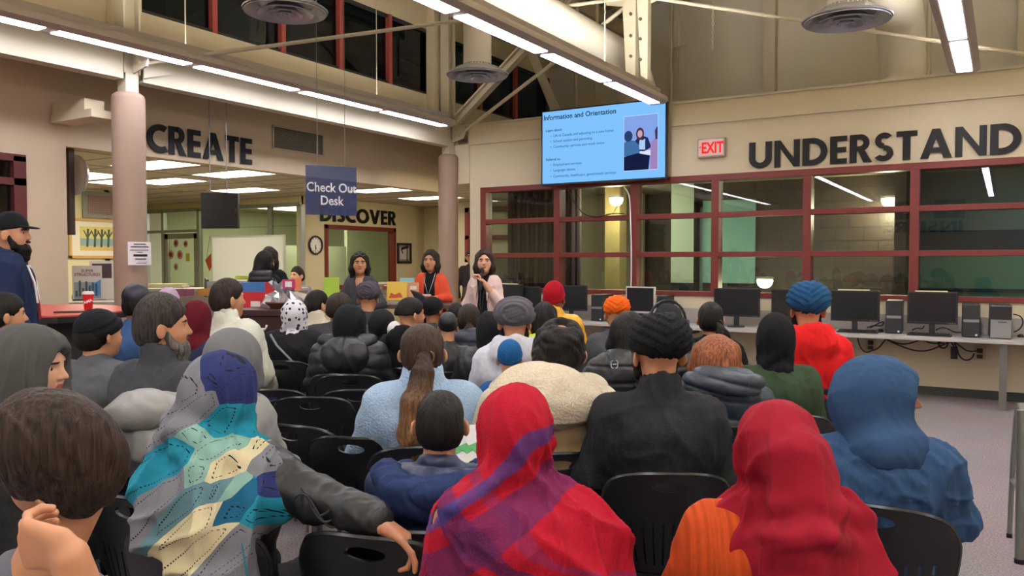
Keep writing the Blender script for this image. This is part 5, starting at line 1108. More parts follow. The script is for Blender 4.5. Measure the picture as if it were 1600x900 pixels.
    def hoodup(s,m,b=.0,seed=0,style='plain',face=True,name='hood',sag=.0,openz=0):
        o=s.off; g=G((-.26,-.3,.98+o),(.26,.3,1.5+o),s.res); g.frame(*s.hf); g.ell((0,-.015,.02),(.1+b,.125+b,.125+b),.02); g.ell((0,-.045-sag,-.02),(.095+b,.105+b,.12+b),.03)
        g.frame(); R_,t=s.hf; nk=R_@np.array((0,-.02,-.1))+t; g.cap(nk,(0,-.01+s.lean*.5,1.04+o),.098+b,.12+b,.05); g.frame(*s.hf)
        if face: g.ell((0,.205,-.015),(.14,.135,.14),.02,'cut')
        g.frame(); s.fin(name,g,m,lambda v:wrinkle(v,.006,12,seed)+wrinkle(v,.0025,30,seed+2)+(.014*np.sqrt(np.abs(np.sin(PI*v[:,2]/.09)))-.008 if style=='puffer' else 0),it=1); return s
# chair -----------------------------------------------------------------
CHP=mat('chair_plastic','#101216',.38,bump=.15,bscale=300); CHM=mat('chair_metal','#9a9a98',.25,.9); CHE=mat('chair_edge','#1a1c20',.25)
def make_chair(label):
    e=thing('stacking_chair',label,'chair',(0,0,0),0,'black stacking chairs of the audience')
    # back shell
    n,mz=25,25; W=.225; v=[];f=[];zt,zb=.83,.47
    def hw(z):
        t=(z-zb)/(zt-zb); return .165+(.06)*math.sin(min(1,t*1.15)*PI/2)
    def P(i,j,th):
        u=-1+2*i/(n-1); t=j/(mz-1); z=zb+(zt-zb)*t; x=u*hw(z); top=.045*abs(u)**3.2; z2=z-top*t; y=-.22-.05*t+.055*u*u+th; 
        if t>.8: x*=1-.10*((t-.8)/.2)**2*abs(u)**6
        return (x,y,z2)
    def hole(i,j):
        u=-1+2*(i+.5)/(n-1); t=(j+.5)/(mz-1)
        if (u/.30)**2+((t-.89)/.055)**2<1: return True
        return False
    slots=lambda i,j: (i%2==1) and 2<i<n-3 and 2<=j<=int(11+3.5*abs(-1+2*i/(n-1))**2*1.0)
    # fine grid: build shell with slots as grooves cut through
    n=61; mz=41
    keep={}
    def hol(i,j):
        u=-1+2*(i+.5)/(n-1); t=(j+.5)/(mz-1); return (u/.27)**2+((t-.875)/.055)**2<1
    def isopen(i,j):
        u=-1+2*(i+.5)/(n-1); t=(j+.5)/(mz-1)
        if hol(i,j): return True
        if abs(u)<.82 and .08<t<.50+.12*u*u and (i%5)==2: return True
        return False
    N=n*mz
    for th in (0,.014):
        for j in range(mz):
            for i in range(n):
                cs=[hol(a,b) for a in (i-1,i) for b in (j-1,j)]
                if any(cs) and not all(cs):
                    u=-1+2*i/(n-1); t=j/(mz-1)-.875; e_=math.sqrt((u/.27)**2+(t/.055)**2); u2=u/e_; t2=.875+t/e_; v.append(P((u2+1)*(n-1)/2,t2*(mz-1),th))
                else: v.append(P(i,j,th))
    op=[[isopen(i,j) for j in range(mz-1)] for i in range(n-1)]
    for i in range(n-1):
        for j in range(mz-1):
            if op[i][j]: continue
            a=j*n+i; f.append((a,a+1,a+n+1,a+n)); f.append((N+a,N+a+n,N+a+n+1,N+a+1))
            for di,dj,ed in ((-1,0,(a,a+n)),(1,0,(a+n+1,a+1)),(0,-1,(a+1,a)),(0,1,(a+n,a+n+1))):
                ii,jj=i+di,j+dj
                if ii<0 or jj<0 or ii>=n-1 or jj>=mz-1 or op[ii][jj]: f.append((ed[0],ed[1],ed[1]+N,ed[0]+N))
    q=MB(); q.add(v,f); q.build('backrest',CHP,e,True)
    q=MB(); pts=[P(i,mz-1,.007) for i in range(n)]; side=[P(0,j,.007) for j in range(0,mz,3)]; sider=[P(n-1,j,.007) for j in range(0,mz,3)]
    q.tube(side+pts[1:-1:2]+sider[::-1],.0085,6); q.build('rim',CHE,e,True)
    q=MB(); v=[];f=[]; n2=17
    for th in (0,-.015):
        for j in range(n2):
            for i in range(n2):
                u=-1+2*i/(n2-1); t=j/(n2-1); x=u*(.19+.035*math.sin(t*PI)); y=-.2+.43*t; z=.455-.02*math.cos(u*PI/2)-.03*max(0,t-.8)/.2*.6+th+.02*max(0,(.12-t)/.12); v.append((x,y,z))
    N2=n2*n2
    for j in range(n2-1):
        for i in range(n2-1): a=j*n2+i; f+= [(a,a+1,a+n2+1,a+n2),(N2+a,N2+a+n2,N2+a+n2+1,N2+a+1)]
    for i in range(n2-1): f+=[(i,i+1,N2+i+1,N2+i),((n2-1)*n2+i,(n2-1)*n2+i+1,N2+(n2-1)*n2+i+1,N2+(n2-1)*n2+i),(i*n2,(i+1)*n2,N2+(i+1)*n2,N2+i*n2),(i*n2+n2-1,(i+1)*n2+n2-1,N2+(i+1)*n2+n2-1,N2+i*n2+n2-1)]
    q.add(v,f); q.build('seat',CHP,e,True)
    for s in (-1,1):
        q=MB(); q.tube([(s*.21,.20,.012),(s*.20,.19,.42),(s*.19,.14,.44)],.0115,8); q.build('leg',CHM,e,True)
        q=MB(); q.tube([(s*.22,-.26,.012),(s*.20,-.16,.43),(s*.19,-.2,.47),(s*.17,-.235,.60)],.0115,8); q.build('leg',CHM,e,True)
        q=MB(); q.tube([(s*.19,.15,.432),(s*.19,-.17,.432)],.01,8); q.build('side_rail',CHM,e,True)
    q=MB(); q.tube([(-.19,-.14,.43),(.19,-.14,.43)],.01,8); q.build('cross_bar',CHM,e,True)
    return e
CHAIR0=None
def chair(label,x,y,rz,z=0):
    global CHAIR0
    if CHAIR0 is None: CHAIR0=make_chair(label); e=CHAIR0
    else: e=copy_tree(CHAIR0)
    e['label']=label; e.location=(float(x),float(y),z); e.rotation_euler=(0,0,rz); return e
def under(p,desc,dx=0,dy=-.0,drz=0):
    c_,s_=math.cos(p.rz),math.sin(p.rz); return chair('black plastic chair seating '+desc,p.root.location.x+c_*dx-s_*dy,p.root.location.y+s_*dx+c_*dy,p.rz+R(drz))
# ================================================================ THE AUDIENCE
BH=hairm(*BLACKHAIR); DB=hairm('hair_darkbrown','#2c2019'); BR=hairm('hair_brown','#4a3323'); AU=hairm('hair_auburn','#8a5232')
DEN=cloth('denim_blue','#2b3a55'); BLKP=cloth('trousers_black','#17181b')
# ---- front rows, nearest first
def fold_attr(v): return v
# burgundy scarf, orange ribbed sweater
ORS=cloth('orange_knit','#b8481c','knit')
def ribs(m,period=.02,depth=.5):
    nt=m.node_tree; b=nt.nodes['Principled BSDF']; tc=nt.nodes.new('ShaderNodeTexCoord'); w_=nt.nodes.new('ShaderNodeTexWave'); w_.bands_direction='X'; w_.inputs['Scale'].default_value=.314/period/1.0; w_.inputs['Distortion'].default_value=.3; nt.links.new(tc.outputs['Object'],w_.inputs[0])
    bp=nt.nodes.new('ShaderNodeBump'); bp.inputs['Strength'].default_value=depth; bp.inputs['Distance'].default_value=.01; nt.links.new(w_.outputs['Fac'],bp.inputs['Height']); nt.links.new(bp.outputs[0],b.inputs['Normal'])
ribs(ORS)
p=Person('person in orange ribbed sweater under a long burgundy headscarf',1208,702,1.95,yaw=-3,hy=4,sx=.98); p.body(ears=False).legs(BLKP).jacket(ORS,b=.016,amp=.004)
def ex(g): 
    g.chain([(.02,-.13,1.22),(.03,-.165,1.05),(.035,-.18,.88),(.03,-.185,.70)],[.075,.085,.08,.075],.05); g.ell((.14,-.0,.97),(.10,.14,.14),.06)
    g.ell((.11,-.08,.84),(.14,.12,.16),.06)
def d4(v): return None
p.hijab(cloth('burgundy_cotton','#8a1426'),cape=.60,seed=4,amp=.012,extra=ex,name='headscarf',fseed=7,freq=9,sz=.99,wide=.92)
under(p,'the person in the long burgundy headscarf')
# red plaid shawl
def plaidmat(name,base,bands,edge=None):
    m=bpy.data.materials.new(name); m.use_nodes=True; nt=m.node_tree; L=nt.links.new; b=nt.nodes['Principled BSDF']; b.inputs['Roughness'].default_value=.9; b.inputs['Specular IOR Level'].default_value=.2
    at=nt.nodes.new('ShaderNodeAttribute'); at.attribute_name='pat'; sp=nt.nodes.new('ShaderNodeSeparateXYZ'); L(at.outputs['Vector'],sp.inputs[0]); prev=None
    for k,(axis,period,lo,hi,col,fac) in enumerate(bands):
        mod=nt.nodes.new('ShaderNodeMath'); mod.operation='FLOORED_MODULO' if 'FLOORED_MODULO' else 'MODULO'; mod.inputs[1].default_value=period; L(sp.outputs[axis],mod.inputs[0])
        g1=nt.nodes.new('ShaderNodeMapRange'); g1.inputs[1].default_value=lo-.003; g1.inputs[2].default_value=lo+.003; L(mod.outputs[0],g1.inputs[0])
        g2=nt.nodes.new('ShaderNodeMapRange'); g2.inputs[1].default_value=hi-.003; g2.inputs[2].default_value=hi+.003; g2.inputs[3].default_value=fac; g2.inputs[4].default_value=0; L(mod.outputs[0],g2.inputs[0])
        mu=nt.nodes.new('ShaderNodeMath'); mu.operation='MULTIPLY'; L(g1.outputs[0],mu.inputs[0]); L(g2.outputs[0],mu.inputs[1])
        mx=nt.nodes.new('ShaderNodeMix'); mx.data_type='RGBA'; L(mu.outputs[0],mx.inputs[0]); mx.inputs[7].default_value=lin(col)
        if prev is None: mx.inputs[6].default_value=lin(base)
        else: L(prev,mx.inputs[6])
        prev=mx.outputs[2]
    L(prev,b.inputs['Base Color']); tc=nt.nodes.new('ShaderNodeTexCoord'); n=nt.nodes.new('ShaderNodeTexNoise'); n.inputs['Scale'].default_value=180; L(tc.outputs['Object'],n.inputs[0]); bp=nt.nodes.new('ShaderNodeBump'); bp.inputs['Strength'].default_value=.4; bp.inputs['Distance'].default_value=.006; L(n.outputs[0],bp.inputs['Height']); L(bp.outputs[0],b.inputs['Normal'])
    return m
RP=plaidmat('red_plaid','#a31328',[(0,.42,.0,.075,'#5a2350',.85),(0,.42,.12,.15,'#7a2a55',.6),(1,.5,.0,.09,'#5a2350',.8),(1,.5,.13,.17,'#243a78',.75),(2,.5,.0,.07,'#2a3d80',.75)])
p=Person('person wrapped in a red, purple and blue plaid scarf',806,676,2.0,yaw=2,hy=-6,sx=.98); p.body(ears=False).legs(BLKP).jacket(cloth('dark_knit','#1d1d22'),b=-.012)
def ex3(g):
    g.ell((.04,-.02,.93),(.235,.155,.12),.06); g.ell((.05,-.05,.78),(.25,.17,.17),.07); g.ell((.05,-.07,.64),(.26,.175,.17),.07); g.cap((.17,-.02,.97),(.25,-.02,.70),.08,.08,.05); g.cap((-.13,-.06,.95),(-.185,-.08,.6),.08,.07,.05); g.chain([(-.08,-.08,1.12),(-.12,-.12,1.04),(-.02,-.16,.96),(.16,-.14,.88)],[.04,.055,.05,.04],.04)
def at3(v):
    w_=v+.012*np.stack([n3(v,30,1),n3(v,26,2),n3(v,28,3)],1); a=w_[:,0]*.75+w_[:,2]*.66+.1; b_=-w_[:,0]*.62+w_[:,2]*.78+.15*w_[:,1]; low=np.clip((.95-w_[:,2])*4,0,1)
    return np.stack([a+.21*(1-low),b_+.25,np.where(w_[:,2]<.80,w_[:,2]-.58+.25*w_[:,0]*w_[:,0],.3)],1)
p.hijab(RP,cape=.50,seed=5,amp=.010,extra=ex3,name='plaid_scarf',attrf=at3,fseed=11,freq=8,wide=.95)
q=MB(); rr=np.random.default_rng(4)
for k in range(90):
    t=k/89; a=p.T(np.array([[-.215-.035*t+.008*math.sin(k),-.15-.03*t,.93-.36*t]]))[0]; l_=.055+.02*rr.random(); q.tube([a,a+np.array((-.012,-.012,-l_*.5)),a+np.array((-.014+.006*rr.random(),-.014,-l_))],.0018,4)
q.build('fringe',cloth('fringe_plum','#7d1e40'),p.root)
under(p,'the person in the red plaid scarf',dy=.07)
# teal patchwork scarf, arm stretched along the next chair
def patchmat(seeds):
    m=bpy.data.materials.new('patchwork_scarf'); m.use_nodes=True; nt=m.node_tree; L=nt.links.new; b=nt.nodes['Principled BSDF']; b.inputs['Roughness'].default_value=.9; b.inputs['Specular IOR Level'].default_value=.2
    tc=nt.nodes.new('ShaderNodeTexCoord'); nn=nt.nodes.new('ShaderNodeTexNoise'); nn.inputs['Scale'].default_value=7; L(tc.outputs['Object'],nn.inputs[0])
    vm=nt.nodes.new('ShaderNodeVectorMath'); vm.operation='MULTIPLY_ADD'; vm.inputs[1].default_value=(.025,.025,.025); L(nn.outputs['Color'],vm.inputs[0]); m0=nt.nodes.new('ShaderNodeMapping'); m0.inputs['Rotation'].default_value=(0,R(40),0); L(tc.outputs['Object'],m0.inputs[0]); mp=nt.nodes.new('ShaderNodeMapping'); mp.inputs['Scale'].default_value=(.55,.6,1.05); L(m0.outputs[0],mp.inputs[0]); L(mp.outputs[0],vm.inputs[2]); from mathutils import Euler
    MR=np.diag((.55,.6,1.05))@np.array(Euler((0,R(40),0)).to_matrix()); seeds=[(MR@np.array(q),c) for q,c in seeds]
    def M_(op,a,b_=None):
        n=nt.nodes.new('ShaderNodeMath'); n.operation=op
        for i,x in enumerate((a,b_)):
            if x is None: continue
            if isinstance(x,(int,float)): n.inputs[i].default_value=x
            else: L(x,n.inputs[i])
        return n.outputs[0]
    pd=None; pc=None; second=None
    for pos,col in seeds:
        d=nt.nodes.new('ShaderNodeVectorMath'); d.operation='DISTANCE'; L(vm.outputs[0],d.inputs[0]); d.inputs[1].default_value=tuple(float(x)+.0125 for x in pos); D=d.outputs['Value']
        if pd is None: pd=D; pc=lin(col); second=None; continue
        less=M_('LESS_THAN',D,pd); mx=nt.nodes.new('ShaderNodeMix'); mx.data_type='RGBA'; L(less,mx.inputs[0])
        if isinstance(pc,tuple): mx.inputs[6].default_value=pc
        else: L(pc,mx.inputs[6])
        mx.inputs[7].default_value=lin(col); pc=mx.outputs[2]
        second=M_('MAXIMUM',D,pd) if second is None else M_('MINIMUM',second,M_('MAXIMUM',D,pd)); pd=M_('MINIMUM',pd,D)
    edge=M_('SUBTRACT',second,pd); e1=M_('LESS_THAN',M_('ABSOLUTE',M_('SUBTRACT',edge,.014)),.0013)
    sp=nt.nodes.new('ShaderNodeSeparateXYZ'); L(tc.outputs['Object'],sp.inputs[0]); dash=M_('GREATER_THAN',M_('FRACT',M_('MULTIPLY',M_('ADD',sp.outputs[2],M_('MULTIPLY',sp.outputs[0],.8)),90)),.5)
    m2=nt.nodes.new('ShaderNodeMix'); m2.data_type='RGBA'; L(M_('MULTIPLY',e1,dash),m2.inputs[0]); L(pc,m2.inputs[6]); m2.inputs[7].default_value=lin('#1c1e28'); L(m2.outputs[2],b.inputs['Base Color'])
    n=nt.nodes.new('ShaderNodeTexNoise'); n.inputs['Scale'].default_value=220; L(tc.outputs['Object'],n.inputs[0]); bp=nt.nodes.new('ShaderNodeBump'); bp.inputs['Strength'].default_value=.4; bp.inputs['Distance'].default_value=.005; L(n.outputs[0],bp.inputs['Height']); L(bp.outputs[0],b.inputs['Normal'])
    return m
BLKE=cloth('embroidered_black','#131416','shiny')
wr=[(.36,-.06,.92),(.60,-.03,.86)]
p=Person('person in a teal and navy patchwork scarf, arm along the next chair',349,617,2.4,yaw=-12,hy=-14,sx=1.0)
p.arms[1]=[p.L(500,782,2.27),p.L(588,812,2.17)]
p.body(ears=False,handspec={1:dict(d=(.80,-.14,-.42),n=(-.35,-.1,-.75),side=-1,curls=[.35,.75,.8,.85],res=.0035,sc=1.05,thumb=(.5,.5,-.5))}).legs(BLKP).jacket(BLKE,b=.024,amp=.008,upto=1.0)
NVY,TEA,SAG,CRM,GRY,DTL,GRN='#2a3262','#1f7f95','#7fa79a','#c9bf98','#74767c','#1d5a78','#5c7f88'
PS=patchmat([(p.Lw(x,y,d_),c_) for x,y,d_,c_ in ((350,570,2.3,NVY),(372,598,2.3,NVY),(330,590,2.3,NVY),(345,650,2.25,TEA),(380,640,2.25,TEA),(308,605,2.3,GRY),(300,640,2.25,GRY),(305,680,2.2,SAG),(330,700,2.2,SAG),(272,715,2.2,TEA),(300,735,2.15,SAG),(285,775,2.12,GRN),(325,765,2.1,GRN),(258,760,2.15,GRY),(340,722,2.15,CRM),(375,690,2.15,CRM),(400,672,2.2,CRM),(440,690,2.2,GRY),(420,700,2.15,NVY),(440,735,2.15,NVY),(385,745,2.1,TEA),(400,800,2.1,TEA),(415,770,2.1,TEA),(355,760,2.1,SAG),(350,800,2.1,DTL),(370,770,2.1,DTL),(310,815,2.1,CRM),(320,850,2.1,CRM),(350,860,2.1,GRY),(375,900,2.1,GRY))])
def ex2(g):
    g.ell((.06,-.05,.93),(.22,.16,.13),.06); g.ell((-.02,-.06,.86),(.17,.16,.16),.06); g.chain([(.05,-.12,.98),(.11,-.16,.85),(.13,-.175,.70),(.12,-.18,.57)],[.07,.085,.085,.08],.05)
    g.chain([(-.10,-.03,1.12),(-.14,-.08,.95),(-.10,-.15,.82),(.02,-.175,.74)],[.06,.065,.055,.05],.04); g.chain([(-.05,-.12,1.12),(.06,-.12,1.03),(.18,-.05,1.03)],[.05,.05,.05],.04)
def at2(v):
    w_=v+.012*np.stack([n3(v,28,1),n3(v,26,2),n3(v,28,3)],1); u=w_[:,0]*.85-w_[:,2]*.52+.9+.3*w_[:,1]; vv=w_[:,0]*.5+w_[:,2]*.85; crown=np.clip(w_[:,2]-1.17-.25*(w_[:,0]-.0)+.5,0,1)
    return np.stack([u,vv,crown],1)
p.hijab(PS,cape=.56,seed=6,amp=.009,extra=ex2,name='patchwork_scarf',attrf=at2,fseed=21,freq=9)
q=MB()
for k in range(40):
    t=k/39; a=p.T(np.array([[.17+.055*math.sin(t*2.2)-.06*t*(t>.5),-.19-.03*math.sin(t*3),.90-.36*t]]))[0]; l_=.10+.04*rr.random()
    q.tube([a,a+np.array((.012,-.004,-l_*.4)),a+np.array((.008+.012*rr.random(),-.006,-l_))],.0026,4)
q.build('fringe',cloth('fringe_teal','#1f6f7c'),p.root)
# stitched scroll embroidery on the sleeve
q=MB()
for k in range(3):
    pts=[p.T(np.array([[.30+.11*t+.02*k,-.115-.012*math.sin(t*3),.945-.05*t+.03*math.sin(t*5+k*1.7)]]))[0] for t in np.linspace(0,1.6,14)]; q.tube(pts,.0035,5)
q.build('embroidery',cloth('thread_grey','#34363a'),p.root)
under(p,'the person in the teal patchwork scarf',dy=.08)
P2=p
# boy at the lower left, cheek on his hand
p=Person('boy with tousled brown hair resting his cheek on his hand',88,722,1.32,yaw=55,hy=28,hp=-6,hr=-42,skin='tan',sx=.84,seat=.42,hoff=(.06,-.13),nkf=.5,dz=.07)
p.arms[0]=[p.L(150,1050,1.06),p.L(112,872,1.02)]; p.arms[1]=[(.22,.1,.76),(.12,.3,.66)]; p.arms=[[np.array(q,float) for q in a] for a in p.arms]
p.body(handspec={0:dict(d=p.L(-12,852,1.06)-p.L(112,872,1.02),n=p.L(40,760,1.2)-p.L(50,850,1.05),side=1,curls=[.75,.85,.9,.95],res=.003,sc=1.0,thumb=p.L(40,800,1.2)-p.L(112,872,1.02))}).legs(DEN).jacket(cloth('grey_tee','#6b6d78'),b=.004,upto=.25,amp=.004,name='shirt')
p.hair(hairm('hair_boy','#33261d'),vol=.022,seed=3,low=-.085)
chair('black plastic chair seating the boy resting his cheek on his hand',p.root.location.x,p.root.location.y,p.rz)
# boy in navy quilted hood coat
p=Person('boy with cropped dark hair in a navy coat with hood down',688,664,2.45,yaw=-4,hy=6,skin='tan')
NV=cloth('navy_coat','#1d2a4a','shiny'); p.body().legs(BLKP)
p.jacket(NV,b=.022,style='puffer',hood=None,pitch=.12)
o=0; g=G((-.27,-.34,.82),(.27,.22,1.2),.0065); g.ell((0,-.13,.985),(.185,.095,.11),.03); g.chain([(-.12,.06,1.04),(-.17,-.05,1.05),(-.12,-.17,1.04),(0,-.21,1.03),(.12,-.17,1.04),(.17,-.05,1.05),(.12,.06,1.04)],[.035,.042,.036,.034,.036,.042,.035],.03); g.ell((0,-.09,1.10),(.105,.07,.085),.02,'cut'); p.fin('hood',g,cloth('navy_quilt','#26355c'),lambda v:wrinkle(v,.008,18,3)+wrinkle(v,.003,40,6),it=1)
p.hair(BH,vol=.007,seed=5); under(p,'the boy in the navy hooded coat')
# magazine page held beyond him
a=atd(727,705,2.9); e=thing('magazine','open pale magazine with green leaf print beyond the boy in navy','magazine',(a[0],a[1],a[2]),YAW); e.rotation_euler=(R(-35),0,YAW+R(5)); q=MB(); q.box((-.10,-.004,-.06),(.12,.004,.10)); q.build('page',mat('page_grey','#c9c8c4',.5),e); q=MB()
for k in range(5): q.prism([(-.06+k*.035,-.006,.0+.02*math.sin(k)),(-.03+k*.035,-.006,.03),(-.01+k*.035,-.006,.0),(-.03+k*.035,-.006,-.012)],(0,.002,0))
q.build('leaf_print',mat('leaf_green','#3f9a58',.6),e)
# blue hooded sweatshirt, face turned right
p=Person('person in slate blue hooded sweatshirt looking right, hood up',1379,622,2.65,yaw=-16,hy=-88,skin='dark',sx=1.0); BL=cloth('slate_sweat','#2f4a6b'); p.body(face=True,ears=False).legs(BLKP).jacket(BL,b=.022,amp=.013,seed=8); p.hoodup(BL,b=.018,seed=9); under(p,'the person in the slate blue hood',drz=-14)
a=atd(1462,846,2.62); e=thing('handbag','red and dark bag hanging at the side of the slate blue hooded person','bag',a,YAW); q=MB(); q.prism([(-.05,0,-.08),(.0,0,-.09),(.05,0,-.0),(.03,0,.06),(-.02,0,.05)],(0,.14,0)); q.build('bag_body',cloth('bag_red','#c8281c'),e,bevel=.01)
# black turban, dark grey overshirt
TB=cloth('turban_black','#15161a'); p=Person('bearded person in black turban and charcoal shirt jacket',1028,556,3.05,yaw=-2,hy=10,skin='tan',sx=1.06); p.body(face=True).legs(DEN).jacket(cloth('charcoal_shirt','#26272b'),b=.024,collar=.05,amp=.009,seed=12).beard(BEARD,.03).turban(TB,0,seed=1,big=1.02); under(p,'the person in black turban and charcoal jacket')
# cream sherpa jacket
SH=cloth('sherpa','#d8ccb0','fleece'); TAN=cloth('tan_nylon','#b49c74','shiny')
p=Person('curly haired person with bald patch in cream fleece hooded jacket',874,550,3.35,yaw=6,hy=-12,hr=4,skin='tan',sx=1.18,hoff=(.04,0))
def sel(c):
    z=c[:,2]; x=np.abs(c[:,0]); return ((z<.985-.0*x)&(z>.80)&(x<.17)|((z<.80)&(x>.2))).astype(int)
p.body(face=True).legs(BLKP).jacket(cloth('sherpa','#d8ccb0','fleece'),b=.04,style='fleece',seed=14); 
pm=p.jk; pm.data.materials.append(TAN); cc=np.zeros(len(pm.data.polygons)*3); pm.data.polygons.foreach_get('center',cc); cc=cc.reshape(-1,3); pm.data.polygons.foreach_set('material_index',(((cc[:,2]<.98*p.s)&(cc[:,2]>.72)&(abs(cc[:,0])<.20)&(cc[:,1]<0))|((cc[:,2]<.80)&(cc[:,2]>.60)&(abs(cc[:,0])>.2))).astype(np.int32))
g=G((-.3,-.36,.86),(.3,.2,1.28),.008); g.ell((-.04,-.16,1.03),(.20,.10,.11),.04); g.ell((-.05,-.13,1.10),(.15,.09,.09),.04); g.cap((-.16,-.02,1.06),(.14,-.02,1.06),.06,None,.05); g.cap((.12,-.1,1.0),(.2,-.04,.96),.06,.05,.04); p.fin('hood',g,SH,lambda v:wrinkle(v,.008,10,2)+.003*n3(v,70,3),it=1)
p.hair(BH,vol=.02,curl=.006,bald=True); under(p,'the person in the cream fleece jacket')
# light blue fleece, long ponytail
LB=cloth('sky_fleece','#9db8d2','fleece'); PT=hairm('hair_ponytail','#3a2a20',('#8a6544',.85,1.12))
p=Person('person with long ponytail in light blue fleece jacket',661,552,3.45,yaw=8,hy=-8,skin='tan',sx=1.08); p.body(face=True).legs(DEN).jacket(LB,b=.03,style='fleece',collar=.07,seed=17)
p.hair(PT,vol=.012,seed=7,tail=dict(pts=[(0,-.12,.0),(-.01,-.16,-.06),(-.03,-.19,-.18),(-.05,-.19,-.32),(-.06,-.18,-.44)],r=[.028,.042,.055,.05,.022],tie=mat('clip_gold','#7a5a35',.3,.5))); under(p,'the person with long ponytail in light blue fleece')
# grey hijab, profile at left edge
p=Person('person in charcoal grey headscarf seen in profile at the edge',50,575,2.75,yaw=-34,hy=-56,hp=-4,skin='light',sx=1.05); p.body(face=True,ears=False).legs(BLKP).jacket(cloth('grey_coat','#3c3d3c'),b=.02,amp=.006)
p.hijab(cloth('grey_crepe','#4d4e4b'),cape=.66,seed=8,amp=.008,sz=1.14,fseed=31,freq=6,wide=1.15); under(p,'the person in charcoal headscarf at the left')
# grey haired bearded man
GH=hairm('hair_grey','#4c4946'); p=Person('bearded man with greying black hair in dark grey fleece',256,512,3.6,yaw=-18,hy=-48,skin='tan',sx=1.0); p.body(face=True).legs(BLKP).jacket(cloth('dk_grey_fleece','#3f4145'),b=.02,collar=.06,seed=21,amp=.006).hair(hairm('hair_saltpepper','#37332f'),vol=.018,seed=8).beard(hairm('beard_grey','#6d6862',rough=.7),.04)
under(p,'the bearded man with greying hair')
# black knit cap man
p=Person('man in round black knit cap and grey coat',156,524,4.1,yaw=-5,hy=-22,skin='tan',sx=1.05); p.body(face=True).legs(BLKP).jacket(cloth('slate_wool','#54575b'),b=.024,seed=22).hair(BH,vol=.008).topi(cloth('blk_knit','#14161a','knit')); under(p,'the man in the round black knit cap')
# light grey coat with grey headscarf
p=Person('person in grey headscarf and light grey padded coat',364,565,3.1,yaw=12,hy=0,skin='tan',hoff=(.12,0),sx=1.15); LG=cloth('ash_coat','#8a8b88','shiny'); p.body(ears=False).legs(BLKP).jacket(LG,b=.04,amp=.008,seed=23); p.hijab(cloth('grey_jersey','#6a6b6d'),drape=0,cape=1,seed=3,amp=.006)
g=G((-.36,-.32,.88),(.1,.1,1.2),.0075); g.ell((-.14,-.10,1.05),(.10,.075,.075),.03); g.cap((-.22,-.06,1.02),(-.02,-.1,1.04),.05,None,.03); p.fin('hood',g,LG,lambda v:wrinkle(v,.008,14,6)); under(p,'the person in the light grey padded coat')
# auburn hair, slate puffer
SP=cloth('slate_puffer','#2b3540','shiny'); p=Person('person with auburn hair in dark slate puffer coat, hood down',1118,560,3.85,yaw=-6,skin='light',sx=1.08); p.body().legs(BLKP).jacket(SP,b=.035,style='puffer',hood='down',seed=25); p.hair(AU,'bob',vol=.014)
g=G((-.27,-.33,.93),(.27,.2,1.3),.0075); g.ell((.01,-.12,1.10),(.165,.10,.095),.04); g.ell((0,-.03,1.18),(.09,.09,.08),.02,'cut'); p.fin('hood',g,SP,lambda v:.016*np.sqrt(np.abs(np.sin(PI*(v[:,2]+.3*v[:,0])/.075)))-.008+wrinkle(v,.004,20,7)); under(p,'the person with auburn hair in slate puffer')
# black hijab, green jacket
p=Person('person in black headscarf and dark green jacket',1211,530,4.1,yaw=-4,hy=6,skin='mid',sx=.92); p.body(ears=False).legs(BLKP).jacket(cloth('forest','#33452f'),b=.02,seed=26); p.hijab(cloth('black_jersey','#141417'),drape=0,cape=1,seed=2,amp=.005,sz=1.05); under(p,'the person in black headscarf and green jacket')
# black puffer with long dark hair behind
BP=cloth('black_puffer','#16181c','shiny'); p=Person('dark haired person in black quilted puffer coat with hood down',982,524,4.3,yaw=6,skin='tan',sx=1.0); p.body().legs(BLKP).jacket(BP,b=.04,style='puffer',seed=27); p.hair(BH,'bob',vol=.015)
g=G((-.27,-.34,.72),(.27,.2,1.28),.009); g.ell((-.10,-.15,1.0),(.17,.10,.155),.04); 
p.fin('hood',g,BP,lambda v:-.012*np.exp(-((np.abs(v[:,0]+.16)-.0)/.006)**2)-.012*np.exp(-((v[:,0]+.03)/.006)**2)-.012*np.exp(-((v[:,2]-.98)/.006)**2)-.01*np.exp(-((v[:,2]-1.07)/.006)**2)+wrinkle(v,.004,20,7)); 
gp=p.T(np.array([[-.14,-.250,1.085]]))[0]; q=MB()
for s_ in (-1,1): q.tube([gp+np.array((s_*.006,0,-.02)),gp+np.array((s_*.016,0,-.014)),gp+np.array((s_*.018,0,.014)),gp+np.array((s_*.006,0,.02))],.0028,5)
q.tube([gp+np.array((-.01,0,.0)),gp+np.array((.01,0,.0))],.0028,5); q.build('coat_logo',mat('logo_grey','#b8bcc4',.5),p.root)
under(p,'the dark haired person in black quilted puffer')
# ---- middle rows
p=Person('person in grey turban and white hooded sweatshirt',804,506,4.9,yaw=4,hy=-8,skin='tan',sx=1.05); p.body(face=True).legs(BLKP).jacket(cloth('white_sweat','#c9cbd2'),b=.025,hood='down',seed=30).beard(BEARD,.02).turban(cloth('turban_grey','#5c5a60'),3,seed=2,big=1.08); 
q=MB()
for k in range(3): a=p.T(np.array([[-.02+.0*k,-.165,.93-.045*k]]))[0]; q.bar(a+np.array((-.06,.0,.02)),a+np.array((.06,.0,-.02)),.004,.02)
q.build('dark_patch',M['dark'],p.root); under(p,'the person in grey turban and white sweatshirt')
p=Person('small child in a bright blue knit hat beside the grey turban',797,562,4.15,yaw=10,hy=-20,skin='tan',hs=.95,sx=.75); p.body().legs(BLKP).jacket(cloth('child_blue','#1f4f8a'),b=.02).beanie(cloth('blue_knit','#1f5a90','knit')); under(p,'the small child in blue knit hat')
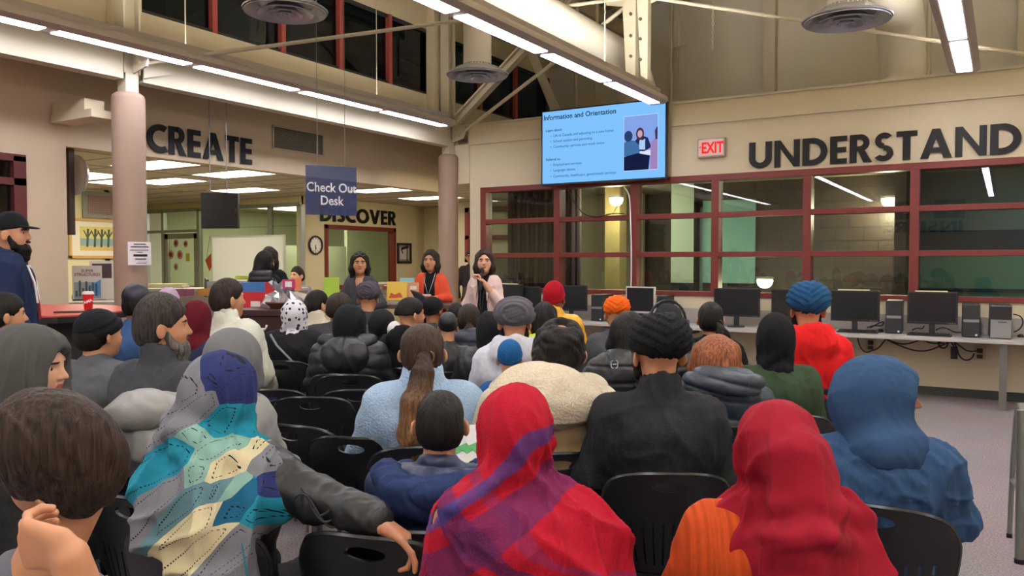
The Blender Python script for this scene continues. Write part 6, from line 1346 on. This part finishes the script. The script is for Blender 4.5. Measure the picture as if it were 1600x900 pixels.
p=Person('person in blue turban and bright red hooded sweatshirt',1262,486,4.9,yaw=-8,hy=-4,skin='tan',sx=1.06); RD=cloth('red_hoodie','#d01f20'); p.body(face=True).legs(BLKP).jacket(RD,b=.026,hood='down',seed=31,amp=.008).beard(BEARD,.02).turban(cloth('turban_blue','#1f4a70'),0,seed=4,big=1.1); under(p,'the person in red hoodie and blue turban')
p=Person('person in black coat with dark hair tied low',1110,500,5.5,yaw=-4,hy=-8,skin='tan'); p.body(face=True).legs(BLKP).jacket(cloth('blk_coat','#17181b'),b=.02); p.hair(BH,'short',vol=.012,tail=dict(pts=[(.03,-.11,-.03),(.06,-.13,-.09),(.09,-.13,-.17),(.11,-.12,-.26)],r=[.03,.04,.035,.015])); under(p,'the person with the low tied dark hair')
p=Person('person in dark slate hood with headphones near the light bezel monitor',1043,506,5.3,yaw=-6,skin='tan'); p.body(ears=False).legs(BLKP).jacket(BP,b=.03,style='puffer'); p.hoodup(cloth('dk_slate_hood','#25272b'),b=.004); 
q=MB(); c_=p.T(p.hc[None])[0]; q.tube([c_+np.array((.115*math.cos(t),-.01,.02+.135*math.sin(t))) for t in np.linspace(-.2,PI+.2,14)],.009,6); q.lathe([(0,-.02),(.04,-.02),(.04,.02),(0,.02)],c_+np.array((.118,0,-.01)),14,'x'); q.build('headphones',mat('headphone','#3a3d40',.3,.4),p.root,True); under(p,'the person in the dark slate hood')
p=Person('person in bright orange turban behind the black puffer coat',963,493,6.0,yaw=0,skin='tan'); p.body().legs(BLKP).jacket(cloth('grey_mix','#4a4b50'),b=.02).turban(cloth('turban_orange','#e8641a'),0,big=.93); under(p,'the person in the bright orange turban')
p=Person('person in red knit beanie and yellow jacket by the desk',866,468,7.0,yaw=-14,hy=-6,skin='dark',sx=1.05); p.body().legs(BLKP).jacket(cloth('yellow_coat','#e0a51c','shiny'),b=.035,collar=.05,seed=33).beanie(cloth('red_knit','#a81426','knit'),top=.02); under(p,'the person in red beanie and yellow jacket')
p=Person('person with sleek black hair in lime safety vest',850,497,6.0,yaw=6,skin='tan',sx=.9); p.body().legs(BLKP).jacket(cloth('lime_vest','#c3d840'),b=.02); p.hair(BH,'bob',vol=.014); under(p,'the person in the lime safety vest')
p=Person('long haired person with clip in navy puffer coat',733,500,5.9,yaw=6,hy=-14,skin='tan'); NP=cloth('navy_puffer','#2a2e42','shiny'); p.body().legs(BLKP).jacket(NP,b=.04,style='puffer',hood='down',pitch=.07); p.hair(DB,vol=.012,tail=dict(pts=[(0,-.11,-.02),(-.01,-.14,-.08),(-.06,-.17,-.2),(-.13,-.17,-.33)],r=[.026,.04,.045,.02],tie=mat('clip_amber','#9a6430',.3))); under(p,'the long haired person in navy puffer')
p=Person('person in black hood between the long hair and grey turban',764,515,5.3,yaw=10,skin='tan',sx=.9); p.body(ears=False).legs(BLKP).jacket(BP,b=.03); p.hoodup(cloth('blk_hood2','#191a1d'),b=.0); under(p,'the person in black hood beside the grey turban')
p=Person('child in black cap in front of the long haired person',700,512,5.6,yaw=4,skin='tan',hs=.92,sx=.8); p.body().legs(BLKP).jacket(BP,b=.02).beanie(cloth('blk_cap2','#14161b','shiny')); under(p,'the child in the black cap')
p=Person('dark haired person glimpsed left of the ponytail, under the column',712,491,7.6,yaw=0,skin='tan',sx=.9); p.body().legs(BLKP).jacket(cloth('dk_wine','#3a2430'),b=.02).hair(BH); under(p,'the dark haired person under the far column')
p=Person('teen with faded haircut in black hoodie looking right',642,492,5.8,yaw=-12,hy=-42,skin='tan'); p.body(face=True).legs(BLKP).jacket(cloth('blk_hoodie','#17181a'),b=.02,hood='down',seed=35).hair(BH,vol=.012,low=.0)
g=G((-.2,-.28,1.0),(.08,.1,1.22),.009); g.ell((-.09,-.07,1.10),(.055,.06,.07),.02); p.fin('inner_hood',g,cloth('white_hood','#dcdad6')); under(p,'the teen with the faded haircut')
p=Person('person in black knit hat right of the faded haircut',677,487,6.8,yaw=-10,hy=-20,skin='dark',sx=.9); p.body().legs(BLKP).jacket(BP,b=.02).beanie(cloth('blk_beanie','#131417','knit')); under(p,'the person in black knit hat near the orange cardigan')
p=Person('person in black hood and black quilted coat',547,505,5.5,yaw=-2,hy=0,skin='tan',sx=1.08); BQ=cloth('blk_quilt','#1c1f24','shiny'); p.body(ears=False).legs(BLKP).jacket(BQ,b=.03,style='puffer',pitch=.10,seed=36); p.hoodup(cloth('blk_jersey_hood','#15181d'),b=.0)
g=G((-.26,-.33,.74),(.26,.2,1.25),.009); g.ell((0,-.13,.98),(.155,.09,.15),.04); g.cap((-.13,-.03,1.08),(.13,-.03,1.08),.055,None,.04); p.fin('coat_hood',g,BQ,lambda v:wrinkle(v,.007,14,4)-.01*np.exp(-((v[:,0])/.006)**2)); under(p,'the person in black hood and quilted coat')
p=Person('person in dark grey jacket behind the black quilted coat',530,482,6.5,yaw=4,skin='tan',sx=1.2); p.body().legs(BLKP).jacket(cloth('mid_grey_jkt','#3c3d42'),b=.03,seed=37).hair(DB); under(p,'the person in dark grey jacket')
p=Person('person in dusky grey turban in front of the grey topped presenter',575,468,7.3,yaw=0,skin='tan'); p.body().legs(BLKP).jacket(cloth('dusk_jkt','#3a3a40'),b=.02).turban(cloth('turban_dusk','#4e4a52'),2,big=1.0); under(p,'the person in dusky grey turban')
p=Person('person in plain black headscarf behind the quilted coat',597,507,6.1,yaw=-4,skin='tan',sx=1.0); p.body(ears=False).legs(BLKP).jacket(cloth('blk_coat','#17181b'),b=.02); p.hijab(cloth('blk_scarf3','#1b1c20'),cape=.9,amp=.006); under(p,'the person in plain black headscarf')
# dotted headscarf
def dotmat():
    m=bpy.data.materials.new('dotted_scarf'); m.use_nodes=True; nt=m.node_tree; L=nt.links.new; b=nt.nodes['Principled BSDF']; b.inputs['Roughness'].default_value=.8; tc=nt.nodes.new('ShaderNodeTexCoord'); v=nt.nodes.new('ShaderNodeTexVoronoi'); v.inputs['Scale'].default_value=26; v.inputs['Randomness'].default_value=.6; L(tc.outputs['Object'],v.inputs[0])
    n=nt.nodes.new('ShaderNodeMath'); n.operation='LESS_THAN'; n.inputs[1].default_value=.33; L(v.outputs['Distance'],n.inputs[0]); mx=nt.nodes.new('ShaderNodeMix'); mx.data_type='RGBA'; mx.inputs[6].default_value=lin('#cfcdd2'); mx.inputs[7].default_value=lin('#17171b'); L(n.outputs[0],mx.inputs[0]); L(mx.outputs[2],b.inputs['Base Color']); return m
p=Person('person in white headscarf with black dots and black coat',461,493,6.2,yaw=-6,skin='tan',sx=1.0); p.body(ears=False).legs(BLKP).jacket(cloth('blk_wool','#1b1c1f'),b=.035,seed=38); p.hijab(dotmat(),drape=0,cape=1,amp=.007,seed=2)
q=MB(); q.tube([p.T(np.array([v_]))[0] for v_ in ((-.15,-.09,1.06),(-.07,-.165,.98),(.05,-.185,.86),(.16,-.17,.74),(.19,-.08,.62))],.009,6); q.build('bag_strap',mat('strap_grey','#8a8a8c',.4),p.root); under(p,'the person in the dotted headscarf')
p=Person('person with dark hair in low bun and cream high collar',496,476,7.0,yaw=-10,hy=-28,skin='light'); p.body(face=True).legs(DEN).jacket(cloth('cream_top','#d6ccb4','knit'),b=.02,collar=.07).hair(BH,'bun',vol=.012); under(p,'the person with low bun and cream collar')
p=Person('dark haired man in off white windbreaker jacket',357,468,5.6,yaw=-16,hy=-30,skin='tan',sx=1.05); p.body(face=True).legs(DEN).jacket(cloth('offwhite_jkt','#c9cbb8','shiny'),b=.035,collar=.06,amp=.009,seed=40).hair(DB,vol=.013); under(p,'the man in off white windbreaker')
p=Person('person in maroon knit headwear and navy coat',310,500,5.3,yaw=-12,hy=-8,skin='tan',sx=.85); p.body(ears=False).legs(BLKP).jacket(cloth('navy_coat2','#1f2840'),b=.02,collar=.05); p.hoodup(cloth('maroon_knit','#5c1620','knit'),b=-.004,face=True); under(p,'the person in maroon headwear')
p=Person('person in navy cap and blue denim jacket by the red counter',214,475,5.8,yaw=-8,hy=10,skin='dark'); p.body().legs(BLKP).jacket(cloth('denim_jkt','#3d5a86'),b=.018,seed=41).hair(BH,vol=.01).beanie(cloth('navy_cap','#161b28','shiny')); under(p,'the person in denim jacket')
p=Person('person in pale lilac head covering behind the greying man',264,474,6.9,yaw=-6,skin='tan',sx=.9); p.body().legs(BLKP).jacket(cloth('lilac_coat','#6f6478'),b=.02); p.beanie(cloth('lilac','#b49db4')); under(p,'the person in the lilac head covering')
p=Person('dark haired person in mauve collar at the left edge',8,494,4.7,yaw=-10,hy=-35,skin='tan'); p.body(face=True).legs(BLKP).jacket(cloth('mauve','#8a6478'),b=.02,collar=.05).hair(BH,vol=.012); under(p,'the dark haired person in mauve')
# empty chairs in view
def echair(px,pytop,D,desc,yaw=0):
    P=atd(px,pytop,D); c_,s_=math.cos(YAW+R(yaw)),math.sin(YAW+R(yaw)); y=-.25; chair(desc,P[0]+s_*y*1,P[1]-c_*y,YAW+R(yaw))
echair(486,617,4.35,'empty black chair left of the light blue fleece jacket'); echair(418,585,4.6,'empty black chair beside the grey headscarf shoulder')
echair(560,632,4.6,'empty black chair just behind the light blue fleece shoulder',4); echair(550,692,3.35,'empty black chair with oval handle hole before the boy in navy',-14)
echair(455,662,3.6,'empty black chair beyond the patchwork scarf shoulder',-22); echair(205,748,2.5,'black chair behind the boy, holding the light grey coat',-22)
echair(572,838,2.15,'black chair whose back the outstretched hand grips',-16); echair(545,595,5.2,'black chair back in front of the quilted black coat')
# ---- standing people
p=Person('bearded man in black cap, navy hoodie and lanyard, standing',20,366,5.1,yaw=-62,hy=-22,stand=True,skin='tan',sx=.95,arms=[[(-.27,-.02,1.16),(-.22,.14,.95)],[(.27,-.02,1.16),(.22,.14,.95)]],res=.009); NH=cloth('navy_hoodie','#1f2a48'); p.body(face=True).legs(DEN).jacket(NH,b=.04,hood='down',openneck=True,long=False,zbot=.86,amp=.007,seed=43).beard(BEARD,.035).cap(cloth('cap_black','#15181d'))
q=MB(); T1=lambda a:p.T(np.array([a]))[0]; q.tube([T1(a) for a in ((-.075,-.01,1.47),(-.085,.07,1.42),(-.06,.135,1.32),(-.02,.165,1.18),(0,.17,1.1))],.011,6); q.tube([T1(a) for a in ((.075,-.01,1.47),(.085,.07,1.42),(.06,.135,1.32),(.02,.165,1.18),(0,.17,1.1))],.011,6); q.build('lanyard',mat('lanyard_red','#8c2a34',.6,var=.9,vscale=60),p.root,True)
q=MB(); 
for sd in (-1,1): q.tube([T1(a) for a in ((sd*.1,.11,1.42),(sd*.11,.15,1.32),(sd*.105,.165,1.2))],.007,6)
q.build('drawstring',M['white'],p.root)
def tshirt(p,m,b=.004): 
    g=G((-.25,-.25,.9),(.25,.3,1.5),.01); p.torso(g,b); g.cutplane((0,0,-1),(0,0,.92),.02); g.cap((0,.06,1.54),(0,.09,1.44),.06,.03,.01,'cut'); p.fin('shirt',g,m,lambda v:wrinkle(v,.003,16,2))
tshirt(p,cloth('grey_tee','#6b6d78'),.026)
A2=[[(-.26,.0,1.16),(-.21,.12,.95)],[(.26,.0,1.16),(.21,.12,.95)]]
p=Person('standing person in black padded vest seen from behind',415,410,9.0,yaw=-10,hy=-25,stand=True,skin='light',arms=A2,res=.012,tw=.74); p.body().legs(BLKP).jacket(cloth('blk_sweater','#161618'),b=.01,zbot=.86).vest(cloth('blk_vest','#1c1d1e','shiny')); p.hair(BH,'bob',vol=.014)
p=Person('long haired person facing the vested one by the whiteboard',420,403,9.55,yaw=168,hy=6,stand=True,skin='light',arms=A2,res=.012,tw=.74); p.body(face=True).legs(BLKP).jacket(cloth('blk_sweater','#161618'),b=.014,zbot=.86); p.hair(DB,'long',vol=.012)
# presenters
p=Person('presenter in charcoal top with glasses on her head, long black hair',562,412,8.6,yaw=176,hy=16,stand=True,skin='tan',tw=.64,arms=[[(-.28,.02,1.15),(-.06,.22,1.10)],[(.28,.02,1.15),(.05,.24,1.09)]],res=.008); p.body(face=True).legs(BLKP).jacket(cloth('charcoal_top','#45464a'),b=.016,zbot=.80,amp=.006,openneck=True); p.hair(BH,'long',vol=.013)
q=MB(); T1=lambda a:p.T(p.hc[None]+(p.hfr[0]@np.array(a))[None])[0]
for sd in (-1,1): q.tube([T1((sd*.034+.028*math.cos(t),.085+.01*math.sin(t),.105+.02*math.sin(t))) for t in np.linspace(0,2*PI,14)],.003,5); q.tube([T1((sd*.062,.085,.105)),T1((sd*.09,.0,.09))],.003,5)
q.build('glasses',mat('glasses_metal','#8a8480',.3,.6),p.root)
q=MB(); T1=lambda a:p.T(np.array([a]))[0]; q.tube([T1(a) for a in ((-.06,.03,1.47),(-.05,.11,1.38),(0,.14,1.15),(.05,.11,1.38),(.06,.03,1.47))],.005,5); q.build('lanyard',M['dark'],p.root)
p=Person('presenter in coral cardigan holding a red gift box',673,408,9.3,yaw=172,hy=-4,stand=True,skin='tan',tw=.64,arms=[[(-.25,.03,1.16),(-.07,.24,1.17)],[(.25,.03,1.16),(.07,.24,1.16)]],res=.008); p.body(face=True,handspec={0:dict(d=(.75,.5,.1),n=(.5,-.7,.1),curl=.5),1:dict(d=(-.75,.5,.1),n=(-.5,-.7,.1),curl=.5)}).legs(BLKP); tshirt(p,cloth('blk_tee','#141518'),.012)
def cardi(v): return wrinkle(v,.006,15,5)
g=G((-.42,-.32,.6),(.42,.6,1.55),.009); p.torso(g,.022); p.sleeves(g,.008,upto=.55); g.chain([(-.12,-.01,.95),(-.14,-.01,.72)],[.10,.10],.05); g.chain([(.12,-.01,.95),(.14,-.01,.72)],[.10,.10],.05); g.ell((0,.22,1.12),(.085,.18,.55),.02,'cut'); g.cap((0,.03,1.5),(0,.12,1.40),.07,.07,.02,'cut'); g.cutplane((0,0,-1),(0,0,.66),.02); p.fin('cardigan',g,cloth('coral_knit','#e0583c','knit'),cardi)
p.hair(DB,'bob',vol=.016); q=MB(); T1=lambda a:p.T(np.array([a]))[0]; q.tube([T1(a) for a in ((-.06,.04,1.46),(-.05,.13,1.36),(0,.16,1.2),(.05,.13,1.36),(.06,.04,1.46))],.004,5); q.build('lanyard',mat('lanyard_silver','#b8b8b0',.4,.4),p.root)
gp=p.T(np.array([[0,.30,1.17]]))[0]; e=thing('gift_box','small red box with white top held by the presenter in coral','box',tuple(np.array(p.root.matrix_basis@Vector(tuple(gp)))),p.rz); q=MB(); q.box((-.055,-.035,-.045),(.055,.035,.03)); q.build('box_body',mat('gift_red','#c02028',.5),e,bevel=.004); q=MB(); q.box((-.058,-.038,.03),(.058,.038,.05)); q.build('lid',M['white'],e)
p=Person('presenter in pale pink blazer speaking into a microphone',757,409,8.2,yaw=166,hy=14,stand=True,skin='light',tw=.6,arms=[[(-.235,.06,1.14),(-.045,.17,1.385)],[(.25,.0,1.14),(.22,.10,.93)]],res=.008); p.body(face=True,handspec={0:dict(d=(.45,.25,.75),n=(.7,.2,-.3),curl=1.15,side=1)}).legs(BLKP); tshirt(p,cloth('blk_tee','#141518'),.012)
g=G((-.42,-.32,.6),(.42,.6,1.55),.009); p.torso(g,.020); p.sleeves(g,.006,upto=.55); g.chain([(0,-.02,.95),(0,-.02,.74)],[.155,.17],.05); g.ell((0,.24,1.05),(.075,.18,.5),.02,'cut'); g.cap((0,.03,1.5),(0,.12,1.38),.07,.06,.02,'cut'); g.cutplane((0,0,-1),(0,0,.70),.02); p.fin('blazer',g,cloth('blush_wool','#d8bfb6'),lambda v:wrinkle(v,.006,15,8))
q=MB()
for sd in (-1,1): q.prism([T1 for T1 in [p.T(np.array([a]))[0] for a in ((sd*.075,.075,1.46),(sd*.125,.115,1.36),(sd*.09,.145,1.33),(sd*.06,.155,1.20),(sd*.05,.12,1.36))]],(0,.012,0))
q.build('lapel',cloth('blush_wool','#d8bfb6'),p.root)
p.hair(hairm('hair_chestnut','#32221b'),'long',vol=.014,seed=6)
T1=lambda a:p.T(np.array([a]))[0]
q=MB(); q.tube([T1(a) for a in ((-.05,.06,1.44),(-.03,.15,1.28),(0,.17,1.02),(.03,.15,1.28),(.05,.06,1.44))],.005,5); q.build('lanyard',M['dark'],p.root); q=MB(); a=T1((0,.18,.98)); q.box(a-np.array((.035,.004,.05)),a+np.array((.035,.004,.05))); q.build('name_badge',M['white'],p.root); q=MB(); q.box(a-np.array((.018,-.004,.03)),a+np.array((.018,.006,.005))); q.build('badge_photo',M['grey'],p.root)
mp_=T1((-.015,.205,1.425)); e=thing('microphone','black handheld microphone at the mouth of the presenter in pink','microphone',tuple(np.array(p.root.matrix_basis@Vector(tuple(mp_)))),p.rz); q=MB(); q.tube([(.0,.02,-.10),(.0,-.01,.06)],[.012,.017],12); q.build('grip',M['dark'],e,True); q=MB(); q.lathe([(0,-.03),(.02,-.022),(.028,0),(.02,.022),(0,.03)],(0,-.02,.085),16); q.build('mesh_head',mat('mic_mesh','#26262a',.4,.6,bump=.6,bscale=500),e,True)
q=MB(); q.tube([(0,.02,-.1),(.0,.03,-.3),(.03,.0,-.7),(.02,.02,-1.3)],.005,6); q.build('cord',M['dark'],e)
# people beyond glass
p=Person('woman seated inside the glass office looking out',464,431,12.9,yaw=170,hy=-20,skin='light',res=.014); p.body(face=True).legs(BLKP).jacket(cloth('office_top','#8d8a92'),b=.012); p.hair(DB,vol=.012); chair('grey office seat of the woman inside the glass office',p.root.location.x,p.root.location.y,p.rz)
p=Person('woman peeking over the speckled counter behind the pink blazer',736,402,13.6,yaw=178,hy=0,skin='tan',stand=True,arms=A2,res=.014); p.body(face=True).legs(BLKP).jacket(cloth('office_top2','#4a4450'),b=.012,zbot=.86); p.hair(BH,vol=.012)

# flowers behind the glass beside the presenter
a=onY(796,447,11.3); e=thing('flower_vase','purple flowers in a vase behind the glass beside the pink blazer','flowers',(a[0],a[1],1.13)); q=MB(); q.lathe([(0,0),(.06,0),(.07,.05),(.05,.1),(.055,.12)],n=16); q.build('vase',M['grey'],e,True); q=MB(); q2=MB()
for k in range(40):
    d=nz(rng.normal(size=3)*np.array((1,1,.6))+np.array((0,0,.9))); p1=d*(.12+.14*rng.random())+np.array((0,0,.1)); q.tube([(0,0,.1),p1],.003,4); q2.lathe([(0,-.012),(.016,0),(0,.012)],p1,6)
q.build('stem',mat('stem_green','#3c5038',.7),e); q2.build('blossom',mat('purple_bloom','#7c5a86',.7),e)
flat('window_shelf','wooden shelf behind the glass carrying the purple flowers','shelf',(a[0]-.8,a[1]-.2,0),(a[0]+.5,a[1]+.2,1.13),mat('shelf_wood','#6a5646',.7))
# text and cords become plain meshes
bpy.context.view_layer.update(); dg=bpy.context.evaluated_depsgraph_get()
for o in [o for o in bpy.data.objects if o.type in('FONT','CURVE')]:
    me=bpy.data.meshes.new_from_object(o.evaluated_get(dg)); nm=o.name.split('.')[0]; q=bpy.data.objects.new(nm,me); C.objects.link(q); q.parent=o.parent
    q.location=o.location; q.rotation_euler=o.rotation_euler; q.scale=o.scale
    for k in list(o.keys()): q[k]=o[k]
    bpy.data.objects.remove(o)
